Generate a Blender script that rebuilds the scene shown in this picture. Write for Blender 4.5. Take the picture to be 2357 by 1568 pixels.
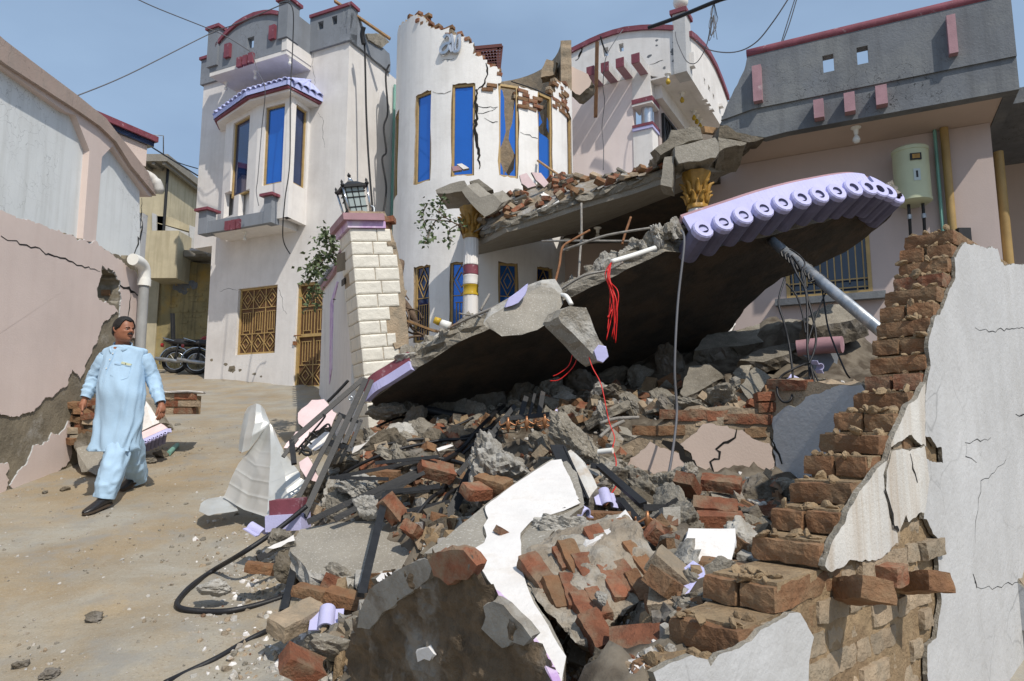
import bpy, bmesh, math, random
import numpy as np
from mathutils import Vector, Matrix, noise
for _o in list(bpy.data.objects):
    bpy.data.objects.remove(_o)
SC = bpy.context.scene
COL = SC.collection
R = math.radians
rnd = random.Random(7)
# -- camera
CAMZ = 1.94
PITCH = R(7.5)
FPX, CXP, CYP = 1571.0, 1178.5, 784.0          # 24 mm lens, in a 2357 x 1568 picture
cam_d = bpy.data.cameras.new('camera')
cam_d.sensor_width = 36.0
cam_d.lens = FPX / 2357.0 * 36.0
cam_d.clip_start = 0.05
cam_d.clip_end = 3000
cam_o = bpy.data.objects.new('camera', cam_d)
cam_o.location = (0, 0, CAMZ)
cam_o.rotation_euler = (R(90) + PITCH, 0, 0)
COL.objects.link(cam_o)
SC.camera = cam_o
# -- light
SUN_EL, SUN_AZ = R(50), R(58)                  # azimuth measured from +X towards -Y
SUN = Vector((math.cos(SUN_EL) * math.cos(SUN_AZ), -math.cos(SUN_EL) * math.sin(SUN_AZ), math.sin(SUN_EL)))
sun_d = bpy.data.lights.new('sun', 'SUN')
sun_d.energy = 4.6
sun_d.angle = R(0.6)
sun_d.color = (1.0, 0.93, 0.83)
sun_o = bpy.data.objects.new('sun', sun_d)
sun_o.rotation_euler = SUN.to_track_quat('Z', 'Y').to_euler()
sun_o.location = (20, -20, 30)
COL.objects.link(sun_o)
world = bpy.data.worlds.new('World')
SC.world = world
world.use_nodes = True
wn, wl = world.node_tree.nodes, world.node_tree.links
wn.clear()
w_out = wn.new('ShaderNodeOutputWorld')
w_bg = wn.new('ShaderNodeBackground')
w_sky = wn.new('ShaderNodeTexSky')
w_sky.sky_type = 'NISHITA'
w_sky.sun_disc = False
w_sky.sun_elevation = SUN_EL
w_sky.sun_rotation = math.atan2(SUN.x, SUN.y)
w_sky.altitude = 300
w_sky.air_density = 1.0
w_sky.dust_density = 2.2
w_sky.ozone_density = 1.6
w_bg.inputs['Strength'].default_value = 0.15
w_tc = wn.new('ShaderNodeTexCoord')
w_map = wn.new('ShaderNodeMapping')
w_map.inputs['Scale'].default_value = (1.0, 1.0, 2.4)
w_noi = wn.new('ShaderNodeTexNoise')
w_noi.inputs['Scale'].default_value = 1.9
w_noi.inputs['Detail'].default_value = 5
w_noi.inputs['Roughness'].default_value = 0.5
w_rmp = wn.new('ShaderNodeMapRange')
w_rmp.inputs['From Min'].default_value = 0.36
w_rmp.inputs['From Max'].default_value = 0.70
w_rmp.inputs['To Min'].default_value = 0.52
w_rmp.inputs['To Max'].default_value = 0.92
w_mix = wn.new('ShaderNodeMix')
w_mix.data_type = 'RGBA'
w_mix.inputs[7].default_value = (3.2, 4.5, 6.3, 1)
wl.new(w_tc.outputs['Generated'], w_map.inputs['Vector'])
wl.new(w_map.outputs['Vector'], w_noi.inputs['Vector'])
wl.new(w_noi.outputs['Fac'], w_rmp.inputs['Value'])
wl.new(w_rmp.outputs['Result'], w_mix.inputs[0])
wl.new(w_sky.outputs['Color'], w_mix.inputs[6])
wl.new(w_mix.outputs[2], w_bg.inputs['Color'])
wl.new(w_bg.outputs['Background'], w_out.inputs['Surface'])
SC.view_settings.view_transform = 'Standard'
SC.view_settings.look = 'None'
SC.view_settings.gamma = 1.0
SC.view_settings.use_curve_mapping = False
SC.view_settings.exposure = -0.32
SC.cycles.max_bounces = 6
SC.cycles.diffuse_bounces = 3
SC.cycles.glossy_bounces = 3
SC.cycles.transparent_max_bounces = 6
# -- survey helpers: sight lines onto planes of known place
CAMP = Vector((0, 0, CAMZ))
_FW = Vector((0, math.cos(PITCH), math.sin(PITCH)))
_UP = Vector((0, -math.sin(PITCH), math.cos(PITCH)))
_RT = Vector((1, 0, 0))
def ray(x, y):
    return _RT * ((x - CXP) / FPX) + _UP * ((CYP - y) / FPX) + _FW
def P(x, y, Y):
    r = ray(x, y)
    return CAMP + r * (Y / r.y)
def onplane(x, y, p0, n):
    r = ray(x, y)
    return CAMP + r * ((p0 - CAMP).dot(n) / r.dot(n))
def K(ox, oy):
    return lambda x, y: ((ox + x / 1.568) * .57544, (oy + y / 1.568) * .57544)
class Frame:
    def __init__(s, o, ang=None, t=None, n=None):
        s.o = Vector(o)
        if ang is not None:
            a = R(ang)
            t = (math.cos(a), -math.sin(a), 0)
            n = (-math.sin(a), -math.cos(a), 0)
        s.t, s.n = Vector(t), Vector(n)
    def w(s, u, v, z):
        return s.o + s.t * u + s.n * v + Vector((0, 0, z))
    def uz(s, x, y, v=0.0):
        p = onplane(x, y, s.o + s.n * v, s.n)
        return (p - s.o).dot(s.t), p.z - s.o.z
    def at(s, x, y, v=0.0, dv=0.0):
        u, z = s.uz(x, y, v)
        return s.w(u, v + dv, z)
# -- materials
MAT = {}
def rgb(r, g, b):
    f = lambda c: (c / 255 / 12.92) if c / 255 <= .04045 else ((c / 255 + .055) / 1.055) ** 2.4
    return (f(r), f(g), f(b))
def mat(name, col, rough=.85, var=.12, scale=3.0, bump=.15, bscale=60.0, streak=0.0, streakcol=None, rand=0.0, metal=0.0,
        spec=.4, col2=None, mixscale=1.2, mixlo=.45, mixhi=.6, crack=0.0, crackscale=5.0, local=False, speck=0.0, speckcol=(.7, .68, .64),
        med=0.0, coat=0.0, hue=0.0, z2=None):
    m = bpy.data.materials.new(name)
    m.use_nodes = True
    nt = m.node_tree
    n, l = nt.nodes, nt.links
    b = n['Principled BSDF']
    b.inputs['Roughness'].default_value = rough
    b.inputs['Metallic'].default_value = metal
    b.inputs['Specular IOR Level'].default_value = spec
    if coat: b.inputs['Coat Weight'].default_value = coat
    if local:
        tc = n.new('ShaderNodeTexCoord').outputs['Object']
    else:
        tc = n.new('ShaderNodeNewGeometry').outputs['Position']
    def noi(sc, det=4, ro=.55, vec=None, mp=None):
        v = vec or tc
        if mp:
            q = n.new('ShaderNodeMapping')
            q.inputs['Scale'].default_value = mp
            l.new(v, q.inputs['Vector'])
            v = q.outputs['Vector']
        t = n.new('ShaderNodeTexNoise')
        t.inputs['Scale'].default_value = sc
        t.inputs['Detail'].default_value = det
        t.inputs['Roughness'].default_value = ro
        l.new(v, t.inputs['Vector'])
        return t.outputs['Fac']
    def mrange(x, a, c, lo=0., hi=1.):
        q = n.new('ShaderNodeMapRange')
        q.inputs['From Min'].default_value = a
        q.inputs['From Max'].default_value = c
        q.inputs['To Min'].default_value = lo
        q.inputs['To Max'].default_value = hi
        l.new(x, q.inputs['Value'])
        return q.outputs['Result']
    def mix(fac, a, c, mode='MIX'):
        q = n.new('ShaderNodeMix')
        q.data_type = 'RGBA'
        q.blend_type = mode
        for i, s in ((0, fac), (6, a), (7, c)):
            if isinstance(s, (int, float)): q.inputs[i].default_value = s
            elif isinstance(s, tuple): q.inputs[i].default_value = (*s, 1)
            else: l.new(s, q.inputs[i])
        return q.outputs[2]
    lo = tuple(max(0, c * (1 - var)) for c in col)
    hi = tuple(min(1, c * (1 + var)) for c in col)
    c = mix(mrange(noi(scale, 6, .62), .3, .7), lo, hi)
    if col2:
        c = mix(mrange(noi(mixscale, 7, .65), mixlo, mixhi), c, col2)
    if streak:
        sc_ = streakcol or tuple(x * .45 for x in col)
        sfac = mrange(noi(2.2, 6, .6, mp=(4, 4, .28)), .47, .75, 0, streak)
        c = mix(sfac, c, sc_)
        sf2 = mrange(noi(5.0, 6, .7), .55, .8, 0, streak * .7)
        c = mix(sf2, c, sc_)
    if speck:
        sp = mrange(noi(90, 2, .5), .60, .68, 0, speck)
        c = mix(sp, c, speckcol)
    if crack:
        vo = n.new('ShaderNodeTexVoronoi')
        vo.feature = 'DISTANCE_TO_EDGE'
        vo.inputs['Scale'].default_value = crackscale
        wv = n.new('ShaderNodeVectorMath')
        wv.operation = 'ADD'
        nz = n.new('ShaderNodeTexNoise')
        nz.inputs['Scale'].default_value = crackscale * 1.3
        l.new(tc, nz.inputs['Vector'])
        sv = n.new('ShaderNodeVectorMath')
        sv.operation = 'SCALE'
        sv.inputs['Scale'].default_value = .25
        l.new(nz.outputs['Color'], sv.inputs[0])
        l.new(tc, wv.inputs[0])
        l.new(sv.outputs[0], wv.inputs[1])
        l.new(wv.outputs[0], vo.inputs['Vector'])
        e = mrange(vo.outputs['Distance'], 0.004, 0.018, 1, 0)
        msk = mrange(noi(.9, 3), .5, .62, 0, crack)
        mm = n.new('ShaderNodeMath')
        mm.operation = 'MULTIPLY'
        l.new(e, mm.inputs[0])
        l.new(msk, mm.inputs[1])
        c = mix(mm.outputs[0], c, tuple(x * .25 for x in col))
    if rand or hue:
        oi = n.new('ShaderNodeObjectInfo')
        hs = n.new('ShaderNodeHueSaturation')
        l.new(mrange(oi.outputs['Random'], 0, 1, 1 - rand, 1 + rand), hs.inputs['Value'])
        if hue:
            mu = n.new('ShaderNodeMath')
            mu.operation = 'MULTIPLY'
            mu.inputs[1].default_value = 7.31
            l.new(oi.outputs['Random'], mu.inputs[0])
            fr = n.new('ShaderNodeMath')
            fr.operation = 'FRACT'
            l.new(mu.outputs[0], fr.inputs[0])
            l.new(mrange(fr.outputs[0], 0, 1, .5 - hue, .5 + hue), hs.inputs['Hue'])
            l.new(mrange(fr.outputs[0], 0, 1, .7, 1.15), hs.inputs['Saturation'])
        l.new(c, hs.inputs['Color'])
        c = hs.outputs['Color']
    l.new(c, b.inputs['Base Color'])
    if bump:
        bp = n.new('ShaderNodeBump')
        bp.inputs['Strength'].default_value = min(1, bump * 2)
        bp.inputs['Distance'].default_value = .012
        l.new(noi(bscale, 5, .65), bp.inputs['Height'])
        last = bp
        if med:
            b2 = n.new('ShaderNodeBump')
            b2.inputs['Strength'].default_value = min(1, med)
            b2.inputs['Distance'].default_value = .05
            l.new(noi(bscale * .22, 5, .6), b2.inputs['Height'])
            l.new(b2.outputs['Normal'], bp.inputs['Normal'])
        l.new(last.outputs['Normal'], b.inputs['Normal'])
    MAT[name] = m
    return m
mat('white', (.73, .705, .68), var=.07, scale=1.4, streak=.24, streakcol=(.48, .455, .43), bump=.1, bscale=45, col2=(.60, .57, .54), mixscale=1.1, mixlo=.48, mixhi=.78, med=.06)
mat('white_tower', (.83, .815, .79), var=.04, scale=1.2, streak=.22, streakcol=(.50, .48, .45), bump=.10, bscale=45, col2=(.68, .66, .63), mixscale=1.3, mixlo=.48, mixhi=.78, med=.08)
mat('white_clean', (.76, .735, .71), var=.06, scale=5, streak=.2, streakcol=(.52, .46, .40), bump=.1)
mat('white_old', (.50, .505, .51), var=.10, scale=1.6, streak=.36, streakcol=(.40, .395, .38), bump=.22, bscale=34, crack=.35, crackscale=2.6, med=.12, col2=(.43, .43, .425), mixscale=2.2, mixlo=.52, mixhi=.75)
mat('white_stain', (.60, .585, .55), var=.1, scale=4, streak=.85, streakcol=(.36, .26, .16), bump=.2, bscale=90)
mat('panel_white', (.73, .755, .755), var=.06, scale=1.5, streak=.45, streakcol=(.47, .475, .45), bump=.08, crack=.5, crackscale=6)
mat('pink', (.66, .55, .50), var=.07, scale=1.3, streak=.22, streakcol=(.55, .43, .38), bump=.09)
mat('pink_coping', (.40, .31, .265), var=.12, scale=2.5, streak=.7, streakcol=(.30, .265, .23), bump=.15, crack=.6, crackscale=5)
mat('pinkwall_light', (.82, .72, .69), var=.05, scale=1.5, streak=.15, streakcol=(.7, .56, .52), bump=.08)
mat('pinkwall', (.50, .415, .385), var=.05, scale=1.5, streak=.2, streakcol=(.60, .47, .42), bump=.08)
mat('pink_dull', (.56, .45, .385), var=.06, scale=1.4, streak=.16, streakcol=(.5, .41, .36), bump=.1)
mat('cement', (.21, .18, .13), var=.3, scale=3.2, bump=.35, bscale=35, col2=(.37, .35, .31), mixscale=2.2, mixlo=.55, mixhi=.68, med=.3)
mat('grey_paint', (.215, .235, .265), var=.14, scale=1.6, streak=.4, streakcol=(.17, .18, .19), bump=.12, bscale=40, crack=.5, crackscale=5)
mat('grey_weather', (.155, .167, .183), var=.22, scale=1.3, streak=.5, streakcol=(.085, .09, .10), bump=.25, bscale=30, crack=1.0, crackscale=6.5, col2=(.20, .21, .215), mixscale=1.0)
mat('maroon', (.20, .055, .075), var=.25, scale=6, rough=.6, bump=.1, col2=(.45, .33, .36), mixscale=9, mixlo=.60, mixhi=.72)
mat('rose', (.37, .215, .24), var=.15, scale=5, rough=.65, bump=.1, col2=(.60, .50, .50), mixscale=7, mixlo=.60, mixhi=.74)
mat('lavender', (.50, .49, .77), var=.07, scale=5, rough=.65, bump=.1, streak=.25, streakcol=(.36, .35, .52))
mat('lavender_roof', (.46, .50, .80), var=.1, scale=5, rough=.6, bump=.08, streak=.25, streakcol=(.30, .34, .55))
mat('lavender_shade', (.17, .165, .26), var=.2, scale=7, rough=.75, bump=.15, streak=.4, streakcol=(.15, .145, .2))  # shade under the canopy rim put into a darker lavender
mat('mauve', (.55, .36, .62), var=.15, scale=6, rough=.7, bump=.1, col2=(.7, .58, .72), mixscale=6)
mat('blue_glass', (.02, .16, .58), rough=.05, var=.06, scale=2, bump=.02, bscale=3, spec=.7, coat=.6, metal=.55)
mat('dark_refl_glass', (.012, .035, .12), rough=.06, var=.3, scale=2, bump=.02, bscale=3, spec=.7, coat=.5, metal=.3)  # same blue glass with dark reflections put into its colour
mat('dark_glass', (.012, .022, .05), rough=.08, var=.1, bump=0, spec=.8)
mat('gold', (.42, .285, .11), rough=.5, var=.16, scale=9, bump=.08, spec=.5)
mat('gold_paint', (.36, .20, .04), rough=.45, var=.3, scale=14, bump=.15)
mat('dark', (.012, .011, .010), rough=.95, bump=0, var=.2)
mat('brick', (.225, .085, .044), var=.3, scale=12, bump=.5, bscale=55, rand=.2, col2=(.24, .165, .105), mixscale=9, mixlo=.44, mixhi=.64, med=.35)
mat('brick_dusty', (.215, .108, .052), var=.28, scale=9, bump=.55, bscale=50, rand=.14, col2=(.23, .155, .088), mixscale=6, mixlo=.42, mixhi=.66, med=.4)
mat('brick_mortared', (.37, .285, .195), var=.22, scale=7, bump=.5, bscale=45, rand=.14, col2=(.27, .225, .165), mixscale=5, mixlo=.45, mixhi=.65, med=.4)
mat('lump_mortar', (.27, .225, .17), var=.3, scale=9, bump=.8, bscale=36, med=.7, col2=(.36, .33, .28), mixscale=6)
mat('mortar', (.30, .215, .125), var=.25, scale=8, bump=.7, bscale=40, med=.6, col2=(.22, .15, .085), mixscale=6)
mat('concrete', (.235, .212, .172), var=.24, scale=7, bump=.8, bscale=38, rand=.15, med=.7, speck=.6, speckcol=(.42, .40, .36), col2=(.15, .13, .098), mixscale=4, mixlo=.5, mixhi=.7)
mat('concrete_pale', (.40, .385, .35), var=.2, scale=9, bump=.8, bscale=34, rand=.1, med=.7, speck=.5, speckcol=(.52, .51, .48), col2=(.24, .215, .175), mixscale=4)
mat('concrete_smooth', (.27, .248, .208), var=.15, scale=4, bump=.4, bscale=30, med=.2, rand=.08, speck=.35)
mat('concrete_dirty', (.12, .10, .072), var=.4, scale=6, bump=.9, bscale=26, med=.9, col2=(.22, .20, .175), mixscale=3.5, mixlo=.5, mixhi=.68)
mat('soffit', (.05, .042, .033), var=.35, scale=4, bump=.6, bscale=32, med=.5, col2=(.085, .062, .042), mixscale=3)  # shade under the slabs put into this dark underside colour
mat('soil', (.27, .215, .15), var=.3, scale=6, bump=.8, bscale=40, med=.6, col2=(.35, .33, .30), mixscale=3)
mat('soil_dark', (.115, .082, .05), var=.45, scale=9, bump=.9, bscale=24, med=1.0, col2=(.19, .145, .095), mixscale=7, mixlo=.48, mixhi=.66)
mat('gravel', (.44, .42, .385), var=.3, scale=30, bump=.3, bscale=60, col2=(.33, .25, .17), mixscale=14, mixlo=.48, mixhi=.62)
mat('plaster_bit', (.72, .695, .67), var=.08, scale=8, bump=.2, rand=.12, col2=(.52, .47, .41), mixscale=11, mixlo=.55, mixhi=.8)
mat('plaster_dusty', (.74, .715, .685), var=.07, scale=6, bump=.18, bscale=50, col2=(.56, .50, .43), mixscale=6, mixlo=.56, mixhi=.82, streak=.15, streakcol=(.5, .42, .36))
mat('pink_bit', (.80, .62, .62), var=.08, scale=8, bump=.15, rand=.1)
mat('lav_bit', (.55, .54, .80), var=.08, scale=8, bump=.15, rand=.15)
mat('steel_black', (.018, .0185, .02), rough=.5, var=.3, scale=14, bump=.08, spec=.35, col2=(.07, .055, .045), mixscale=14, mixlo=.62, mixhi=.75)
mat('rebar', (.30, .28, .25), rough=.7, var=.3, scale=18, bump=.4, bscale=120, col2=(.22, .11, .05), mixscale=5, mixlo=.56, mixhi=.7)
mat('rust', (.24, .11, .05), rough=.85, var=.4, scale=14, bump=.3)
mat('sheet_metal', (.56, .565, .54), rough=.36, var=.05, scale=3, metal=.35, bump=.02, streak=.4, streakcol=(.40, .39, .33))
mat('galv', (.33, .36, .39), rough=.42, var=.25, scale=8, metal=.6, bump=.08, col2=(.5, .5, .5), mixscale=9)
mat('pvc_white', (.80, .79, .74), rough=.35, var=.05, bump=.02)
mat('pvc_grey', (.33, .335, .33), rough=.5, var=.14, scale=4, bump=.04, streak=.4, streakcol=(.48, .45, .40))
mat('pvc_yellow', (.36, .24, .09), rough=.5, var=.2, bump=.05)
mat('pvc_green', (.18, .38, .32), rough=.5, var=.15, bump=.03)
mat('wire_black', (.014, .014, .016), rough=.5, bump=.1, var=.2)
mat('wire_grey', (.12, .12, .13), rough=.6, bump=0)
mat('wire_red', (.62, .015, .012), rough=.4, bump=0)
mat('wood', (.33, .20, .095), rough=.75, var=.3, scale=14, bump=.25)
mat('wood_dark', (.13, .065, .03), rough=.75, var=.3, scale=14, bump=.25)
mat('bark', (.16, .11, .075), var=.4, scale=20, bump=.6)
mat('leaf', (.075, .13, .035), rough=.6, var=.35, scale=12, bump=0, hue=.02)
mat('tile_cream', (.70, .665, .58), rough=.45, var=.07, scale=9, bump=.75, bscale=13, rand=.05, spec=.5)
mat('yellow_wall', (.52, .46, .32), var=.16, scale=1.6, streak=.55, streakcol=(.30, .25, .15), bump=.12)
mat('old_wall', (.30, .245, .12), var=.32, scale=1.4, streak=.7, streakcol=(.07, .062, .05), bump=.3, bscale=14, col2=(.42, .27, .07), mixscale=.9, mixlo=.52, mixhi=.66)
mat('skin', (.30, .125, .07), rough=.5, var=.12, scale=14, bump=.05, local=True)
mat('lip', (.22, .075, .055), rough=.5, var=.1, bump=0)
mat('hair', (.012, .010, .009), rough=.6, var=.4, scale=40, bump=.3)
mat('cloth', (.40, .565, .73), rough=.85, var=.05, scale=4, bump=.10, bscale=60, spec=.2)
mat('leather', (.016, .015, .016), rough=.35, var=.3, bump=.1, spec=.5)
mat('sole', (.07, .05, .035), rough=.8, bump=.1)
mat('eye_white', (.5, .47, .44), rough=.3, bump=0)
mat('rubber', (.018, .018, .018), rough=.75, bump=.2)
mat('chrome', (.55, .55, .56), rough=.18, metal=1.0, bump=0, var=.05)
mat('red_paint', (.30, .015, .015), rough=.25, bump=0, coat=.6)
mat('geyser', (.50, .53, .36), rough=.4, var=.06, scale=4, bump=.03, streak=.15, streakcol=(.36, .30, .18))
mat('label', (.45, .52, .52), rough=.5, bump=0)
mat('bulb', (.75, .74, .70), rough=.2, bump=0)
mat('amber', (.50, .33, .03), rough=.15, bump=0)
mat('orange', (.7, .2, .02), rough=.25, bump=0)
mat('frosted', (.36, .42, .41), rough=.25, var=.1, bump=0, spec=.6)
mat('silver', (.55, .56, .58), rough=.3, metal=.9, bump=0, var=.1)
mat('crate', (.10, .022, .018), rough=.6, bump=.1)
# -- mesh helpers
class MB:
    def __init__(s):
        s.v, s.f, s.m = [], [], []
    def add(s, verts, faces, mi=0):
        b = len(s.v)
        s.v.extend(Vector(q) for q in verts)
        for q in faces:
            s.f.append(tuple(i + b for i in q))
            s.m.append(mi)
        return s
    def hexa(s, p, mi=0):
        return s.add(p, [(0, 3, 2, 1), (4, 5, 6, 7), (0, 1, 5, 4), (1, 2, 6, 5), (2, 3, 7, 6), (3, 0, 4, 7)], mi)
    def fbox(s, F, u0, u1, v0, v1, z0, z1, mi=0):
        w = F.w
        return s.hexa([w(u0, v0, z0), w(u1, v0, z0), w(u1, v1, z0), w(u0, v1, z0), w(u0, v0, z1), w(u1, v0, z1), w(u1, v1, z1), w(u0, v1, z1)], mi)
    def box(s, M, sx, sy, sz, mi=0):
        x, y, z = sx / 2, sy / 2, sz / 2
        q = [(-x, -y, -z), (x, -y, -z), (x, y, -z), (-x, y, -z), (-x, -y, z), (x, -y, z), (x, y, z), (-x, y, z)]
        return s.hexa([M @ Vector(c) for c in q], mi)
    def bar(s, a, b, w, h, up=(0, 0, 1), mi=0):
        a, b = Vector(a), Vector(b)
        d = (b - a).normalized()
        x = d.cross(Vector(up))
        if x.length < 1e-4: x = d.cross(Vector((1, 0, 0)))
        x.normalize()
        y = x.cross(d)
        x *= w / 2
        y *= h / 2
        return s.hexa([a - x - y, a + x - y, a + x + y, a - x + y, b - x - y, b + x - y, b + x + y, b - x + y], mi)
    def prism(s, pts, off, mi=0, side=None):
        pts = [Vector(p) for p in pts]
        off = Vector(off)
        n = len(pts)
        b = len(s.v)
        s.v.extend(pts)
        s.v.extend(p + off for p in pts)
        s.f.append(tuple(range(b, b + n)))
        s.m.append(mi)
        sd = mi if side is None else side
        s.f.append(tuple(range(b + 2 * n - 1, b + n - 1, -1)))
        s.m.append(sd)
        for i in range(n):
            j = (i + 1) % n
            s.f.append((b + j, b + i, b + n + i, b + n + j))
            s.m.append(sd)
        return s
    def slab(s, pts, off, jit=.01, seg=.06, layers=4, mi=0, side=None, seed=0, keep=()):
        rr = random.Random(seed)
        pts = [Vector(p) for p in pts]
        off = Vector(off)
        n = len(pts)
        cen = sum(pts, Vector()) / n
        nrm = Vector()
        for i in range(n):
            nrm += (pts[i] - cen).cross(pts[(i + 1) % n] - cen)
        nrm = nrm.normalized() if nrm.length else Vector((0, 0, 1))
        dense = []
        for i in range(n):
            a, b = pts[i], pts[(i + 1) % n]
            k = 1 if i in keep else max(1, int((b - a).length / seg))
            clean = i in keep or (i - 1) % n in keep
            for q in range(k):
                dense.append((a.lerp(b, q / k), clean and q == 0))
        m = len(dense)
        base = len(s.v)
        for L in range(layers):
            t = L / (layers - 1)
            for p, cl in dense:
                j = 0 if cl else jit * (1 if 0 < L < layers - 1 else .75)
                d = (p - cen)
                d = d.normalized() if d.length else d
                jv = Vector((rr.uniform(-1, 1), rr.uniform(-1, 1), rr.uniform(-1, 1))) * j * (.9 if 0 < L < layers - 1 else .6)
                if L in (0, layers - 1): jv -= nrm * jv.dot(nrm)
                q = p + off * t + jv
                if 0 < L < layers - 1 and not cl: q += d * jit * rr.uniform(-.6, 1.0)
                s.v.append(q)
        sd = mi if side is None else side
        s.f.append(tuple(range(base, base + m))); s.m.append(mi)
        s.f.append(tuple(range(base + layers * m - 1, base + (layers - 1) * m - 1, -1))); s.m.append(sd)
        for L in range(layers - 1):
            o = base + L * m
            for i in range(m):
                j = (i + 1) % m
                s.f.append((o + j, o + i, o + m + i, o + m + j))
                s.m.append(sd)
        return s
    def tube(s, pts, r, n=6, mi=0, cap=True):
        pts = [Vector(p) for p in pts]
        k = len(pts)
        rs = r if isinstance(r, (list, tuple)) else [r] * k
        b = len(s.v)
        up = None
        for i, p in enumerate(pts):
            d = (pts[min(i + 1, k - 1)] - pts[max(i - 1, 0)])
            d = d.normalized() if d.length > 1e-9 else Vector((0, 0, 1))
            if up is None:
                up = Vector((0, 0, 1)) if abs(d.z) < .9 else Vector((1, 0, 0))
            x = d.cross(up)
            if x.length < 1e-5: x = d.cross(Vector((.3, 1, .2)))
            x.normalize()
            up = x.cross(d).normalized()
            for j in range(n):
                a = 2 * math.pi * j / n
                s.v.append(p + (x * math.cos(a) + up * math.sin(a)) * rs[i])
        for i in range(k - 1):
            for j in range(n):
                q = (j + 1) % n
                s.f.append((b + i * n + j, b + i * n + q, b + (i + 1) * n + q, b + (i + 1) * n + j))
                s.m.append(mi)
        if cap:
            s.f.append(tuple(range(b + n - 1, b - 1, -1))); s.m.append(mi)
            s.f.append(tuple(range(b + (k - 1) * n, b + k * n))); s.m.append(mi)
        return s
    def lathe(s, prof, M=None, n=16, mi=0, flute=None):
        M = M or Matrix()
        b = len(s.v)
        for r, z in prof:
            for j in range(n):
                a = 2 * math.pi * j / n
                rr_ = r * (flute(a, z) if flute else 1)
                s.v.append(M @ Vector((rr_ * math.cos(a), rr_ * math.sin(a), z)))
        for i in range(len(prof) - 1):
            for j in range(n):
                q = (j + 1) % n
                s.f.append((b + i * n + j, b + i * n + q, b + (i + 1) * n + q, b + (i + 1) * n + j))
                s.m.append(mi)
        s.f.append(tuple(range(b + n - 1, b - 1, -1))); s.m.append(mi)
        e = b + (len(prof) - 1) * n
        s.f.append(tuple(range(e, e + n))); s.m.append(mi)
        return s
    def grid(s, us, zs, fill, wmap, v0, v1, mi=0, side=None, jit=0.0, seed=3):
        rr = random.Random(seed)
        nu, nz = len(us) - 1, len(zs) - 1
        Fl = [[fill((us[i] + us[i + 1]) / 2, (zs[j] + zs[j + 1]) / 2) for j in range(nz)] for i in range(nu)]
        idx = {}
        jj = {}
        sd = mi if side is None else side
        def g(i, j, k):
            key = (i, j, k)
            if key not in idx:
                if (i, j) not in jj:
                    cs = [Fl[a][b] for a in (i - 1, i) for b in (j - 1, j) if 0 <= a < nu and 0 <= b < nz]
                    edge = jit and (not all(cs)) and 0 < i < nu and 0 < j < nz
                    jj[(i, j)] = (rr.uniform(-1, 1) * jit, rr.uniform(-1, 1) * jit) if edge else (0, 0)
                du, dz = jj[(i, j)]
                if k and jit and (du or dz):
                    du += rr.uniform(-1, 1) * jit * .5; dz += rr.uniform(-1, 1) * jit * .5
                idx[key] = len(s.v)
                s.v.append(Vector(wmap(us[i] + du, v1 if k == 0 else v0, zs[j] + dz)))
            return idx[key]
        for i in range(nu):
            for j in range(nz):
                if not Fl[i][j]: continue
                s.f.append((g(i, j, 0), g(i + 1, j, 0), g(i + 1, j + 1, 0), g(i, j + 1, 0))); s.m.append(mi)
                s.f.append((g(i, j, 1), g(i, j + 1, 1), g(i + 1, j + 1, 1), g(i + 1, j, 1))); s.m.append(sd)
                if i == 0 or not Fl[i - 1][j]: s.f.append((g(i, j, 0), g(i, j + 1, 0), g(i, j + 1, 1), g(i, j, 1))); s.m.append(sd)
                if i == nu - 1 or not Fl[i + 1][j]: s.f.append((g(i + 1, j, 0), g(i + 1, j, 1), g(i + 1, j + 1, 1), g(i + 1, j + 1, 0))); s.m.append(sd)
                if j == 0 or not Fl[i][j - 1]: s.f.append((g(i, j, 0), g(i, j, 1), g(i + 1, j, 1), g(i + 1, j, 0))); s.m.append(sd)
                if j == nz - 1 or not Fl[i][j + 1]: s.f.append((g(i, j + 1, 0), g(i + 1, j + 1, 0), g(i + 1, j + 1, 1), g(i, j + 1, 1))); s.m.append(sd)
        return s
    def build(s, name, mats, parent=None, smooth=False, fixn=True):
        return make(name, s, mats, parent, smooth, fixn)
ORG = {}
def make(name, mb, mats, parent=None, smooth=False, fixn=True):
    me = bpy.data.meshes.new(name)
    vs = mb.v
    if parent is not None:
        org = ORG[parent.name]
        loc = Vector((0, 0, 0))
        sub = org
    else:
        xs = [q.x for q in vs]; ys = [q.y for q in vs]; zs = [q.z for q in vs]
        sub = Vector(((min(xs) + max(xs)) / 2, (min(ys) + max(ys)) / 2, min(zs)))
        loc = sub
    me.from_pydata([tuple(q - sub) for q in vs], [], mb.f)
    if isinstance(mats, str): mats = [mats]
    for q in mats: me.materials.append(MAT[q])
    if len(mats) > 1: me.polygons.foreach_set('material_index', mb.m)
    if fixn:
        bm = bmesh.new(); bm.from_mesh(me)
        bmesh.ops.recalc_face_normals(bm, faces=bm.faces)
        bm.to_mesh(me); bm.free()
    if smooth:
        me.polygons.foreach_set('use_smooth', [True] * len(me.polygons))
        if isinstance(smooth, (int, float)) and smooth is not True:
            me.set_sharp_from_angle(angle=R(smooth))
    me.update()
    o = bpy.data.objects.new(name, me)
    COL.objects.link(o)
    o.location = loc
    if parent is not None: o.parent = parent
    ORG[o.name] = sub.copy()
    return o
def inst(name, mesh, M, parent=None):
    o = bpy.data.objects.new(name, mesh)
    COL.objects.link(o)
    if parent is not None:
        o.parent = parent
        M = Matrix.Translation(-ORG[parent.name]) @ M
    o.matrix_local = M
    return o
def thing(name, loc, label, cat, group=None):
    o = bpy.data.objects.new(name, None)
    o.empty_display_size = .1
    COL.objects.link(o)
    o.location = loc
    ORG[o.name] = Vector(loc)
    return tag(o, label, cat, group)
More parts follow.
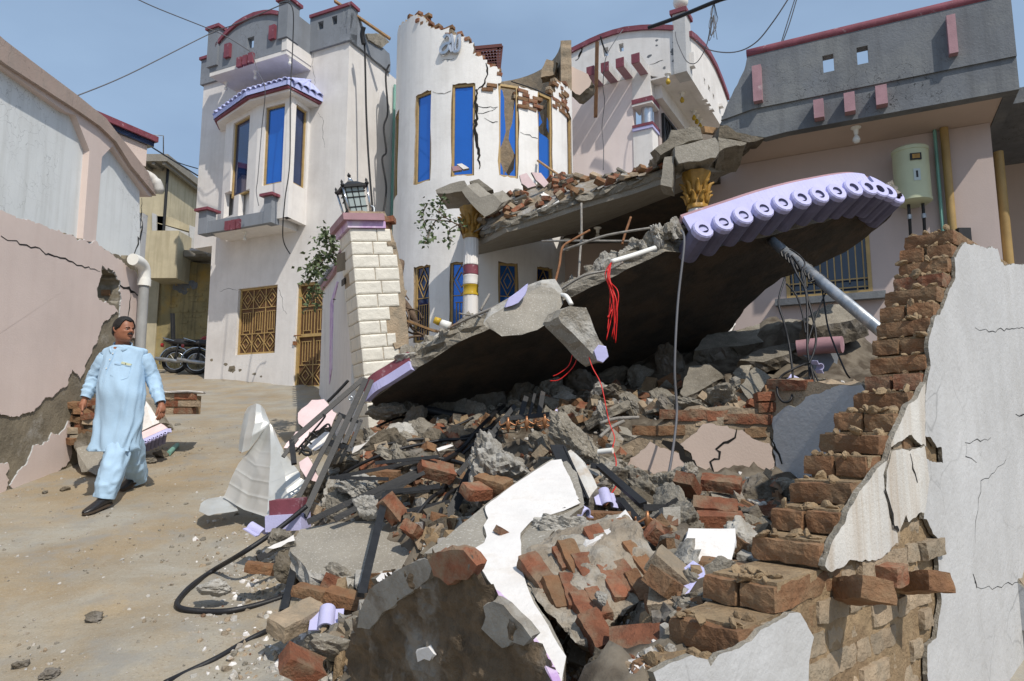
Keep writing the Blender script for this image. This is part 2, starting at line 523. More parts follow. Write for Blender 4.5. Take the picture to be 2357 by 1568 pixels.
def tag(o, label=None, cat=None, group=None, kind=None):
    if label: o['label'] = label
    if cat: o['category'] = cat
    if group: o['group'] = group
    if kind: o['kind'] = kind
    elif cat: o['kind'] = 'thing'
    return o
def lookat(fwd, up=(0, 0, 1), loc=(0, 0, 0)):
    x = Vector(fwd).normalized()
    y = Vector(up).cross(x)
    if y.length < 1e-5: y = Vector((0, 1, 0))
    y.normalize()
    z = x.cross(y)
    M = Matrix((x, y, z)).transposed().to_4x4()
    M.translation = Vector(loc)
    return M
def rot(x=0, y=0, z=0, loc=(0, 0, 0)):
    return Matrix.Translation(Vector(loc)) @ Matrix.Rotation(R(z), 4, 'Z') @ Matrix.Rotation(R(y), 4, 'Y') @ Matrix.Rotation(R(x), 4, 'X')
def spline(pts, k=8):
    pts = [Vector(p) for p in pts]
    out = []
    n = len(pts)
    for i in range(n - 1):
        p0, p1, p2, p3 = pts[max(i - 1, 0)], pts[i], pts[i + 1], pts[min(i + 2, n - 1)]
        for q in range(k):
            t = q / k
            out.append(.5 * ((2 * p1) + (p2 - p0) * t + (2 * p0 - 5 * p1 + 4 * p2 - p3) * t * t + (3 * p1 - p0 - 3 * p2 + p3) * t ** 3))
    out.append(pts[-1])
    return out
def crackline(name, F, pts, wid, parent, v=.003, mname='dark', jit=.02, seed=1):
    rr = random.Random(seed)
    q = []
    for i in range(len(pts) - 1):
        (u0, z0), (u1, z1) = pts[i], pts[i + 1]
        k = max(2, int(math.hypot(u1 - u0, z1 - z0) / .06))
        for j in range(k):
            t = j / k
            q.append((u0 + (u1 - u0) * t + rr.uniform(-1, 1) * jit, z0 + (z1 - z0) * t + rr.uniform(-1, 1) * jit))
    q.append(pts[-1])
    mb = MB()
    L, Rr = [], []
    for i, (u, z) in enumerate(q):
        a, b = q[max(i - 1, 0)], q[min(i + 1, len(q) - 1)]
        du, dz = b[0] - a[0], b[1] - a[1]
        d = math.hypot(du, dz) or 1
        w = wid * (.35 + .65 * math.sin(math.pi * min(1, (i + .6) / len(q)))) * rr.uniform(.6, 1.3) / 2
        L.append(F.w(u - dz / d * w, v, z + du / d * w)); Rr.append(F.w(u + dz / d * w, v, z - du / d * w))
    vs = L + Rr
    n = len(L)
    mb.add(vs, [(i, i + 1, n + i + 1, n + i) for i in range(n - 1)])
    return mb.build(name, mname, parent, fixn=False)
def inpoly(u, z, poly):
    c = False
    n = len(poly)
    for i in range(n):
        (a, b), (p, q) = poly[i], poly[(i + 1) % n]
        if (b > z) != (q > z) and u < (p - a) * (z - b) / (q - b) + a: c = not c
    return c
def skin(F, poly, v0, v1, name, mats, parent, cell=.04, jit=.014, wob=.03, seed=5, holes=()):
    out = []
    n = len(poly)
    for i in range(n):
        (a, b), (c, d) = poly[i], poly[(i + 1) % n]
        L_ = math.hypot(c - a, d - b)
        k = max(1, int(L_ / cell))
        for j in range(k):
            t = j / k
            u, z = a + (c - a) * t, b + (d - b) * t
            w = wob * min(1, L_ / .12)
            f1 = lambda q: noise.noise(Vector((u * 9, z * 9, seed + q))) + .6 * noise.noise(Vector((u * 31, z * 31, seed + q)))
            out.append((u + w * f1(0) * .8, z + w * f1(9) * .8))
    return MB().prism([F.w(u, v1, z) for u, z in out], F.n * (v0 - v1), 0, 1 if len(mats) > 1 and not isinstance(mats, str) else None).build(name, mats, parent)
def chunk_mesh(name, seed, mname, sub=3, rough=.10, planes=11, flat=1.0):
    rr = random.Random(seed)
    bm = bmesh.new()
    bmesh.ops.create_icosphere(bm, subdivisions=sub, radius=1)
    pl = []
    for i in range(planes):
        d = Vector((rr.gauss(0, 1), rr.gauss(0, 1), rr.gauss(0, 1))).normalized()
        pl.append((d, rr.uniform(.52, .85)))
    off = Vector((rr.uniform(0, 50), rr.uniform(0, 50), rr.uniform(0, 50)))
    for v in bm.verts:
        d = v.co.normalized()
        r = 1.0
        for nn, h in pl:
            c = d.dot(nn)
            if c > .05: r = min(r, h / c)
        q = d * r
        r += rough * noise.fractal(q * 2.6 + off, 1.0, 2.0, 4) + rough * .4 * noise.noise(q * 9 + off) + (rough * .28 * noise.noise(q * 23 + off) if sub > 3 else 0)
        v.co = d * r
        v.co.z *= flat
    me = bpy.data.meshes.new(name)
    bm.to_mesh(me); bm.free()
    me.materials.append(MAT[mname])
    return me
def brick_mesh(name, seed, mname, L=.23, W=.11, H=.07, nx=5, ny=3, nz=2, chip=.006, broken=0.0):
    rr = random.Random(seed)
    bm = bmesh.new()
    bmesh.ops.create_cube(bm, size=1)
    bmesh.ops.subdivide_edges(bm, edges=[e for e in bm.edges if abs((e.verts[0].co - e.verts[1].co).x) > .5], cuts=nx - 1)
    bmesh.ops.subdivide_edges(bm, edges=[e for e in bm.edges if abs((e.verts[0].co - e.verts[1].co).y) > .5], cuts=ny - 1, use_grid_fill=True)
    bmesh.ops.subdivide_edges(bm, edges=[e for e in bm.edges if abs((e.verts[0].co - e.verts[1].co).z) > .5], cuts=nz - 1, use_grid_fill=True)
    off = Vector((rr.uniform(0, 50), rr.uniform(0, 50), 0))
    for v in bm.verts:
        c = v.co.copy()
        k = sum(1 for a in c if abs(abs(a) - .5) < 1e-4)
        p = Vector((c.x * L, c.y * W, c.z * H))
        if broken and c.x > .5 - broken:
            lim = (.5 - broken) * L + .025 * noise.noise(Vector((c.y * 3, c.z * 3, seed)))
            p.x = min(p.x, lim + rr.uniform(-.012, .012))
        d = noise.noise_vector(p * 22 + off)
        p += d * chip * .55
        if k >= 2: p *= 1 - rr.uniform(.0, .035) * (1.5 if k == 3 else 1)
        v.co = p
    bmesh.ops.recalc_face_normals(bm, faces=bm.faces)
    me = bpy.data.meshes.new(name)
    bm.to_mesh(me); bm.free()
    me.materials.append(MAT[mname])
    return me
BR = {}
for kind, mn in (('brick', 'brick'), ('dusty', 'brick_dusty'), ('mort', 'brick_mortared')):
    BR[kind] = [brick_mesh('brick_' + kind, 10 + i, mn, broken=(0, 0, .15, .35, .5)[i % 5]) for i in range(5)]
    BR[kind + '_hi'] = [brick_mesh('brick_near_' + kind, 60 + i, mn, nx=10, ny=5, nz=4, chip=.012) for i in range(4)]
CH = {}
for kind, mn, ro in (('concrete', 'concrete', .16), ('pale', 'concrete_pale', .20), ('dirty', 'concrete_dirty', .16)):
    CH[kind] = [chunk_mesh('chunk_' + kind, 100 + i * 7 + len(kind), mn, sub=4, rough=ro, flat=.75) for i in range(6)]
CH['hero'] = [chunk_mesh('boulder_pale', 300 + i, 'concrete_pale', sub=5, rough=.22, flat=.9) for i in range(3)]
CH['herod'] = [chunk_mesh('boulder_grey', 320 + i, 'concrete', sub=5, rough=.18, flat=.9) for i in range(3)]
CHM = [chunk_mesh('mortar_crumb', 400 + i, 'mortar', sub=2, rough=.25) for i in range(4)]
def hullrock(pts, mname, amp=.03, cuts=3, sc=6.0, seed=0, mats=None):
    bm = bmesh.new()
    vs = [bm.verts.new(Vector(p)) for p in pts]
    r_ = bmesh.ops.convex_hull(bm, input=vs)
    bmesh.ops.delete(bm, geom=list({g for g in r_['geom_interior'] + r_['geom_unused'] if isinstance(g, bmesh.types.BMVert)}), context='VERTS')
    bmesh.ops.triangulate(bm, faces=bm.faces)
    for c in range(cuts):
        L = sorted(e.calc_length() for e in bm.edges)
        lim_ = max(L[len(L) // 2] * .8, .02)
        bmesh.ops.subdivide_edges(bm, edges=[e for e in bm.edges if e.calc_length() > lim_], cuts=1, use_grid_fill=False)
        bmesh.ops.triangulate(bm, faces=bm.faces)
    off = Vector((seed * 3.1, seed * 1.7, 0))
    bm.normal_update()
    mv = []
    for v in bm.verts:
        n_ = v.normal
        d = noise.fractal(v.co * sc + off, 1.0, 2.0, 4) * amp + noise.noise(v.co * sc * 5 + off) * amp * .3
        mv.append(v.co + n_ * d)
    for v, c in zip(bm.verts, mv): v.co = c
    mb = MB()
    bm.verts.index_update()
    mb.v = [v.co.copy() for v in bm.verts]
    mb.f = [tuple(q.index for q in f_.verts) for f_ in bm.faces]
    mb.m = [0] * len(mb.f)
    bm.free()
    return mb
mat('copper', (.36, .17, .08), rough=.4, metal=.6, bump=.05)
mat('pebble', (.62, .61, .58), var=.2, bump=.3, rand=.1)
CHP = [chunk_mesh('pebble', 450 + i, 'pebble', sub=1, rough=.15) for i in range(4)]
FLK = []
for i_, mn_ in enumerate(('plaster_bit', 'plaster_bit', 'pink_bit', 'lav_bit', 'plaster_bit')):
    rr_ = random.Random(i_ + 90)
    n_ = 9
    pts_ = [Vector((math.cos(2 * math.pi * q / n_) * rr_.uniform(.5, 1.1), math.sin(2 * math.pi * q / n_) * rr_.uniform(.4, .8), 0)) for q in range(n_)]
    m_ = MB().slab(pts_, (0, 0, -.22), jit=.05, seg=.3, layers=3, mi=0, side=1, seed=i_)
    me_ = bpy.data.meshes.new('plaster_flake')
    me_.from_pydata([tuple(v) for v in m_.v], [], m_.f)
    me_.materials.append(MAT[mn_]); me_.materials.append(MAT['concrete'])
    me_.polygons.foreach_set('material_index', m_.m)
    FLK.append(me_)
GRV = []
for i_ in range(4):
    rr_ = random.Random(i_ + 40)
    b_ = bmesh.new()
    bmesh.ops.create_icosphere(b_, subdivisions=1, radius=1)
    if i_ % 2:
        bmesh.ops.dissolve_limit(b_, angle_limit=.7, verts=b_.verts, edges=b_.edges)
    for v_ in b_.verts: v_.co = Vector((v_.co.x * rr_.uniform(.6, 1.2), v_.co.y * rr_.uniform(.6, 1.1), v_.co.z * rr_.uniform(.4, .8)))
    b_.verts.index_update()
    GRV.append(([v_.co.copy() for v_ in b_.verts], [tuple(q.index for q in f_.verts) for f_ in b_.faces]))
    b_.free()
mat('block_grey', (.115, .083, .052), var=.45, scale=9, bump=.8, bscale=26, med=.9, col2=(.235, .215, .185), mixscale=2.3, mixlo=.50, mixhi=.60)
def relief(poly, p0, n, th, name, mname, parent=None, cell=.022, amp=.02, sc=9.0, seed=1, back=None):
    n = n.normalized()
    a = n.cross(Vector((0, 0, 1)))
    a = a.normalized() if a.length > .01 else Vector((1, 0, 0))
    b = n.cross(a).normalized()
    pts = [onplane(x, y, p0, n) - p0 for x, y in poly]
    pl = [(q.dot(a), q.dot(b)) for q in pts]
    u0, u1 = min(q[0] for q in pl), max(q[0] for q in pl)
    z0, z1 = min(q[1] for q in pl), max(q[1] for q in pl)
    U_ = list(np.arange(u0 - cell, u1 + cell * 2, cell)); Z_ = list(np.arange(z0 - cell, z1 + cell * 2, cell))
    off = Vector((seed * 3.3, seed, 0))
    def wm(u, v, z):
        p = p0 + a * u + b * z
        h = noise.fractal(p * sc + off, 1.0, 2.0, 5) * amp + .4 * amp * noise.noise(p * sc * 4 + off)
        if v <= 0 and back is not None: return p + back * -v + n * h
        return p + n * (v + (h if v > 0 else h * 1.5))
    wob = lambda u, z, q: .018 * noise.noise(Vector((u * 14, z * 14, seed + q))) + .012 * noise.noise(Vector((u * 40, z * 40, seed + q)))
    return MB().grid(U_, Z_, lambda u, z: inpoly(u + wob(u, z, 0), z + wob(u, z, 7), pl), wm, -th, .0005, jit=cell * .45, seed=seed).build(name, mname, parent, smooth=30)
mat('block_cement', (.30, .28, .245), var=.25, scale=8, bump=.5, bscale=30, med=.4, col2=(.18, .15, .115), mixscale=7, mixlo=.5, mixhi=.68)
# -- ground: a lane climbing the slope, rubble heaped on the right
def plane_z(y):
    y = np.asarray(y, float)
    return np.where(y < 17.6, .2 * np.maximum(y, -20), 3.52 + .015 * (y - 17.6))
CTRL = []     # (x, y, height of the heap above the lane)
for (x_, y_, d_) in [(1420, 1545, 1.95), (1600, 1500, 1.85), (1250, 1180, 4.2), (1550, 1150, 4.3), (1800, 1140, 4.3),
                     (1100, 985, 6.2), (930, 1010, 6.1), (1480, 930, 6.2), (1750, 880, 6.2), (1950, 850, 6.0), (1300, 905, 7.2), (1600, 810, 7.6), (1850, 740, 7.4),
                     (1450, 1290, 3.0), (1330, 1330, 3.1), (1000, 1200, 4.6), (850, 1180, 5.0), (1620, 1260, 3.0), (820, 1330, 4.25), (1700, 1330, 2.4),
                     (1050, 1100, 5.3), (1000, 960, 7.2), (1300, 1020, 5.6)]:
    p_ = P(x_, y_, d_)
    CTRL.append((p_.x, p_.y, p_.z - float(plane_z(p_.y))))
for (x_, y_) in [(-1.25, 4.05), (-1.35, 3.5), (-.95, 3.0), (-1.6, 4.6), (-2.0, 5.0), (-2.35, 5.6), (-2.3, 6.4), (-2.0, 7.0), (-2.2, 8.0), (-1.8, 9.0), (-3, 4), (-4, 6), (-4.5, 8), (-3, 7), (-3, 9),
                 (-3, 11), (-5, 12), (-2.5, 2), (-1.2, 2.0), (-1, 1), (-4, 2), (-.3, 9.2), (-.8, 11), (2, 11), (-.4, 1.3), (0, 0), (-1, 0), (-1.5, 2.6), (-.75, 2.6), (-.9, 3.0), (-.5, 2.3), (-.2, 1.9)]:
    CTRL.append((x_, y_, 0.0))
for (x_, y_, h_) in [(3.5, 8.5, 1.1), (4.5, 7, 1.1), (3.5, 6, .95), (2.2, 9.3, .9), (.8, 1.2, .15), (1.8, 1.5, 0), (1.3, 1.95, .05), (1.75, 2.3, .05), (2.3, 2.75, .05), (3, 3.3, .05), (4, 4.1, .05), (5.5, 3, .0), (3, 2, 0), (5.5, 6, .9), (.3, 1.5, .25), (4, 10, 1.0), (6, 9, 1.0), (-.35, 2.7, .2), (-.05, 2.2, .25), (-.2, 3.3, .5), (-.6, 3.4, .25), (1.0, 2.7, .62), (1.6, 3.3, .65), (2.2, 3.8, .65), (2.8, 4.6, .7)]:
    CTRL.append((x_, y_, h_))
CTRL = np.array(CTRL)
def _hash_noise(x, y, s):
    return np.vectorize(lambda a, b: noise.fractal(Vector((a * s, b * s, 3.7)), 1.0, 2.0, 4))(x, y)
def heap(x, y):
    x = np.asarray(x, float); y = np.asarray(y, float)
    d2 = (x[..., None] - CTRL[:, 0]) ** 2 + (y[..., None] - CTRL[:, 1]) ** 2 + .03
    w = d2 ** -2.2
    h = (w * CTRL[:, 2]).sum(-1) / w.sum(-1)
    sd = (x - 1.364) * .669 + (y - 2.58) * -.743
    al = (x - 1.364) * .743 + (y - 2.58) * .669
    k = np.clip((sd + .16) / .12, 0, 1) * np.clip((al + 1.5) / .3, 0, 1)
    return np.maximum(h, 0) * (1 - .97 * k)
_HX, _HY = np.arange(-7, 8.01, .06), np.arange(-1, 19.01, .06)
_hg = np.meshgrid(_HX, _HY, indexing='ij')
_HT = heap(_hg[0], _hg[1]).tolist()
def heapf(x, y):
    i, j = int((x + 7) / .06), int((y + 1) / .06)
    if i < 0 or j < 0 or i >= len(_HT) - 1 or j >= len(_HT[0]) - 1: return 0.0
    a, b = (x + 7) / .06 - i, (y + 1) / .06 - j
    return (_HT[i][j] * (1 - b) + _HT[i][j + 1] * b) * (1 - a) + (_HT[i + 1][j] * (1 - b) + _HT[i + 1][j + 1] * b) * a
def gz(x, y):
    return (.2 * y if y < 17.6 else 3.52 + .015 * (y - 17.6)) + heapf(x, y)
xs = [-900, -300, -120, -60, -30, -18, -12, -9, -7.4] + list(np.arange(-6, -.6, .075)) + list(np.arange(-.6, 1.8, .035)) + list(np.arange(1.8, 5.01, .075)) + [6, 7.5, 10, 15, 25, 50, 120, 300, 900]
ys = [-300, -80, -30, -12, -6, -3, -1.5, -.5] + list(np.arange(0.2, 1.4, .075)) + list(np.arange(1.4, 3.4, .035)) + list(np.arange(3.4, 10.5, .075)) + list(np.arange(10.5, 18.6, .22)) + [20, 23, 28, 40, 70, 150, 350, 900, 1600]
XX, YY = np.meshgrid(np.array(xs), np.array(ys), indexing='ij')
inner = (XX > -6.5) & (XX < 5.5) & (YY > -.6) & (YY < 19)
ZZ = plane_z(YY)
hp = np.zeros_like(ZZ)
hp[inner] = heap(XX[inner], YY[inner])
hp[~inner & (XX > 5.4) & (YY > 1) & (YY < 12)] = .9
nz = np.zeros_like(ZZ)
nz[inner] = _hash_noise(XX[inner], YY[inner], 2.2) * .012 + _hash_noise(XX[inner], YY[inner], 17) * (.002 + .03 * np.minimum(1, hp[inner] / .25)) + _hash_noise(XX[inner], YY[inner], 6.5) * (.004 + .06 * np.minimum(1, hp[inner] / .25))
ZZ = ZZ + hp + nz
mb = MB()
nx_, ny_ = XX.shape
mb.v = [Vector((XX[i, j], YY[i, j], ZZ[i, j])) for i in range(nx_) for j in range(ny_)]
mb.f = [(i * ny_ + j, (i + 1) * ny_ + j, (i + 1) * ny_ + j + 1, i * ny_ + j + 1) for i in range(nx_ - 1) for j in range(ny_ - 1)]
mb.m = [0] * len(mb.f)
gm = mat('lane', (.30, .234, .148), var=.22, scale=1.1, bump=.28, bscale=38, med=.12, col2=(.335, .315, .265), mixscale=.8, mixlo=.42, mixhi=.62, speck=.35, speckcol=(.46, .43, .38))
def lane_extra(m):
    nt = m.node_tree; n, l = nt.nodes, nt.links
    b = n['Principled BSDF']
    src = b.inputs['Base Color'].links[0].from_socket
    g = n.new('ShaderNodeNewGeometry')
    mp = n.new('ShaderNodeMapping'); mp.inputs['Rotation'].default_value = (0, 0, R(62)); mp.inputs['Scale'].default_value = (.9, 7, 1)
    l.new(g.outputs['Position'], mp.inputs['Vector'])
    t = n.new('ShaderNodeTexNoise'); t.inputs['Scale'].default_value = 1.6; t.inputs['Detail'].default_value = 7; t.inputs['Roughness'].default_value = .7
    l.new(mp.outputs['Vector'], t.inputs['Vector'])
    r = n.new('ShaderNodeMapRange'); r.inputs['From Min'].default_value = .48; r.inputs['From Max'].default_value = .72; r.inputs['To Max'].default_value = .7
    l.new(t.outputs['Fac'], r.inputs['Value'])
    x = n.new('ShaderNodeMix'); x.data_type = 'RGBA'; x.inputs[7].default_value = (.27, .235, .175, 1)
    l.new(r.outputs['Result'], x.inputs[0]); l.new(src, x.inputs[6])
    for sc_, lo_, hi_, col_, amt in ((55, .56, .70, (.20, .165, .12, 1), .75), (120, .60, .70, (.48, .43, .36, 1), .6), (2.6, .50, .66, (.255, .245, .22, 1), .75), (14, .55, .75, (.29, .235, .165, 1), .6)):
        tn = n.new('ShaderNodeTexNoise'); tn.inputs['Scale'].default_value = sc_; tn.inputs['Detail'].default_value = 5; tn.inputs['Roughness'].default_value = .65
        l.new(g.outputs['Position'], tn.inputs['Vector'])
        rn = n.new('ShaderNodeMapRange'); rn.inputs['From Min'].default_value = lo_; rn.inputs['From Max'].default_value = hi_; rn.inputs['To Max'].default_value = amt
        l.new(tn.outputs['Fac'], rn.inputs['Value'])
        xn = n.new('ShaderNodeMix'); xn.data_type = 'RGBA'; xn.inputs[7].default_value = col_
        l.new(rn.outputs['Result'], xn.inputs[0]); l.new(x.outputs[2], xn.inputs[6])
        x = xn
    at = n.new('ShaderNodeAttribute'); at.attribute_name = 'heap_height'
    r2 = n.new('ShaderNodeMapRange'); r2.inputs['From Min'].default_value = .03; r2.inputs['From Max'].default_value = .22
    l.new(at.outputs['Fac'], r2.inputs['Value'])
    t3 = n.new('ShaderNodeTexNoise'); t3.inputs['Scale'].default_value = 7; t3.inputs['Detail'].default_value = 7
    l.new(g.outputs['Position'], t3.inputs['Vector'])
    cr = n.new('ShaderNodeMix'); cr.data_type = 'RGBA'; cr.inputs[6].default_value = (.07, .053, .036, 1); cr.inputs[7].default_value = (.175, .148, .112, 1)  # shade in the gaps between rubble put into the heap's soil colour
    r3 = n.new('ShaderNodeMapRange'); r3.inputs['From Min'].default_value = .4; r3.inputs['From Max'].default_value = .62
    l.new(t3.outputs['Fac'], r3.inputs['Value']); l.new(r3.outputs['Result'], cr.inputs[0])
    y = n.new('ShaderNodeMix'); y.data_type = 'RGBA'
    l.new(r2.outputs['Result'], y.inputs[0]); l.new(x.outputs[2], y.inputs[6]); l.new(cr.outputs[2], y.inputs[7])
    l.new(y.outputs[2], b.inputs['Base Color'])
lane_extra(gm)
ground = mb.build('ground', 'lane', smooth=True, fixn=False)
tag(ground, 'dusty concrete lane climbing the slope beneath the rubble', kind='structure')
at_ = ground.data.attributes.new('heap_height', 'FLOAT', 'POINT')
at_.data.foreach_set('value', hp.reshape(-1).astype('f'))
# -- pink boundary wall on the left
k1 = K(0, 0)
k6 = K(0, 900)
LW = Frame((-4.92, 0, 0), t=(0, 1, 0), n=(1, 0, 0))
U = lambda pts, v=0.0, F=LW: [F.uz(*p, v) for p in pts]
wall_l = thing('boundary_wall', (-4.92, 7.5, 1.4), 'pink plastered boundary wall with recessed white panels and damp bare cement at its foot', 'wall')
top = U([k1(0, 262), k1(180, 398), k1(460, 605), k1(560, 685), k1(640, 748), k1(700, 826), k1(790, 938), k1(910, 1090)])
UEND = LW.uz(*k1(948, 1215))[0]
USTART = 2.0
z_l = top[0][1] + .35
hole = U([k6(640, 262), k6(690, 290), k6(742, 340), k6(740, 400), k6(748, 470), k6(730, 512), k6(680, 490), k6(612, 455), k6(620, 380), k6(632, 300)])
zdl = U([k1(0, 1322), k1(515, 1512)])            # top line of the pink dado
def zd(u):
    (u0, z0), (u1, z1) = zdl
    return z0 + (z1 - z0) * (u - u0) / (u1 - u0)
us = list(np.arange(USTART, 7.2, .4)) + list(np.arange(7.3, UEND, .06)) + [UEND]
zs = list(np.arange(0.2, 5.1, .06))
mb = MB().grid(us, zs, lambda u, z: z < zd(u) and z > .2 * u - .3 and not inpoly(u, z, hole), LW.w, -.32, 0.0, jit=.02)
mb.build('cement_core', 'cement', wall_l)
MB().fbox(LW, 8.0, UEND - .02, -1.6, -1.5, 1.2, 4.6).build('inner_wall', 'wood_dark', wall_l)
for i, (x_, y_) in enumerate([k6(690, 430), k6(715, 400), k6(700, 470), k6(722, 360)]):
    inst('brick', BR['dusty'][i % 5], rot(rnd.uniform(-8, 8), rnd.uniform(-8, 8), 90 + rnd.uniform(-9, 9), LW.at(x_, y_, -.16)), wall_l)
zt = lambda u: np.interp(u, [q[0] for q in top], [q[1] for q in top]) if u > top[0][0] else z_l
pan = [(USTART, zd(USTART) - .05), (UEND, zd(UEND) - .05)] + [(u, z - .03) for u, z in reversed(top)] + [(USTART, z_l)]
MB().prism([LW.w(u, -.075, z) for u, z in pan], (-.25, 0, 0)).build('white_panel', 'panel_white', wall_l)
cope = [(USTART, z_l)] + top + [(UEND + .03, top[-1][1] - .25)] + U([k1(930, 1225), k1(705, 918), k1(640, 985), k1(600, 1520), k1(520, 1510), k1(562, 945), k1(475, 725), k1(410, 700), k1(0, 410)]) + [(USTART, U([k1(0, 410)])[0][1] + .22)]
MB().prism([LW.w(u, .0, z) for u, z in cope], (-.30, 0, 0)).build('frame', 'pink', wall_l)
MB().prism([LW.w(u, .05, z) for u, z in [(USTART, z_l + .01)] + [(u, z + .012) for u, z in top] + [(UEND + .04, top[-1][1] - .23)] +
            U([k1(925, 1190), k1(800, 1040), k1(705, 890), k1(600, 790), k1(470, 700), k1(0, 400)]) + [(USTART, U([k1(0, 400)])[0][1] + .22)]], (-.38, 0, 0)).build('coping', 'pink_coping', wall_l)
up_ = [(USTART, zd(USTART))] + U([k1(0, 1320), k1(515, 1512), k6(600, 115), k6(700, 190), k6(850, 300)]) + U([k6(868, 345), k6(862, 560), k6(850, 700), k6(740, 700), k6(735, 580),
         k6(752, 500), k6(748, 340), k6(690, 280), k6(632, 255), k6(604, 460), k6(716, 518), k6(730, 540), k6(700, 570), k6(640, 600), k6(615, 690), k6(590, 760), k6(560, 800), k6(520, 920), k6(500, 960), k6(470, 935), k6(440, 905),
         k6(428, 960), k6(410, 1010), k6(360, 1035), k6(330, 1070), k6(272, 1080), k6(245, 1130), k6(205, 1165), k6(120, 1190), k6(60, 1205), k6(0, 1180)]) + [(USTART, 1.3)]
skin(LW, up_, -.004, .016, 'plaster_skin', ['pink', 'white_old'], wall_l, cell=.015, wob=.045)
k11 = K(0, 1725)
skin(LW, U([k11(60, 345), k11(100, 280), k11(130, 240), k11(160, 205), k11(175, 160), k11(205, 90), k11(240, 75), k11(300, 60), k11(315, 10), k6(350, 1320), k6(430, 1235), k6(445, 1300), k6(440, 1400), k11(435, 190), k11(330, 270), k11(200, 330), k11(90, 372)]), -.004, .014, 'plaster_patch', ['pink', 'white_old'], wall_l, cell=.015, wob=.045)
skin(LW, [(USTART, .9)] + U([k11(0, 205), k11(40, 190), k11(50, 240), k11(20, 265), k11(45, 300), k11(35, 370), k11(0, 395)]) + [(USTART, .5)], -.004, .014, 'plaster_patch', ['pink', 'white_old'], wall_l, cell=.015, wob=.045)
crackline('crack', LW, U([k6(0, 80), k6(90, 105), k6(180, 130), k6(300, 185), k6(400, 210), k6(500, 255), k6(620, 292)]), .016, wall_l, v=.0185)
crackline('crack', LW, U([k6(745, 385), k6(800, 400), k6(865, 440)]), .035, wall_l, v=.0185)
crackline('crack', LW, U([k6(815, 410), k6(805, 480), k6(800, 560), k6(780, 640)]), .02, wall_l, v=.0185)
crackline('crack', LW, U([k1(925, 1250), k1(918, 1300), k1(925, 1400), k1(915, 1500), k6(905, 80), k6(890, 150), k6(865, 230)]), .03, wall_l, v=-.071)
MB().fbox(LW, UEND, UEND + .12, -.3, -.09, .9, LW.uz(*k1(945, 1340))[1]).build('end_pier', 'white_old', wall_l)
mb = MB()
c0 = LW.at(*k1(938, 1130), 0.0)
mb.tube(spline([c0 + Vector((-.12, .02, .12)), c0 + Vector((0, .05, .06)), c0 + Vector((.05, .1, -.03)), c0 + Vector((.07, .14, -.14))], 5), [.03] + [.055] * 7 + [.075] * 6 + [.05, .03], 8)
tag(mb.build('cloth_bundle', 'white_stain', smooth=True), 'dirty grey cloth bundle hanging over the end of the pink wall', 'cloth')
dp = thing('drain_pipe', LW.w(8.72, .12, 1.75), 'grey plastic drain pipe with white elbow at the end of the pink wall', 'pipe')
a_, b_ = LW.at(*k6(905, 350), .13), LW.at(*k6(880, 755), .13)
MB().tube([a_, a_.lerp(b_, .5), b_ + (b_ - a_) * .35], .062, 12).build('pipe', 'pvc_grey', dp, smooth=40)
e0 = LW.at(*k6(845, 293), .13)
MB().tube(spline([a_ + Vector((0, 0, -.06)), a_ + Vector((0, 0, .06)), a_ + Vector((0, -.03, .16)), a_ + Vector((0, -.13, .21)), a_ + Vector((0, -.30, .21))], 5), .075, 14).build('elbow', 'pvc_white', dp, smooth=40)
MB().tube([a_ + Vector((0, 0, -.07)), a_ + Vector((0, 0, .02))], .082, 14).build('collar', 'pvc_white', dp, smooth=40)
# -- houses far up the lane
FH = Frame(P(343, 345, 15.0) - Vector((0, 0, P(343, 345, 15.0).z)), t=(-.43, -.90, 0), n=(.90, -.43, 0))
zr = P(343, 326, 15.0).z
zb_ = P(338, 385, 15.0).z
h = thing('pink_house', FH.w(0, 0, 3), 'salmon pink house with maroon roof edge showing above the boundary wall', 'house')
MB().fbox(FH, 0.05, 4.5, -3, 0, zb_, zr - .12).build('wall', 'pink', h)
MB().fbox(FH, 0.5, 4.5, -3, -.4, 2.8, zb_).build('wall', 'pink', h)
rf = MB().fbox(FH, -.12, 4.6, -3, .14, zr, zr + .13).build('roof', 'maroon', h)
MB().fbox(FH, -.06, 4.6, -3, .08, zr - .12, zr).build('roof_band', 'dark_glass', rf)
q0 = P(377, 500, 19.0)
FY = Frame(Vector((q0.x, q0.y, 0)), t=(-1, 0, 0), n=(0, -1, 0))
zy = lambda y, d=19.0: P(380, y, d).z
h = thing('yellow_house', FY.w(0, 0, 3.5), 'yellow house with overhanging grey roof slab behind the pink house', 'house')
MB().fbox(FY, 0.0, 2.5, -3, 0, 3.4, zy(372)).build('wall', 'yellow_wall', h)
MB().fbox(FY, -.28, 2.5, -2.6, .55, zy(388), zy(372)).build('roof', 'concrete_smooth', h)
for i in range(3):
    MB().fbox(FY, -.2 + i * .3, -.12 + i * .3, -2, .5, zy(394), zy(388.5)).build('roof_beam', 'concrete_smooth', h)
MB().tube([FY.w(-.05, .05, zy(378)), FY.w(-.05, .05, zy(600))], .04, 8).build('rain_pipe', 'steel_black', h)
h = thing('terrace_building', P(400, 630, 18.2) * 1, 'weathered yellow terrace building with white and yellow parapet rails beside the white house', 'building')
ORG[h.name] = h.location.copy()
FT = Frame(Vector((0, 18.2, 0)), t=(1, 0, 0), n=(0, -1, 0))
def ft(x0, y0, x1, y1, v0, v1, name, m, F=FT):
    a = F.uz(x0, y1); b = F.uz(x1, y0)
    return MB().fbox(F, a[0], b[0], v0, v1, a[1], b[1]).build(name, m, h)
ft(340, 531, 412, 640, -2, 0, 'block', 'yellow_wall')
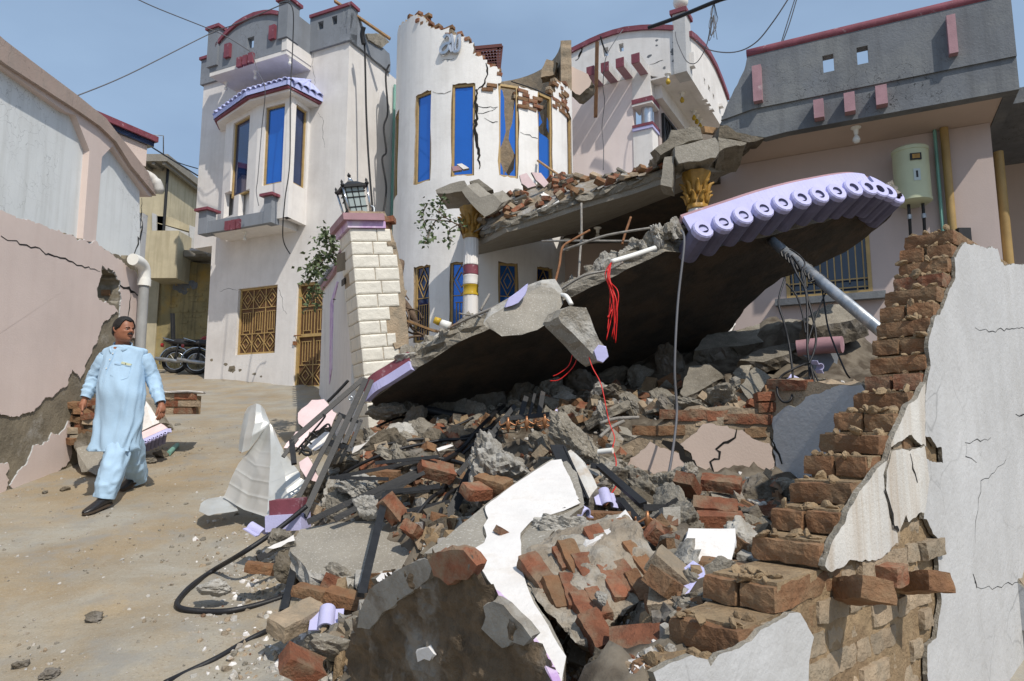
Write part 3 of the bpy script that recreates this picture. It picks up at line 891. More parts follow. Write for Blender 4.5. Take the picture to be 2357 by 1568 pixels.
b_ = [FT.w(*(lambda q: (q[0], -.8, q[1]))(FT.uz(x, y, -.8))) for x, y in ((359, 497), (395, 500), (436, 520), (436, 533), (360, 512))]
MB().prism(b_, (0, .25, 0)).build('parapet_rail', 'yellow_wall', h)
b_ = [FT.at(x, y, -.8) for x, y in ((359, 513), (434, 536), (434, 552), (359, 530))]
MB().prism(b_, (0, .2, 0)).build('parapet_rail', 'white_old', h)
b_ = [FT.at(x, y, -.8) for x, y in ((359, 531), (436, 554), (436, 568), (359, 556))]
MB().prism(b_, (0, .2, 0)).build('parapet_rail', 'yellow_wall', h)
b_ = [FT.at(x, y, -.75) for x, y in ((436, 518), (450, 524), (450, 572), (436, 570))]
MB().prism(b_, (0, .25, 0)).build('post', 'white_old', h)
b_ = [FT.at(x, y, -.75) for x, y in ((350, 490), (360, 494), (360, 534), (350, 532))]
MB().prism(b_, (0, .25, 0)).build('post', 'white_old', h)
ft(410, 569, 500, 584, -2, -.3, 'ledge', 'concrete_smooth')
ft(410, 584, 500, 640, -3, -2.8, 'back_wall', 'cement')
ft(440, 574, 468, 579, -.3, .1, 'bracket', 'white_old')
h = thing('old_wall', P(405, 850, 18.6), 'stained ochre brick wall with peeling paint behind the parked motorcycles', 'wall')
FO = Frame(Vector((0, 18.0, 0)), ang=6)
op = [(330, 618), (345, 617), (375, 624), (405, 617), (436, 602), (470, 607), (520, 612), (520, 880), (330, 880)]
MB().prism([FO.at(x, y) for x, y in op], FO.n * -.35).build('wall', 'old_wall', h)
mb = MB()
for j in range(17):                                # worn brick courses telegraphing through the paint
    z = P(400, 640 + j * 13, 18.0).z
    u = -9.75 + (j % 2) * .12
    while u < -7.7:
        if rnd.random() < .62: mb.fbox(FO, u, u + .22, 0, .006 + rnd.random() * .012, z, z + .075)
        u += .25
mb.build('worn_brickwork', 'old_wall', h)['kind'] = 'stuff'
mb = MB()
for x, y, r_ in ((405, 660, 10), (416, 664, 11), (428, 655, 11), (440, 652, 9), (447, 660, 8), (425, 672, 9), (413, 652, 8), (450, 655, 6), (431, 664, 9)):
    c = FO.at(x, y, .012)
    s_ = r_ * 18 / FPX
    mb.prism([c + Vector((math.cos(a) * s_ * rnd.uniform(.7, 1.15), 0, math.sin(a) * s_ * rnd.uniform(.7, 1.1))) for a in [i * math.pi / 5 for i in range(10)]], (0, .02, 0))
mb.build('bare_patch', 'grey_weather', h)
pw = [P(398, 755, 17.3), P(397, 722, 17.3)]
tag(MB().tube([P(399, 800, 17.3), pw[0], pw[1]], .055, 10).build('bollard_pipe', 'steel_black'), 'dark upright pipe standing behind the motorcycles', 'pipe')
# -- motorcycles
def motorcycle(px0, py0, d, ang, label, seat_m='leather'):
    o = P(px0, py0, d)
    o = Vector((o.x, o.y, gz(o.x, o.y)))
    root = thing('motorcycle', o, label, 'motorcycle', 'parked motorcycles')
    M = Matrix.Translation(o) @ Matrix.Rotation(R(ang), 4, 'Z') @ Matrix.Rotation(R(-8), 4, 'X')
    T = lambda pts: [M @ Vector(p) for p in pts]
    for xw, nm in ((0, 'rear_wheel'), (1.22, 'front_wheel')):
        ring = [(xw + .27 * math.cos(a), 0, .31 + .27 * math.sin(a)) for a in [2 * math.pi * i / 28 for i in range(29)]]
        w = MB().tube(T(ring), .042, 8, cap=False).build(nm, 'rubber', root, smooth=True)
        ring = [(xw + .215 * math.cos(a), 0, .31 + .215 * math.sin(a)) for a in [2 * math.pi * i / 28 for i in range(29)]]
        MB().tube(T(ring), .014, 6, cap=False).build('rim', 'chrome', w, smooth=True)
        mb = MB()
        for i in range(14):
            a = 2 * math.pi * i / 14
            mb.tube(T([(xw, .02 * (-1) ** i, .31), (xw + .21 * math.cos(a), 0, .31 + .21 * math.sin(a))]), .003, 4)
        mb.tube(T([(xw, -.06, .31), (xw, .06, .31)]), .05, 10)
        mb.build('spokes', 'chrome', w)
    arc = lambda xw, r_, a0, a1: [(xw + r_ * math.cos(R(a)), 0, .31 + r_ * math.sin(R(a))) for a in np.linspace(a0, a1, 10)]
    mb = MB()
    for p0, p1 in zip(arc(0, .35, 195, 40)[:-1], arc(0, .35, 195, 40)[1:]): mb.bar(*T([p0, p1]), .12, .012, up=M.to_3x3() @ Vector((0, 1, 0)).cross(Vector(p1) - Vector(p0)))
    mb.build('rear_fender', 'chrome', root)
    mb = MB()
    for p0, p1 in zip(arc(1.22, .34, 150, 20)[:-1], arc(1.22, .34, 150, 20)[1:]): mb.bar(*T([p0, p1]), .10, .012, up=M.to_3x3() @ Vector((0, 1, 0)).cross(Vector(p1) - Vector(p0)))
    mb.build('front_fender', 'red_paint', root)
    MB().tube(T([(.0, 0, .74), (-.28, 0, .80), (.02, 0, .78), (.3, 0, .77), (.55, 0, .76)]), [.09, .05, .10, .10, .07], 8).build('seat', seat_m, root, smooth=True)
    MB().tube(T([(.52, 0, .76), (.62, 0, .82), (.8, 0, .86), (.98, 0, .82)]), [.08, .13, .14, .07], 10).build('fuel_tank', 'red_paint', root, smooth=True)
    MB().tube(T([(.42, 0, .32), (.52, 0, .42), (.66, 0, .40), (.74, 0, .30)]), [.10, .15, .15, .10], 8).build('engine', 'galv', root)
    MB().tube(T([(.7, -.1, .28), (.4, -.13, .24), (.1, -.14, .27), (-.42, -.14, .33)]), [.022, .03, .048, .045], 8).build('exhaust', 'galv', root, smooth=True)
    mb = MB()
    for s in (-.06, .06):
        mb.tube(T([(1.22, s, .31), (1.0, s, .88)]), .022, 6)
        mb.tube(T([(0, s, .31), (.05, s * 1.4, .72)]), .024, 6)
    mb.tube(T([(.95, 0, .86), (.4, 0, .6), (0, 0, .66)]), .022, 6)
    mb.tube(T([(.95, 0, .8), (.72, 0, .3), (.4, 0, .3), (.0, 0, .31)]), .022, 6)
    mb.build('frame', 'steel_black', root)
    MB().tube(T([(.78, -.36, 1.02), (.93, -.22, 1.05), (.98, 0, .98), (.93, .22, 1.05), (.78, .36, 1.02)]), .014, 6).build('handlebar', 'chrome', root)
    MB().tube(T([(1.0, 0, .9), (1.12, 0, .9)]), [.06, .09], 10).build('headlight', 'chrome', root, smooth=40)
    for s in (-.16, .16): MB().tube(T([(1.0, s, .9), (1.04, s, .9)]), .035, 8).build('indicator', 'orange', root)
    MB().tube(T([(-.3, 0, .70), (-.36, 0, .70)]), .05, 8).build('tail_light', 'red_paint', root)
    mb = MB()
    mb.tube(T([(-.05, -.08, .80), (-.32, -.07, .88), (-.32, .07, .88), (-.05, .08, .80)]), .009, 5)
    mb.build('grab_rail', 'chrome', root)
    return root
motorcycle(401, 848, 16.6, 12, 'red motorcycle with black seat parked nearest the lane', 'leather')
motorcycle(452, 842, 16.3, 20, 'motorcycle half hidden behind the corner of the white house', 'leather')
# -- generic house pieces
def strips(mb, F, us, zb, zt, holes, v0, v1, mi=0):
    br = sorted(set(list(us) + [h[0] for h in holes] + [h[1] for h in holes]))
    br = [b for b in br if us[0] - 1e-6 <= b <= us[-1] + 1e-6]
    zbf = zb if callable(zb) else (lambda u: zb)
    ztf = zt if callable(zt) else (lambda u: zt)
    for a, b in zip(br[:-1], br[1:]):
        if b - a < 1e-5: continue
        m = (a + b) / 2
        hs = sorted([h for h in holes if h[0] < m < h[1]], key=lambda h: h[2])
        lo = (zbf(a), zbf(b))
        sp = []
        for h in hs:
            sp.append((lo, (h[2], h[2]))); lo = (h[3], h[3])
        sp.append((lo, (ztf(a), ztf(b))))
        for (l0, l1), (h0, h1) in sp:
            if h0 - l0 < 1e-4 and h1 - l1 < 1e-4: continue
            w = F.w
            mb.hexa([w(a, v0, l0), w(b, v0, l1), w(b, v1, l1), w(a, v1, l0), w(a, v0, h0), w(b, v0, h1), w(b, v1, h1), w(a, v1, h0)])
    return mb
def rect(F, kf, x0, y0, x1, y1, v=0.0):
    a, b = F.uz(*kf(x0, y0), v), F.uz(*kf(x1, y1), v)
    return (min(a[0], b[0]), max(a[0], b[0]), min(a[1], b[1]), max(a[1], b[1]))
def grille_bars(F, u0, u1, z0, z1, v, cols, w=.016, plan='dbd', diag=True):
    mb = MB()
    def bar(ua, za, ub, zb_, w_=w):
        d = math.hypot(ub - ua, zb_ - za) or 1
        px, pz = -(zb_ - za) / d * w_ / 2, (ub - ua) / d * w_ / 2
        c = [(ua + px, za + pz), (ub + px, zb_ + pz), (ub - px, zb_ - pz), (ua - px, za - pz)]
        mb.hexa([F.w(a, v, b) for a, b in c] + [F.w(a, v + .014, b) for a, b in c])
    cw = (u1 - u0) / cols
    n = len(plan)
    hs = {'d': 1.0, 'b': 1.35}
    tot = sum(hs[c] for c in plan)
    z = z1
    for ch in plan:
        h = (z1 - z0) * hs[ch] / tot
        zt_, zb2 = z, z - h
        bar(u0, zb2, u1, zb2)
        for i in range(cols):
            a = u0 + i * cw
            if i: bar(a, zb2, a, zt_)
            cu, cz = a + cw / 2, (zt_ + zb2) / 2
            if ch == 'd':
                for s_ in (.48, .25):
                    e = [(cu - cw * s_, cz), (cu, cz + h * s_), (cu + cw * s_, cz), (cu, cz - h * s_)]
                    for j in range(4): bar(*e[j], *e[(j + 1) % 4], w * .8)
                bar(cu - cw * .36, cz + h * .12, cu - cw * .12, cz + h * .36, w * .7)
                bar(cu + cw * .36, cz - h * .12, cu + cw * .12, cz - h * .36, w * .7)
            else:
                bar(a + cw * .15, zt_ - h * .16, a + cw * .85, zt_ - h * .16, w * .8)
                for q in (.22, .41, .6, .78): bar(a + cw * q, zb2 + (h * .13 if q in (.41, .6) else 0), a + cw * q, zt_ - h * .16, w * .7)
                bar(a + cw * .22, zb2 + h * .13, a + cw * .78, zb2 + h * .13, w * .7)
        z = zb2
    return mb
def frame_bars(F, u0, u1, z0, z1, v0, v1, w):
    mb = MB()
    mb.fbox(F, u0, u0 + w, v0, v1, z0, z1)
    mb.fbox(F, u1 - w, u1, v0, v1, z0, z1)
    mb.fbox(F, u0 + w, u1 - w, v0, v1, z1 - w, z1)
    mb.fbox(F, u0 + w, u1 - w, v0, v1, z0, z0 + w)
    return mb
def add_window(F, r_, parent, recess=-.10, fw=.045, glass='blue_glass', grille=None, label=None, name='window', plan='dbd'):
    u0, u1, z0, z1 = r_
    wn_ = frame_bars(F, u0 + .004, u1 - .004, z0 + .004, z1 - .004, recess - .03, recess + .03, fw).build(name, 'gold', parent)
    if label: wn_['label'] = label
    if glass:
        MB().fbox(F, u0 + fw, u1 - fw, recess - .012, recess - .004, z0 + fw, z1 - fw).build('pane', glass, wn_)
    if grille: grille_bars(F, u0 + fw, u1 - fw, z0 + fw, z1 - fw, recess + .004, grille, plan=plan).build('grille', 'gold', wn_)
    return wn_
def bulb_lamp(p, parent, s=1.0, m='bulb'):
    b = MB().lathe([(.062 * s, 0), (.06 * s, -.012 * s), (.03 * s, -.03 * s), (.026 * s, -.075 * s), (.022 * s, -.09 * s)], Matrix.Translation(p), 12).build('bulb_holder', 'pvc_white', parent, smooth=40)
    MB().lathe([(.018 * s, -.088 * s), (.02 * s, -.10 * s), (.042 * s, -.14 * s), (.045 * s, -.165 * s), (.03 * s, -.195 * s), (.004 * s, -.205 * s)], Matrix.Translation(p), 12).build('bulb', m, b, smooth=True)
def block(F, u0, u1, v0, v1, z0, z1, name, m, parent):
    return MB().fbox(F, u0, u1, v0, v1, z0, z1).build(name, m, parent)
# -- white house on the left
k2, k7 = K(700, 0), K(800, 900)
H = Frame((-4.13, 14, 0), 25)
VB = .75
hw = thing('white_house', H.w(-1.5, 0, 2.9), 'white two storey house with projecting bay window and grey arched parapet', 'house')
uC = H.uz(*k2(1086, 500))[0]
uLlow = H.uz(*k7(33, 850))[0]
uLup = H.uz(*k2(158, 900))[0]
zov = H.uz(*k6(1260, 142))[1]
zpar = 10.22
win = rect(H, k7, 242, 402, 468, 802)
dor = rect(H, k7, 610, 368, 800, 1012)
dor = (dor[0], dor[0] + .86, dor[2] - .02, dor[3])
mb = MB()
strips(mb, H, [uLlow, uC], 2.2, zov, [win, dor], -.26, 0)
strips(mb, H, [uLup, uC], zov, zpar, [], -.26, 0)
HS = Frame(H.w(uC, 0, 0), t=(math.sin(R(25)), math.cos(R(25)), 0), n=tuple(H.t))
mb.fbox(HS, .26, 4.2, -.26, 0, 2.2, zpar)
mb.fbox(H, uLup, uLup + .25, -4.2, -.26, zov, zpar)
mb.fbox(H, uLlow, uLlow + .25, -4.2, -.26, 2.2, zov)
mb.fbox(H, uLup + .25, uC - .26, -4.2, -.26, zpar - .25, zpar - .1)
mb.fbox(H, uLup + .25, uLlow + .25, -4.2, -.26, zov, zov + .12)
mb.build('wall', 'white', hw)
MB().fbox(H, win[0] - .1, dor[1] + .1, -.32, -.27, 2.4, 5.4).build('dark_backing', 'dark', hw)  # black sheet stands for the unlit room behind window and door
w_ = add_window(H, win, hw, recess=-.09, fw=.04, glass='wood_dark', grille=3)
d_ = frame_bars(H, dor[0], dor[1], dor[2], dor[3], -.14, -.05, .05).build('door', 'gold', hw)
MB().fbox(H, dor[0] + .05, dor[1] - .05, -.12, -.11, dor[2] + .05, dor[3] - .05).build('panel', 'wood_dark', d_)
zm = H.uz(*k7(690, 688))[1]
grille_bars(H, dor[0] + .05, dor[1] - .05, zm + .03, dor[3] - .05, -.10, 2, plan='db').build('grille', 'gold', d_)
grille_bars(H, dor[0] + .05, dor[1] - .05, dor[2] + .05, zm - .03, -.10, 2, plan='bd').build('grille', 'gold', d_)
block(H, dor[0] + .05, dor[1] - .05, -.11, -.065, zm - .03, zm + .03, 'lock_rail', 'gold', d_)
mb = MB(); mb.tube([H.w(dor[0] - .03, 0, zm), H.w(dor[0] + .16, 0, zm)], .014, 6); mb.fbox(H, dor[0] - .03, dor[0] + .03, -.03, .03, zm - .2, zm - .12)
mb.build('handle', 'rust', d_)
mb = MB()
for x, y, s_ in ((75, 845, 10), (160, 875, 9), (195, 900, 22), (250, 910, 9), (340, 935, 10), (205, 912, 14), (385, 950, 6)):
    c = H.uz(*k7(x, y))
    s_ *= .0045
    mb.prism([H.w(c[0] + math.cos(a) * s_ * rnd.uniform(.6, 1.8), .002, c[1] + math.sin(a) * s_ * rnd.uniform(.5, 1.0)) for a in [i * .785 for i in range(8)]], H.n * -.006)
mb.build('flaked_patch', 'cement', hw)
zt_ = H.uz(*k2(1086, 55))[1]
hl = [rect(H, k2, 897, 140, 930, 180, .06), rect(H, k2, 984, 106, 1016, 150, .06)]
uB = H.uz(*k2(700, 300), VB)[0]
uA = H.uz(*k2(213, 490), VB)[0]
mb = MB()
strips(mb, H, [uB - .02, uC + .06], zpar, lambda u: zt_, hl, -.18, .06)
pp = mb.build('parapet', 'grey_paint', hw)
strips(MB(), H, [uLup - .06, uA + .1], zpar - .02, H.uz(*k2(180, 375), .06)[1], [], -.18, .06).build('parapet', 'grey_paint', hw)
MB().fbox(H, uB - .02, uC + .10, -.2, .10, zt_, zt_ + .07).build('coping', 'maroon', pp)
MB().fbox(H, uLup - .1, uA, -.2, .10, H.uz(*k2(180, 375), .06)[1], H.uz(*k2(180, 375), .06)[1] + .07).build('coping', 'maroon', pp)
sp = [HS.uz(*k2(x, y), .06) for x, y in ((1092, 50), (1130, 72), (1165, 120), (1200, 235), (1260, 265), (1345, 335), (1352, 400), (1310, 375), (1180, 285))]
zz = HS.uz(*k2(1310, 375), .06)[1]
MB().slab([HS.w(u, .06, z) for u, z in [(-.06, zt_)] + sp[1:7]] + [HS.w(sp[6][0], .06, zpar), HS.w(-.06, .06, zpar)], HS.n * -.22, jit=.02, seg=.12, side=0).build('side_parapet', 'grey_paint', hw)
q_ = [HS.at(*k2(x, y), .1) for x, y in ((1200, 212), (1285, 210), (1345, 262), (1300, 300), (1215, 250))]
MB().slab(q_, HS.n * -.14 + Vector((0, 0, -.02)), jit=.02, seg=.08).build('broken_ledge', 'concrete', hw)
zs_ = 9.9
zl = lambda x, y: H.uz(*k2(x, y), VB)
arch = [zl(x, y) for x, y in ((262, 305), (285, 270), (310, 240), (345, 205), (390, 165), (440, 135), (500, 108), (560, 95), (610, 92), (655, 100))]
au, az = [a[0] for a in arch], [a[1] for a in arch]
hole_g = rect(H, k2, 455, 240, 493, 297, VB)
mb = MB()
strips(mb, H, [uA] + [u for u in au if uA < u < uB] + [uB], zs_, lambda u: float(np.interp(u, au, az)) , [hole_g], VB - .13, VB)
mb.fbox(H, uB - .13, uB, 0.0, VB - .13, zs_ + .25, float(zl(690, 30)[1]) - .1)
mb.fbox(H, uA, uA + .12, 0.0, VB - .13, zs_, zl(230, 330)[1])
g_ = mb.build('gable_parapet', 'grey_paint', hw)
sf = MB(); sf.fbox(H, uA + .01, uB - .004, .003, VB - .004, zs_ - .09, zs_ - .002); sf.fbox(H, uB - .128, uB + .012, .003, VB + .012, zs_, zs_ + .25)
sf.build('soffit', 'white', hw)
mb = MB()
for i in range(len(arch) - 1):
    (a, b), (c, d) = arch[i], arch[i + 1]
    mb.hexa([H.w(a, VB - .17, b), H.w(c, VB - .17, d), H.w(c, VB + .05, d), H.w(a, VB + .05, b), H.w(a, VB - .17, b + .09), H.w(c, VB - .17, d + .09), H.w(c, VB + .05, d + .09), H.w(a, VB + .05, b + .09)])
mb.build('arch_coping', 'maroon', g_)
r1 = rect(H, k2, 212, 195, 262, 405, VB + .04)
block(H, r1[0], r1[1], VB - .22, VB + .05, r1[2], r1[3], 'pier', 'grey_paint', g_)
block(H, r1[0] - .05, r1[1] + .05, VB - .26, VB + .1, r1[3], r1[3] + .07, 'pier_cap', 'maroon', g_)
r2 = rect(H, k2, 655, 15, 702, 228, VB + .04)
block(H, r2[0], r2[1] + .0, VB - .3, VB + .05, r2[2], r2[3], 'pier', 'grey_paint', g_)
block(H, r2[0] - .05, r2[1] + .05, VB - .35, VB + .1, r2[3], r2[3] + .07, 'pier_cap', 'maroon', g_)
for x0, y0, x1, y1 in ((313, 280, 342, 355), (593, 165, 624, 240), (390, 365, 415, 415), (427, 352, 450, 402), (461, 336, 486, 390)):
    r_ = rect(H, k2, x0, y0, x1, y1, VB + .05)
    block(H, r_[0], r_[1], VB, VB + .07, r_[2], r_[3], 'ornament_block', 'maroon', g_)
for x, y in ((505, 450), (722, 360), (322, 520)):
    pt = onplane(*k2(x, y), Vector((0, 0, zs_ - .09)), Vector((0, 0, 1)))
    bulb_lamp(pt, hw, .9)
hx = lambda *q: [H.uz(*k2(*p)) for p in q]
crackline('crack', H, hx((870, 330), (860, 420), (880, 500), (870, 560)), .008, hw, v=.002)
crackline('crack', H, hx((900, 700), (930, 760), (925, 850), (940, 930)), .007, hw, v=.002, seed=4)
crackline('crack', H, [H.uz(*k7(*p)) for p in ((480, 390), (510, 440), (520, 520), (545, 560))], .008, hw, v=.002, seed=5)
crackline('crack', H, [H.uz(*k7(*p)) for p in ((120, 420), (180, 400), (235, 412))], .007, hw, v=.002, seed=6)
bz0, bz1 = 6.28, H.uz(*k2(560, 640), .62)[1]
bp = [(H.uz(*k2(300, 1130), .0)[0] + .02, 0.0), (H.uz(*k2(300, 1130), .26)[0], .26), (H.uz(*k2(503, 1110), .62)[0], .62), (H.uz(*k2(716, 1115), .62)[0], .62), (H.uz(*k2(832, 1130), .0)[0], 0.0)]
bay = MB()
faces = []
for i in range(4):
    a, b = H.w(bp[i][0], bp[i][1], 0), H.w(bp[i + 1][0], bp[i + 1][1], 0)
    t = (b - a).normalized()
    n_ = Vector((t.y, -t.x, 0))
    faces.append((Frame(a, t=t, n=n_), (b - a).length))
wins = [None, (362, 735, 455, 1148), (524, 708, 640, 1108), (737, 700, 826, 1120)]
holes = []
for i, (F_, L_) in enumerate(faces):
    hs = []
    if wins[i]:
        r_ = rect(F_, k2, *wins[i])
        top_ = bz1 - .14; bot_ = 7.05
        m_, hw_ = (r_[0] + r_[1]) / 2, (.21, .27, .19)[i - 1] if True else 0
        hw_ = L_ * (.25, .285, .36)[i - 1]
        m_ = L_ / 2
        hs.append((m_ - hw_, m_ + hw_, bot_, top_))
        holes.append((i, hs[0]))
    if i == 1:
        for x0, x1 in ((312, 366), (402, 460)):
            r_ = rect(F_, k2, x0, 1212, x1, 1345)
            hs.append((max(.04, r_[0]), min(L_ - .04, r_[1]), r_[2], r_[3]))
    strips(bay, F_, [0, L_], bz0, bz1, hs, -.12, 0)
bo = bay.build('bay', 'white_clean', hw)
_bc = sum(u for u, v in bp) / 5
MB().prism([H.w(u + (_bc - u) * .17, max(-.1, v - .15), bz0 + .1) for u, v in bp], (0, 0, bz1 - bz0 - .2)).build('bay_core', 'white_clean', bo)
for i, r_ in holes:
    add_window(faces[i][0], r_, bo, recess=-.07, fw=.035, glass='blue_glass' if i == 2 else 'dark_refl_glass')
ez = bz1
def offs(d):
    return [(bp[0][0] - d * .9, .0), (bp[1][0] - d * .85, bp[1][1] + d * .5), (bp[2][0] - d * .3, bp[2][1] + d), (bp[3][0] + d * .42, bp[3][1] + d), (bp[4][0] + d * 1.15, .0)]
e1 = offs(.26)
top_in = [(bp[0][0] + .1, 0), (bp[1][0] + .12, .0), (bp[2][0] + .1, .03), (bp[3][0] - .1, .03), (bp[4][0] - .1, 0)]
MB().prism([H.w(u, v, ez + .06) for u, v in e1], (0, 0, -.045)).build('eave', 'maroon', bo)
MB().prism([H.w(u, v, ez + .012) for u, v in offs(.20)], (0, 0, -.05)).build('eave_soffit', 'white_clean', bo)
rfm = MB()
ztop_ = ez + .55
e2 = offs(.29)
for i in range(4):
    rfm.add([H.w(*e2[i], ez + .06), H.w(*e2[i + 1], ez + .06), H.w(*top_in[i + 1], ztop_), H.w(*top_in[i], ztop_), H.w(*e2[i], ez + .16), H.w(*e2[i + 1], ez + .16), H.w(*top_in[i + 1], ztop_ + .06), H.w(*top_in[i], ztop_ + .06)],
            [(0, 1, 2, 3), (4, 5, 6, 7), (0, 1, 5, 4), (1, 2, 6, 5), (2, 3, 7, 6), (3, 0, 4, 7)])
rfm.fbox(H, e2[0][0] + .3, e2[4][0] - .3, .01, .3, ez + .06, ez + .3)
rr_ = rfm.build('bay_roof', 'lavender_roof', bo)
tile_me = bpy.data.meshes.new('roof_tile')
tv, tf = [], []
for j, xx in enumerate((0, .12, .9, 1.0)):
    for i in range(7):
        a = math.pi * i / 6
        rs = (.5, .47, .42, .42)[j]
        tv.append((xx, rs * math.cos(a), rs * math.sin(a) * .9))
for j, xx in enumerate((0, 1.0)):
    for i in range(7):
        a = math.pi * i / 6
        tv.append((xx, .34 * math.cos(a), .34 * math.sin(a) * .85))
for j in range(3):
    for i in range(6): tf.append((j * 7 + i, j * 7 + i + 1, (j + 1) * 7 + i + 1, (j + 1) * 7 + i))
for i in range(6): tf.append((i + 1, i, 28 + i, 28 + i + 1)); tf.append((28 + i + 1, 28 + i, 35 + i, 35 + i + 1))
tile_me.from_pydata(tv, [], tf)
tile_me.materials.append(MAT['lavender_roof'])
tile_me.polygons.foreach_set('use_smooth', [True] * len(tile_me.polygons))
for i, ncol in enumerate((3, 8, 8, 5)):
    a0, a1 = H.w(*e2[i], ez + .16), H.w(*e2[i + 1], ez + .16)
    b0, b1 = H.w(*top_in[i], ztop_ + .06), H.w(*top_in[i + 1], ztop_ + .06)
    nrm = (a1 - a0).cross(b0 - a0).normalized()
    if nrm.z < 0: nrm = -nrm
    for c in range(ncol):
        s_ = (c + .5) / ncol
        for r_ in range(3):
            t0, t1 = r_ / 3, (r_ + 1) / 3
            pa = a0.lerp(a1, s_).lerp(b0.lerp(b1, s_), t0)
            pb = a0.lerp(a1, s_).lerp(b0.lerp(b1, s_), t1)
            wdt = (a1 - a0).length * (1 - t0) + (b1 - b0).length * t0
            wdt = wdt / ncol * .92
            L_ = (pb - pa).length * 1.08
            M_ = lookat(pb - pa, nrm, pa + nrm * (.012 + .0 * r_)) @ Matrix.Diagonal((L_, wdt, min(wdt, .13), 1))
            inst('roof_tile', tile_me, M_, rr_)
zbk = 6.18
bA, bB = H.uz(*k2(178, 1465), VB)[0], H.uz(*k2(605, 1390), VB)[0]
mb = MB(); mb.fbox(H, bA, bB, .003, VB, zbk - .0, zbk + .08)
bl = mb.build('balcony', 'white_clean', hw)
zft = H.uz(*k2(400, 1355), VB)[1]
MB().fbox(H, bA + .1, bB - .1, VB - .1, VB + .003, zbk - .012, zft).build('front_panel', 'grey_paint', bl)
MB().fbox(H, bB - .1, bB + .003, .0, VB - .15, zbk - .01, zft + .08).build('side_panel', 'white_clean', bl)
r_ = rect(H, k2, 556, 1238, 607, 1395, VB + .02)
block(H, bB - .2, bB + .012, VB - .2, VB + .03, zbk - .02, r_[3], 'post', 'grey_paint', bl)
block(H, bB - .27, bB + .08, VB - .27, VB + .1, r_[3], r_[3] + .055, 'post_cap', 'maroon', bl)
r_ = rect(H, k2, 122, 1335, 188, 1470, VB + .02)
block(H, bA - .14, bA + .12, VB - .2, VB + .03, zbk - .02, r_[3], 'post', 'grey_paint', bl)
block(H, bA - .21, bA + .19, VB - .27, VB + .1, r_[3], r_[3] + .055, 'post_cap', 'maroon', bl)
for x0, x1, y0, y1 in ((316, 343, 1390, 1442), (353, 378, 1382, 1438), (388, 404, 1376, 1432)):
    r_ = rect(H, k2, x0, y0, x1, y1, VB + .04)
    block(H, r_[0], r_[1], VB, VB + .06, r_[2], r_[3], 'ornament_block', 'maroon', bl)
bulb_lamp(onplane(*k2(440, 1457), Vector((0, 0, zbk)), Vector((0, 0, 1))), hw, .9)
pl0, pl1 = H.at(*k2(1000, 6), .1), P(*k2(1350, 245), 14.0)
tag(MB().bar(pl0, pl1, .09, .035).build('plank', 'wood'), 'long wooden plank leaning from the grey parapet towards the tower', 'plank')
mb = MB()
a_ = H.at(*k2(1345, 420), -1.2)
tag(MB().tube([HS.w(1.62, .06, 10.0), HS.w(1.62, .06, 3.0)], .035, 8).build('rain_pipe', 'pvc_green'), 'thin green rain pipe in the corner between house and tower', 'pipe')
# -- broken round tower
class Cyl:
    def __init__(s, c, r): s.c, s.r = Vector(c), r
    def w(s, u, v, z):
        a = u / s.r
        return Vector((s.c.x + (s.r + v) * math.sin(a), s.c.y - (s.r + v) * math.cos(a), z))
    def uz(s, x, y, v=0.0):
        d = ray(x, y); q = Vector((-s.c.x, -s.c.y))
        a = d.x ** 2 + d.y ** 2; b = 2 * (d.x * q.x + d.y * q.y); c = q.dot(q) - (s.r + v) ** 2
        D = max(0, b * b - 4 * a * c)
        t = (-b - math.sqrt(D)) / 2 / a
        p = CAMP + d * t
        return math.atan2(p.x - s.c.x, -(p.y - s.c.y)) * s.r, p.z
    def at(s, x, y, v=0.0): u, z = s.uz(x, y, v); return s.w(u, v, z)
k3 = K(1500, 0)
T = Cyl((-.62, 14.5), 1.96)
tw = thing('round_tower', (-.62, 14.5, 2.6), 'white round tower with tall blue windows and its top broken away', 'tower')
outl = [(100, 208), (118, 192), (180, 142), (238, 97), (262, 97), (318, 112), (335, 165), (395, 180), (450, 182), (475, 215), (545, 222), (600, 268), (625, 335), (690, 372), (712, 402), (765, 432), (783, 470), (772, 520), (776, 548), (900, 572), (908, 588), (960, 598), (1012, 615), (1113, 642), (1122, 600), (1130, 545), (1150, 512), (1200, 540), (1235, 585), (1256, 600)]
ot = [T.uz(*k3(*q)) for q in outl]
ot = [(-3.07, 9.9)] + [q for q in ot]
ou, oz = [q[0] for q in ot], [q[1] for q in ot]
for i in range(1, len(ou)): ou[i] = max(ou[i], ou[i - 1] + .004)
zb2 = P(*k3(1000, 530), 16.4).z
def ttop(u):
    if u < -3.07: return 9.9 - (abs(u) - 3.07) * .3
    if u > ou[-1]: return max(zb2, oz[-1] - (u - ou[-1]) * .3)
    return float(np.interp(u, ou, oz))
WA = [(-2.62, -2.2), (-1.47, -1.02), (-.56, -.10), (.36, .77), (1.21, 1.62), (2.22, 2.62)]
upw = [(a, b, 6.78, 8.66) for a, b in WA]
loww = [(-2.5, -2.1, 3.6, 5.1), (-1.41, -1.0, 3.6, 5.12), (-.56, -.14, 3.6, 5.11), (.36, .76, 3.6, 5.09), (1.17, 1.6, 3.6, 5.1), (2.2, 2.6, 3.6, 5.1)]
hl = upw + loww
base_us = list(np.arange(-6.1, -3.2, .25)) + list(np.arange(-3.1, 3.2, .07)) + list(np.arange(3.2, 6.12, .25))
us = sorted(set([round(x, 3) for x in base_us if not any(abs(x - e) < .025 for h_ in hl for e in h_[:2])] + [e for h_ in hl for e in h_[:2]]))
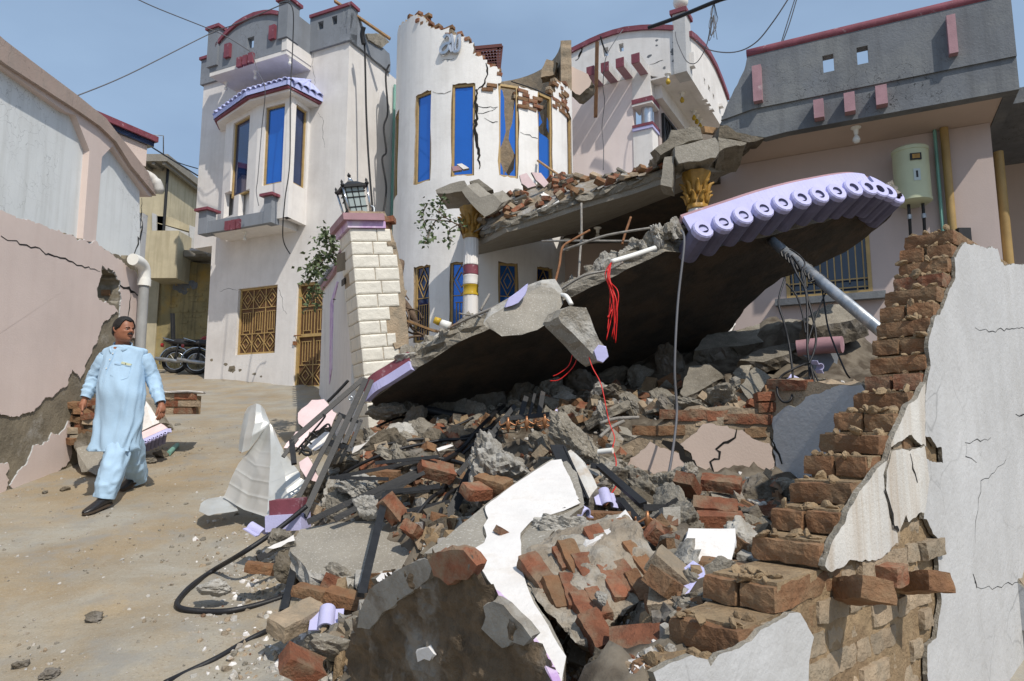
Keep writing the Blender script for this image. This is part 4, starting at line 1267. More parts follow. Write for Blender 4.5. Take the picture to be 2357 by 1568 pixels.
zs = sorted(set([2.3, 2.9, 3.3, 3.6, 4.2, 4.7, 5.09, 5.4, 5.8, 6.2, 6.5, 6.78, 7.1, 7.5, 7.9, 8.3] + [8.66] + list(np.arange(8.72, 10.7, .055))))
def tfill(u, z):
    for h_ in hl:
        if h_[0] < u < h_[1] and h_[2] < z < h_[3]: return False
    return z < ttop(u) + .03 * noise.noise(Vector((u * 9, z * 9, 1)))
MB().grid(us, zs, tfill, T.w, -.24, 0, jit=.02, side=1).build('wall', ['white_tower', 'brick_mortared'], tw, smooth=35)
mb = MB(); mb.lathe([(1.7, 5.8), (1.7, 5.95)], Matrix.Translation((-.62, 14.5, 0)), 24)
mb.build('floor_slab', 'concrete', tw)
u = -1.75
i = 0
while u < 2.5:
    z = ttop(u)
    inw = any(h_[0] - .02 < u < h_[1] + .02 and z < h_[3] + .05 for h_ in upw)
    if not inw and z > 8.2:
        for kq in range(rnd.choice((1, 2, 2, 3))):
            zz = z + .035 - kq * .078
            a = u / T.r
            inst('brick', BR[rnd.choice(('brick', 'dusty', 'mort'))][i % 5], rot(rnd.uniform(-9, 9), rnd.uniform(-9, 9), math.degrees(a) + rnd.choice((0, 0, 90)) + rnd.uniform(-8, 8), T.w(u + rnd.uniform(-.02, .02), -.08 - .05 * rnd.random(), zz)), tw)
            i += 1
    u += .15
for (x0, x1, y0, y1) in ((905, 1010, 590, 690), (1118, 1195, 560, 700), (680, 735, 505, 575)):
    z = T.uz(*k3((x0 + x1) / 2, y1))[1]
    z1 = T.uz(*k3((x0 + x1) / 2, y0))[1]
    r0 = 0
    while z < z1:
        u = T.uz(*k3(x0, (y0 + y1) / 2))[0] + (r0 % 2) * .1
        ue = T.uz(*k3(x1, (y0 + y1) / 2))[0]
        while u < ue:
            if rnd.random() < .85: inst('brick', BR[rnd.choice(('brick', 'dusty'))][i % 4], rot(rnd.uniform(-4, 4), rnd.uniform(-4, 4), math.degrees(u / T.r) + rnd.uniform(-4, 4), T.w(u + .08, -.035 + rnd.uniform(-.01, .02), z + .04)), tw)
            u += .235; i += 1
        z += .082; r0 += 1
class Tan:                                              # flat frame tangent to the tower at arc place u
    def __new__(c, u0):
        a = u0 / T.r
        o = T.w(u0, 0, 0)
        return Frame(o, t=(math.cos(a), math.sin(a), 0), n=(math.sin(a), -math.cos(a), 0))
for j, (a, b, z0, z1) in enumerate(upw):
    F_ = Tan((a + b) / 2)
    hw_ = (b - a) / 2 * .985
    if j in (3, 4):
        w_ = frame_bars(F_, -hw_, hw_, z0, z1 + .02, -.11, -.04, .045).build('window', 'gold', tw)
        w_['label'] = 'tall window with shattered blue pane'
        cz = (z0 + z1) / 2
        g = lambda pts: MB().prism([F_.w(x * hw_, -.08, z0 + y * (z1 - z0)) for x, y in pts], F_.n * .006).build('glass_shard', 'blue_glass', w_)
        if j == 3:
            g([(-.9, .02), (-.9, .97), (-.55, .95), (-.35, .86), (-.35, .70), (-.25, .60), (-.2, .5), (-.45, .40), (-.8, .30), (-.88, .2), (-.5, .10), (-.4, .02)])
            g([(.9, .02), (.9, .97), (.72, .84), (.45, .60), (.2, .52), (.1, .42), (.55, .30), (.75, .26), (.6, .1), (.3, .06), (.1, .02)])
            g([(-.38, .02), (-.25, .07), (.05, .03), (.08, .02)])
        else:
            g([(-.9, .02), (-.9, .86), (-.5, .80), (-.3, .74), (-.1, .70), (-.7, .62), (-.5, .57), (.5, .55), (.9, .52), (.9, .02)])
            g([(.9, .72), (.55, .78), (.5, .66), (.9, .58)])
            g([(-.9, .88), (-.9, .98), (-.6, .97), (-.5, .86)])
    else:
        add_window(F_, (-hw_, hw_, z0, z1), tw, recess=-.07, fw=.04, glass='dark_refl_glass' if j in (0, 5) else 'blue_glass')
for j, (a, b, z0, z1) in enumerate(loww):
    F_ = Tan((a + b) / 2)
    hw_ = (b - a) / 2 * .985
    add_window(F_, (-hw_, hw_, z0, z1), tw, recess=-.08, fw=.045, glass='blue_glass' if j in (2, 3) else 'dark_refl_glass', grille=1, plan='db')
tU = lambda *q: [T.uz(*k3(*p)) for p in q]
crackline('crack', T, tU((640, 565), (632, 640), (640, 720), (628, 800), (640, 870), (648, 960), (655, 1060)), .065, tw, v=.006, jit=.02)
crackline('crack', T, tU((700, 400), (705, 470), (685, 520), (640, 570)), .035, tw, v=.006)
crackline('crack', T, tU((365, 580), (420, 590), (480, 570)), .012, tw, v=.006)
crackline('crack', T, tU((645, 670), (700, 675), (770, 672)), .014, tw, v=.006)
crackline('crack', T, tU((650, 715), (720, 700), (760, 680)), .012, tw, v=.006)
crackline('crack', T, tU((690, 745), (740, 770), (770, 765)), .014, tw, v=.006)
crackline('crack', T, tU((915, 835), (970, 850), (1020, 870)), .012, tw, v=.006)
crackline('crack', T, tU((500, 370), (460, 375), (420, 380)), .008, tw, v=.006)
sg = thing('wall_lettering', T.w(-.75, 0, 9.4), 'silver metal letters hanging on the broken tower wall', 'sign')
def letter(pts, w=.055):
    q = spline([T.at(*k3(x, y), .05) for x, y in pts], 6)
    mb = MB()
    for v_, m_ in ((0, 0),):
        n = len(q)
        for i in range(n - 1):
            mb.bar(q[i], q[i + 1] + (q[i + 1] - q[i]) * .15, w, w * .9, up=(0.0, -1, .05))
    return mb.build('letter', 'silver', sg)
letter([(430, 240), (450, 222), (472, 238), (470, 270), (440, 280), (415, 305), (412, 330), (432, 335), (455, 315), (468, 285), (470, 300), (482, 328)])
letter([(478, 215), (488, 250), (488, 300), (490, 325)], .045)
letter([(492, 325), (515, 325), (530, 300), (532, 260), (530, 218)], .05)
letter([(508, 320), (503, 290), (512, 240), (522, 222)], .035)
cb = MB()
c0 = [P(*k3(x, y), 14.9) for x, y in ((610, 305), (797, 288), (782, 432), (690, 440))]
for i in range(9):
    t = i / 8
    cb.bar(c0[0].lerp(c0[1], t), c0[3].lerp(c0[2], t), .05, .03, up=(0, 1, 0))
    cb.bar(c0[0].lerp(c0[3], t), c0[1].lerp(c0[2], t), .045, .03, up=(0, 1, 0))
cb.bar(c0[0], c0[1], .06, .08)
tag(cb.build('charpoy_frame', 'crate'), 'dark red woven bed frame sticking up behind the broken tower wall', 'bed frame')
q_ = [P(*k3(x, y), 14.6) for x, y in ((1075, 370), (1140, 390), (1125, 470), (1038, 485), (1045, 440))]
bk = tag(MB().slab(q_, (0.05, .3, .02), jit=.02, seg=.06, side=0).build('brickwork_block', 'brick_mortared'), 'pale brickwork block balanced on the broken pier beside the tower', 'masonry')
# -- pale house behind, with curved parapets
def k9(x, y): return ((2200 + x / 2.4507) * .57544, (80 + y / 2.4507) * .57544)
_o = P(1440, 400, 15.5)
RB = Frame((_o.x, _o.y, 0), 30)
rb = thing('arched_house', RB.w(.3, 0, 3), 'pale pink house with curved maroon-edged parapets and purple beams behind the tower', 'house')
zg = 10.33
gu = lambda x, y, v=0: RB.uz(*k9(x, y), v)
ar = [gu(x, y) for x, y in ((60, 470), (100, 410), (200, 335), (300, 285), (400, 235), (500, 192), (620, 152), (740, 122), (900, 105), (1050, 100), (1218, 108))]
au, az = [a[0] for a in ar], [a[1] for a in ar]
hl = [rect(RB, k9, 517, 278, 572, 348), rect(RB, k9, 674, 238, 722, 303)]
mb = MB()
uK0, uK1 = gu(1215, 300)[0], gu(1345, 470)[0]
strips(mb, RB, [gu(150, 500)[0]] + [u for u in au if u > gu(150, 500)[0]] , lambda u: 10.33 if u < gu(985, 520)[0] else 10.16, lambda u: float(np.interp(u, au, az)), hl, -.2, 0)
strips(mb, RB, [gu(985, 520)[0], uK0], 10.12, 10.16, [], -.2, 0)
gb = mb.build('gable_parapet', 'white', rb)
mb = MB()
for i in range(len(ar) - 1):
    (a, b), (c, d) = ar[i], ar[i + 1]
    mb.hexa([RB.w(a, -.25, b), RB.w(c, -.25, d), RB.w(c, .06, d), RB.w(a, .06, b), RB.w(a, -.25, b + .12), RB.w(c, -.25, d + .12), RB.w(c, .06, d + .12), RB.w(a, .06, b + .12)])
mb.build('arch_coping', 'maroon', gb)
crackline('crack', RB, [gu(310, 270), gu(312, 300), gu(280, 370), gu(250, 398)], .05, rb, v=.004)
crackline('crack', RB, [gu(985, 440), gu(1050, 415), gu(1110, 395)], .015, rb, v=.004)
for (x, y, s_) in ((1045, 200, .05), (1205, 300, .08), (1210, 330, .06), (1045, 252, .035), (975, 355, .06), (1215, 215, .04), (1210, 400, .05), (1270, 370, .06), (1120, 470, .05)):
    c = gu(x, y)
    MB().prism([RB.w(c[0] + math.cos(a) * s_ * rnd.uniform(.5, 1.2), .002, c[1] + math.sin(a) * s_ * rnd.uniform(.4, .9)) for a in [i * .7 for i in range(9)]], RB.n * -.01).build('flaked_patch', 'grey_weather', gb)
uW0, uW1 = gu(120, 700)[0], gu(806, 700)[0]
MB().fbox(RB, uW0 - .5, uW1, -.22, -.012, 5, zg - .004).build('wall', 'pinkwall_light', rb)
uP0, uP1 = uW1, gu(985, 600)[0]
MB().fbox(RB, uP0, uP1, -.3, .004, 9.72, zg - .003).build('pilaster', 'white_clean', rb)
zc1 = gu(805, 800)[1]; zc0 = gu(805, 845)[1]
MB().fbox(RB, uP0 - .0, uP1 + .05, -.48, .07, zc0, zc1).build('capital_plate', 'maroon', rb)
MB().fbox(RB, uP0 - .0, uP1 + .04, -.46, .06, zc0 - .05, zc0).build('capital_moulding', 'white_clean', rb)
zl1 = gu(805, 1050)[1]
MB().fbox(RB, uP0 - .0, uP1 + .05, -.48, .07, zl1 - .07, zl1).build('base_plate', 'maroon', rb)
MB().fbox(RB, uP0 - .0, uP1 + .04, -.46, .06, zl1 - .14, zl1 - .07).build('base_moulding', 'lavender', rb)
MB().fbox(RB, uP0, uP1 + .01, -.42, .01, 5.5, zl1 - .14).build('pedestal', 'white_clean', rb)
cc = RB.w((uP0 + uP1) / 2 + .06, -.2, 0)
MB().lathe([(.145, zl1), (.145, zc0 - .05)], Matrix.Translation(cc), 24).build('column', 'silver', rb, smooth=40)
for x0, y0, x1, y1 in ((370, 455, 420, 545), (507, 412, 565, 485), (652, 365, 715, 445), (805, 320, 868, 410)):
    m_ = RB.uz(*k9((x0 + x1) / 2, (y0 + y1) / 2), .62)
    b_ = MB().fbox(RB, m_[0] - .095, m_[0] + .095, .0, .62, zg - .02, zg + .20).build('beam', 'white_old', rb)
    MB().fbox(RB, m_[0] - .099, m_[0] + .099, .605, .624, zg - .024, zg + .204).build('beam_end', 'maroon', b_)
    MB().fbox(RB, m_[0] - .097, m_[0] + .097, .01, .61, zg - .026, zg - .018).build('beam_soffit', 'rose', b_)
zk = 10.10
zkt = gu(1280, -60)[1]
MB().fbox(RB, uK0, uK1, -.42, .05, zk, zkt).build('corner_pier', 'white_old', rb)
MB().fbox(RB, uK0 - .05, uK1 + .05, -.47, .10, zkt, zkt + .1).build('pier_cap', 'maroon', rb)
gl = RB.w((uK0 + uK1) / 2, -.18, zkt + .1)
g2 = MB().lathe([(.06, 0), (.03, .04), (.03, .12), (.05, .15)], Matrix.Translation(gl), 12).build('lamp_neck', 'steel_black', rb)
MB().lathe([(.05, .14), (.13, .18), (.17, .25), (.18, .32), (.16, .40), (.10, .47), (.01, .49)], Matrix.Translation(gl), 20).build('lamp_globe', 'bulb', g2, smooth=True)
RS = Frame(RB.w(uK1, 0, 0), t=tuple(-RB.n), n=tuple(RB.t))
su = lambda x, y, v=0: RS.uz(*k9(x, y), v)
sa = [su(x, y) for x, y in ((1365, 165), (1420, 205), (1500, 285), (1560, 370), (1620, 480), (1680, 625), (1740, 790))]
sau, saz = [a[0] for a in sa], [a[1] for a in sa]
hs = [rect(RS, k9, 1508, 560, 1525, 650), rect(RS, k9, 1550, 630, 1572, 715), rect(RS, k9, 1596, 715, 1613, 790)]
mb = MB()
strips(mb, RS, [.4] + sau[1:] + [sau[-1] + .6], 10.11, lambda u: float(np.interp(u, sau, saz)), hs, -.2, -.003)
sp_ = mb.build('side_parapet', 'white', rb)
mb = MB()
for i in range(len(sa) - 1):
    (a, b), (c, d) = sa[i], sa[i + 1]
    mb.hexa([RS.w(a, -.25, b), RS.w(c, -.25, d), RS.w(c, .06, d), RS.w(a, .06, b), RS.w(a, -.25, b + .14), RS.w(c, -.25, d + .14), RS.w(c, .06, d + .14), RS.w(a, .06, b + .14)])
mb.build('arch_coping', 'maroon', sp_)
for x0, y0, x1, y1 in ((1408, 312, 1446, 500), (1535, 770, 1587, 860), (1565, 815, 1618, 905), (1600, 862, 1650, 955), (1690, 815, 1725, 900)):
    r_ = rect(RS, k9, x0, y0, x1, y1, .1)
    MB().fbox(RS, r_[0], r_[0] + .16, -.01, .1, r_[2], r_[3]).build('ornament_block', 'white', sp_)
MB().prism([RB.w(uP1, -.205, zg - .2), RB.w(uK1 - .205, -.205, zg - .2), RB.w(uK1 - .205, -6, zg - .2), RB.w(uP1, -6, zg - .2)], (0, 0, .05)).build('soffit', 'white_clean', rb)
MB().fbox(RB, uP1 - .02, uP1 + .18, -6, -.3, zg - .55, zg - .205).build('veranda_beam', 'white_clean', rb)
MB().fbox(RB, uP0, uP1 + .9, -6.2, -6.0, 5, zg - .205).build('veranda_back_wall', 'pinkwall', rb)
MB().fbox(RB, uP1 - .1, uP1 + .02, -6, -.5, 5, zg - .56).build('veranda_inner_wall', 'pinkwall', rb)
FV = Frame(RB.w(uP1 + .03, 0, 0), t=tuple(-RB.n), n=tuple(RB.t))
vd = frame_bars(FV, .7, 2.8, 6.2, 9.6, .0, .06, .07).build('veranda_door', 'steel_black', rb)
MB().fbox(FV, .75, 2.75, .005, .02, 6.2, 9.55).build('panel', 'dark', vd)
grille_bars(FV, .77, 2.73, 6.2, 9.53, .03, 4, w=.03).build('grille', 'steel_black', vd)
for x, y in ((1155, 530), (1293, 715), (1410, 893), (1437, 932), (1470, 975)):
    bulb_lamp(onplane(*k9(x, y), Vector((0, 0, zg - .2)), Vector((0, 0, 1))), rb, 1.25, 'amber')
tag(MB().bar(RB.at(*k9(462, 215), .66), RB.at(*k9(447, 955), .66), .075, .05, up=RB.n).build('batten', 'wood_dark'), 'thin brown wooden batten hanging before the pale wall', 'batten')
q_ = [P(*k9(x, y), 14.5) for x, y in ((150, 470), (190, 445), (260, 480), (370, 530), (405, 600), (395, 640), (330, 700), (290, 735), (250, 725), (215, 690), (170, 650), (140, 560))]
fr = MB().slab(q_, (.12, .26, -.10), jit=.02, seg=.07, mi=0, side=1, layers=4)
tag(fr.build('wall_fragment', ['pink_dull', 'concrete_dirty']), 'torn slab of peach plastered brick wall hanging beside the purple beams', 'wall fragment')
# -- house on the right
k4, k5 = K(2300, 0), K(3096, 0)
_o = P(2100, 400, 9.0)
RH = Frame((_o.x, _o.y, 0), 27)
rh = thing('grey_parapet_house', RH.w(0, 0, 2), 'pink walled house with heavy cracked grey parapet and purple blocks at right', 'house')
OV = .95
hu = lambda kf, x, y, v=0: RH.uz(*kf(x, y), v)
ZS, ZT = 5.98, 7.2
uR0 = hu(k5, 1385, 1100)[0]
uR1 = hu(k5, 1545, 560, OV)[0]
gw = rect(RH, K(2400, 900), 1190, 120, 1700, 440)
gw = (hu(K(2400, 900), 1170, 420)[0], hu(K(3096, 900), 612, 300)[0], hu(K(3096, 900), 620, 425)[1], hu(K(3096, 900), 600, 30)[1])
gw = (gw[0], gw[1], gw[2], gw[2] + 1.25)
mb = MB(); strips(mb, RH, [-2.75, uR0], 1.5, ZS, [gw], -.25, 0)
mb.build('wall', 'pinkwall', rh)
MB().fbox(RH, gw[0] - .2, gw[1] + .2, -.4, -.3, gw[2] - .2, gw[3] + .2).build('dark_backing', 'dark', rh)  # black sheet stands for the unlit room behind the window
w_ = frame_bars(RH, gw[0], gw[1], gw[2], gw[3], -.10, .01, .05).build('window', 'gold', rh)
MB().fbox(RH, gw[0] + .05, gw[1] - .05, -.13, -.12, gw[2] + .05, gw[3] - .05).build('pane', 'dark_glass', w_)
mb = MB()
n_ = 12
for i in range(1, n_):
    u = gw[0] + (gw[1] - gw[0]) * i / n_
    mb.fbox(RH, u - .008, u + .008, -.06, -.045, gw[2] + (.05 if i % 3 else .18) , gw[3] - .05)
for zf in (.1, .22): mb.fbox(RH, gw[0] + .05, gw[1] - .05, -.062, -.047, gw[2] + zf, gw[2] + zf + .016)
mb.build('grille', 'gold', w_)
MB().fbox(RH, gw[0] - .15, gw[1] + .15, 0.002, .14, gw[2] - .10, gw[2] - .004).build('sill', 'grey_weather', w_)
RI = Frame(RH.w(-2.75, 0, 0), t=tuple(-RH.n), n=tuple(-RH.t))
MB().fbox(RI, 0.02, 3.4, -.25, 0, 1.5, ZS - .2).build('porch_side_wall', 'pinkwall', rh)
MB().prism([Vector((-.2, 13.6, 1.5)), RI.w(3.4, 0, 1.5), RI.w(3.4, -.2, 1.5), Vector((-.2, 13.9, 1.5))], (0, 0, 4.2)).build('porch_back_wall', 'pink_dull', rh)
MB().prism([RI.w(-.1, -.2, 5.72), RI.w(3.5, -.2, 5.72), Vector((.9, 14.2, 5.72)), Vector((1.1, 12.4, 5.72)), RI.w(-.1, 1.0, 5.72)], (0, 0, .12)).build('porch_ceiling', 'soffit', rh)
RC = Frame(RH.w(uR0, 0, 0), t=tuple(-RH.n), n=tuple(RH.t))
MB().fbox(RC, .25, 2.2, -.25, 0, 1.5, ZS).build('return_wall', 'pinkwall', rh)
MB().fbox(RH, uR0 - .2, uR1 + 4.0, -2.4, -2.2, 1.5, ZS + .3).build('recess_wall', 'pink_dull', rh)
MB().fbox(RH, uR1 + .003, uR1 + 4.0, -2.6, .25, ZS + .1, ZS + .3).build('recess_shade_slab', 'grey_weather', rh)  # slab added to keep the sun off the recess wall
hl = [rect(RH, k5, 303, 352, 378, 443, OV), rect(RH, k5, 517, 300, 595, 392, OV)]
zgr = hu(k5, 700, 515, OV)[1]
brk = [hu(k4, x, y, OV) for x, y in ((1085, 345), (1062, 440), (1035, 500), (1000, 560), (962, 640), (935, 700), (915, 755))]
uQ = hu(k4, 1105, 500, OV)[0]
mb = MB(); strips(mb, RH, [uQ, uR1], zgr, ZT, hl, OV - .14, OV)
pp = mb.build('parapet', 'grey_weather', rh)
MB().slab([RH.w(u, OV, z) for u, z in brk] + [RH.w(uQ + .002, OV, zgr), RH.w(uQ + .002, OV, ZT)], RH.n * -.14, jit=.018, seg=.07, keep=(6, 7, 8)).build('broken_end', 'grey_weather', pp)
lw = [hu(k4, x, y, OV - .03) for x, y in ((920, 760), (905, 785), (960, 790), (1010, 832), (1100, 850), (1190, 862))]
MB().slab([RH.w(u, OV - .03, z) for u, z in [(lw[0][0], zgr)] + lw] + [RH.w(lw[-1][0] + .3, OV - .03, ZS), RH.w(uR1, OV - .03, ZS), RH.w(uR1, OV - .03, zgr)], RH.n * -.16, jit=.012, seg=.08, keep=(6, 7, 8, 9)).build('edge_beam', 'grey_weather', pp)
MB().fbox(RH, uQ - .02, hu(k5, 1435, 370, OV)[0], OV - .15, OV - .05, zgr - .01, zgr + .02).build('groove', 'grey_weather', pp)
q_ = [RH.w(brk[0][0] - .02, OV - .05, ZT + .03), RH.w(uR1 + .05, OV - .05, ZT + .03)]
MB().tube([q_[0].lerp(q_[1], i / 12) for i in range(13)], .075, 10).build('coping', 'maroon', pp, smooth=True)
mb = MB(); mb.slab([RH.w(-1.95, OV - .195, ZS + .005), RH.w(uR1 - .145, OV - .195, ZS + .005), RH.w(uR1 - .145, -2.19, ZS + .005), RH.w(-2.4, -2.19, ZS + .005), RH.w(-2.35, .2, ZS + .005)], (0, 0, .12), jit=.02, seg=.1, keep=(0, 1, 2))
mb.build('soffit', 'pink_dull', rh)
MB().fbox(RH, uR1 - .14, uR1, -4.0, OV - .195, ZS - .004, ZT - .004).build('side_parapet', 'grey_weather', pp)
for kf, x0, y0, x1, y1 in ((k4, 1108, 415, 1175, 625), (k5, 1080, 98, 1158, 325), (k5, 245, 628, 315, 730), (k5, 436, 585, 512, 690), (k5, 634, 540, 715, 645)):
    r_ = rect(RH, kf, x0, y0, x1, y1, OV + .1)
    c_ = (r_[2] + r_[3]) / 2
    hh = ((r_[3] - r_[2]) / 2)
    MB().fbox(RH, r_[0], r_[1], OV - .03, OV + .1, c_ - hh, c_ + hh).build('ornament_block', 'rose', pp)
bulb_lamp(onplane(*k5(512, 800), Vector((0, 0, ZS)), Vector((0, 0, 1))), rh, 1.1)
pt = lambda x, y, v: RH.at(*k5(x, y), v)
tag(MB().tube([RH.w(hu(k5, 1010, 900)[0], .06, ZS), RH.w(hu(k5, 1010, 900)[0], .06, 2)], .022, 8).build('water_pipe', 'pvc_green', smooth=40), 'thin green water pipe on the pink wall beside the water heater', 'pipe')
tag(MB().tube([RH.w(hu(k5, 1068, 900)[0], .08, ZS), RH.w(hu(k5, 1068, 900)[0], .08, 2)], .052, 10).build('soil_pipe', 'pvc_yellow', smooth=40), 'thick mustard drain pipe running down the pink wall', 'pipe')
tag(MB().tube([RC.w(.35, .12, ZS - .3), RC.w(.35, .12, 2)], .06, 10).build('soil_pipe', 'pvc_yellow', smooth=40), 'mustard drain pipe in the shaded corner at the right edge', 'pipe')
tag(MB().box(Matrix.Translation(RH.at(*K(3096, 900)(1185, 75), .1)), .16, .1, .22).build('switch_box', 'steel_black'), 'small dark box on the wall above the broken brick wall', 'box')
gy = RH.at(*k5(862, 1090), .27)
gr_ = .215
wh = thing('water_heater', gy - Vector((0, 0, .46)), 'pale green cylindrical water heater hanging on the pink wall', 'water heater')
gt, gb0 = P(*k5(862, 940), gy.y).z, P(*k5(866, 1275), gy.y).z
Mg = Matrix.Translation((gy.x, gy.y, 0))
MB().lathe([(.17, gb0 - .02), (gr_ - .01, gb0), (gr_ + .006, gb0 + .01), (gr_ + .006, gb0 + .05), (gr_, gb0 + .055), (gr_, gt - .06), (gr_ + .005, gt - .055)], Mg, 32).build('tank', 'geyser', wh, smooth=40)
MB().lathe([(gr_ + .008, gt - .055), (gr_ + .008, gt - .01), (gr_ - .02, gt + .01), (.02, gt + .02)], Mg, 32).build('lid', 'geyser', wh, smooth=40)
GF = Frame((gy.x, gy.y, 0), t=(.97, -.25, 0), n=(-.25, -.97, 0))
zc = P(*k5(850, 1020), gy.y).z
MB().fbox(GF, -.065, .065, gr_ - .03, gr_ + .014, zc - .045, zc + .045).build('gauge', 'steel_black', wh)
MB().fbox(GF, -.045, .045, gr_ - .0, gr_ + .018, zc - .028, zc + .03).build('gauge_window', 'gold_paint', wh)
zc = P(*k5(850, 1130), gy.y).z
MB().fbox(GF, -.04, .04, gr_ - .03, gr_ + .004, zc - .08, zc + .08).build('sticker', 'label', wh)
MB().fbox(GF, -.012, .012, gr_ - .02, gr_ + .006, zc - .04, zc + .05).build('sticker_print', 'steel_black', wh)
for du in (-.07, .10):
    b_ = GF.w(du, .02, gb0)
    MB().tube(spline([b_, b_ + Vector((0, 0, -.12)), b_ + Vector((.01, .02, -.28)), b_ + Vector((.03, .06, -.42))], 4), .02, 8).build('hose', 'steel_black', wh, smooth=True)
    MB().tube([b_ + Vector((0, 0, -.16)), b_ + Vector((0, 0, -.22))], .03, 8).build('valve', 'galv', wh)
# -- porch: two painted columns, sagging roof slab
def porch_column(p, zb, zt_, r, label, dark=False):
    t = thing('porch_column', Vector((p.x, p.y, zb)), label, 'column', 'porch columns')
    M_ = Matrix.Translation((p.x, p.y, 0))
    h = zt_ - zb
    z = lambda f_: zb + h * f_
    fl = lambda n_, d: (lambda a, zz: 1 - d * (abs(math.sin(a * n_ / 2)) ** 3))
    MB().lathe([(r * 1.02, zb), (r, z(.55))], M_, 32, flute=fl(10, .05)).build('lower_shaft', 'white_clean', t, smooth=50)
    MB().lathe([(r * .9, z(.55)), (r * 1.06, z(.552)), (r * 1.06, z(.56)), (r * .98, z(.565)), (r * .98, z(.595)), (r * 1.06, z(.60)), (r * .9, z(.605))], M_, 24).build('gold_band', 'amber', t, smooth=50)
    MB().lathe([(r * .9, z(.605)), (r * 1.0, z(.606)), (r * 1.03, z(.62)), (r * .97, z(.635)), (r * 1.03, z(.65)), (r * .9, z(.655))], M_, 24).build('white_band', 'white_clean', t, smooth=50)
    MB().lathe([(r * .9, z(.655)), (r * 1.0, z(.656)), (r * 1.0, z(.70)), (r * .9, z(.702))], M_, 24, flute=lambda a, zz: 1 + .03 * math.sin(9 * a)).build('maroon_band', 'maroon', t, smooth=50)
    MB().lathe([(r * .9, z(.702)), (r * 1.06, z(.705)), (r * 1.06, z(.715)), (r, z(.72)), (r, z(.835)), (r * .95, z(.84))], M_, 40, flute=fl(16, .10)).build('fluted_shaft', 'white_clean', t, smooth=50)
    MB().lathe([(r * .9, z(.84)), (r * 1.1, z(.842)), (r * 1.12, z(.856)), (r * .98, z(.862)), (r * 1.0, z(.90)), (r * 1.15, z(.95)), (r * 1.5, z(.985)), (r * 1.5, z(1.0))], M_, 32, flute=lambda a, zz: 1 + .06 * math.sin(8 * a)).build('capital', 'gold_paint', t, smooth=50)
    mb = MB()
    for ring_, zz, hh, nn in ((1.05, .865, .055, 9), (1.12, .90, .07, 9)):
        for i in range(nn):
            a = 2 * math.pi * (i + (ring_ > 1.1) * .5) / nn
            ca, sa_ = math.cos(a), math.sin(a)
            pts, rad = [], []
            for q in range(6):
                f_ = q / 5
                rr2 = r * ring_ * (1 + .1 * f_ + .55 * f_ ** 3)
                pts.append(Vector((p.x + ca * rr2, p.y + sa_ * rr2, z(zz + hh * (f_ - .25 * f_ ** 3)))))
                rad.append(r * .26 * math.sin(math.pi * (.25 + .65 * f_)))
            mb.tube(pts, rad, 6)
    mb.build('acanthus_leaves', 'gold_paint', t, smooth=True)
    return t
pa = P(1083, 720, 11.0)
pb_ = P(1605, 480, 8.9)
porch_column(Vector((pa.x, pa.y, 0)), 2.3, 5.62, .125, 'white fluted porch column with gold capital standing before the round tower')
porch_column(Vector((pb_.x, pb_.y, 0)), 2.2, 5.40, .125, 'gold topped porch column half hidden behind the fallen purple canopy')
A_, B_, C_ = P(1162, 508, 10.4), P(1588, 362, 8.75), Vector((.2, 12.5, 5.62))
pn = (B_ - A_).cross(C_ - A_).normalized()
if pn.z < 0: pn = -pn
SLP = (A_.copy(), pn.copy())
sl = lambda x, y: onplane(x, y, A_, pn)
po = thing('fallen_porch_slab', A_, 'sagging broken concrete porch roof slab heaped with bricks before the tower', 'roof slab')
bk = lambda x, y: Vector((x, y, A_.z - (pn.x * (x - A_.x) + pn.y * (y - A_.y)) / pn.z))
top_ = [sl(1160, 505), sl(1200, 495), sl(1330, 450), sl(1450, 415), sl(1540, 383), sl(1590, 362), bk(3.2, 9.6), bk(2.4, 11.6), bk(1.4, 12.8), bk(0, 12.5), bk(-.7, 12.4), bk(-.75, 11.4)]
MB().slab(top_, -pn * .12, jit=.04, seg=.09, layers=5, side=0).build('slab_top', 'concrete', po)
lo = [p - pn * .11 + Vector((0, .03, 0)) for p in top_]
MB().slab(lo, -pn * .085, jit=.006, seg=.2, layers=3, mi=1, side=0).build('plastered_fascia', ['concrete_smooth', 'soffit'], po)
for x, y in ((1335, 498), (1300, 515), (1372, 485)):
    bulb_lamp(sl(x, y - 12) - pn * .3 + Vector((0, .35, .02)), po, 1.1)
k3s = lambda pts, d: [P(*k3(*q), d) for q in pts]
q_ = k3s([(378, 1192), (470, 1152), (560, 1132), (572, 1165), (540, 1200), (470, 1212), (385, 1214)], 10.9)
tag(MB().slab(q_, (.1, .95, .05), jit=.012, seg=.08, layers=3).build('slab_corner', 'concrete_smooth'), 'pale concrete slab corner perched on the gold column capital', 'slab')
q_ = k3s([(540, 1195), (575, 1165), (660, 1240), (735, 1215), (795, 1270), (760, 1320), (690, 1362), (610, 1290)], 10.5)
tag(MB().slab(q_, (.16, .30, .16), jit=.015, seg=.06, layers=4).build('slab_corner', 'concrete_smooth'), 'cracked grey fascia piece hanging off the porch corner', 'slab')
q_ = k3s([(590, 1138), (650, 1122), (740, 1190), (665, 1205)], 10.9)
tag(MB().slab(q_, (.05, .35, -.1), jit=.015, seg=.06).build('slab_piece', 'concrete'), 'small broken slab lying at the porch roof corner', 'slab')
k4s = lambda pts, d: [P(*k4(*q), d) for q in pts]
q_ = k4s([(495, 935), (590, 870), (605, 820), (780, 790), (800, 870), (700, 890), (620, 925), (540, 970)], 8.7)
tag(MB().slab(q_, (.1, .8, .1), jit=.022, seg=.06, layers=5, side=0).build('broken_slab', 'concrete'), 'topmost dark broken concrete slab stacked above the gold column', 'slab')
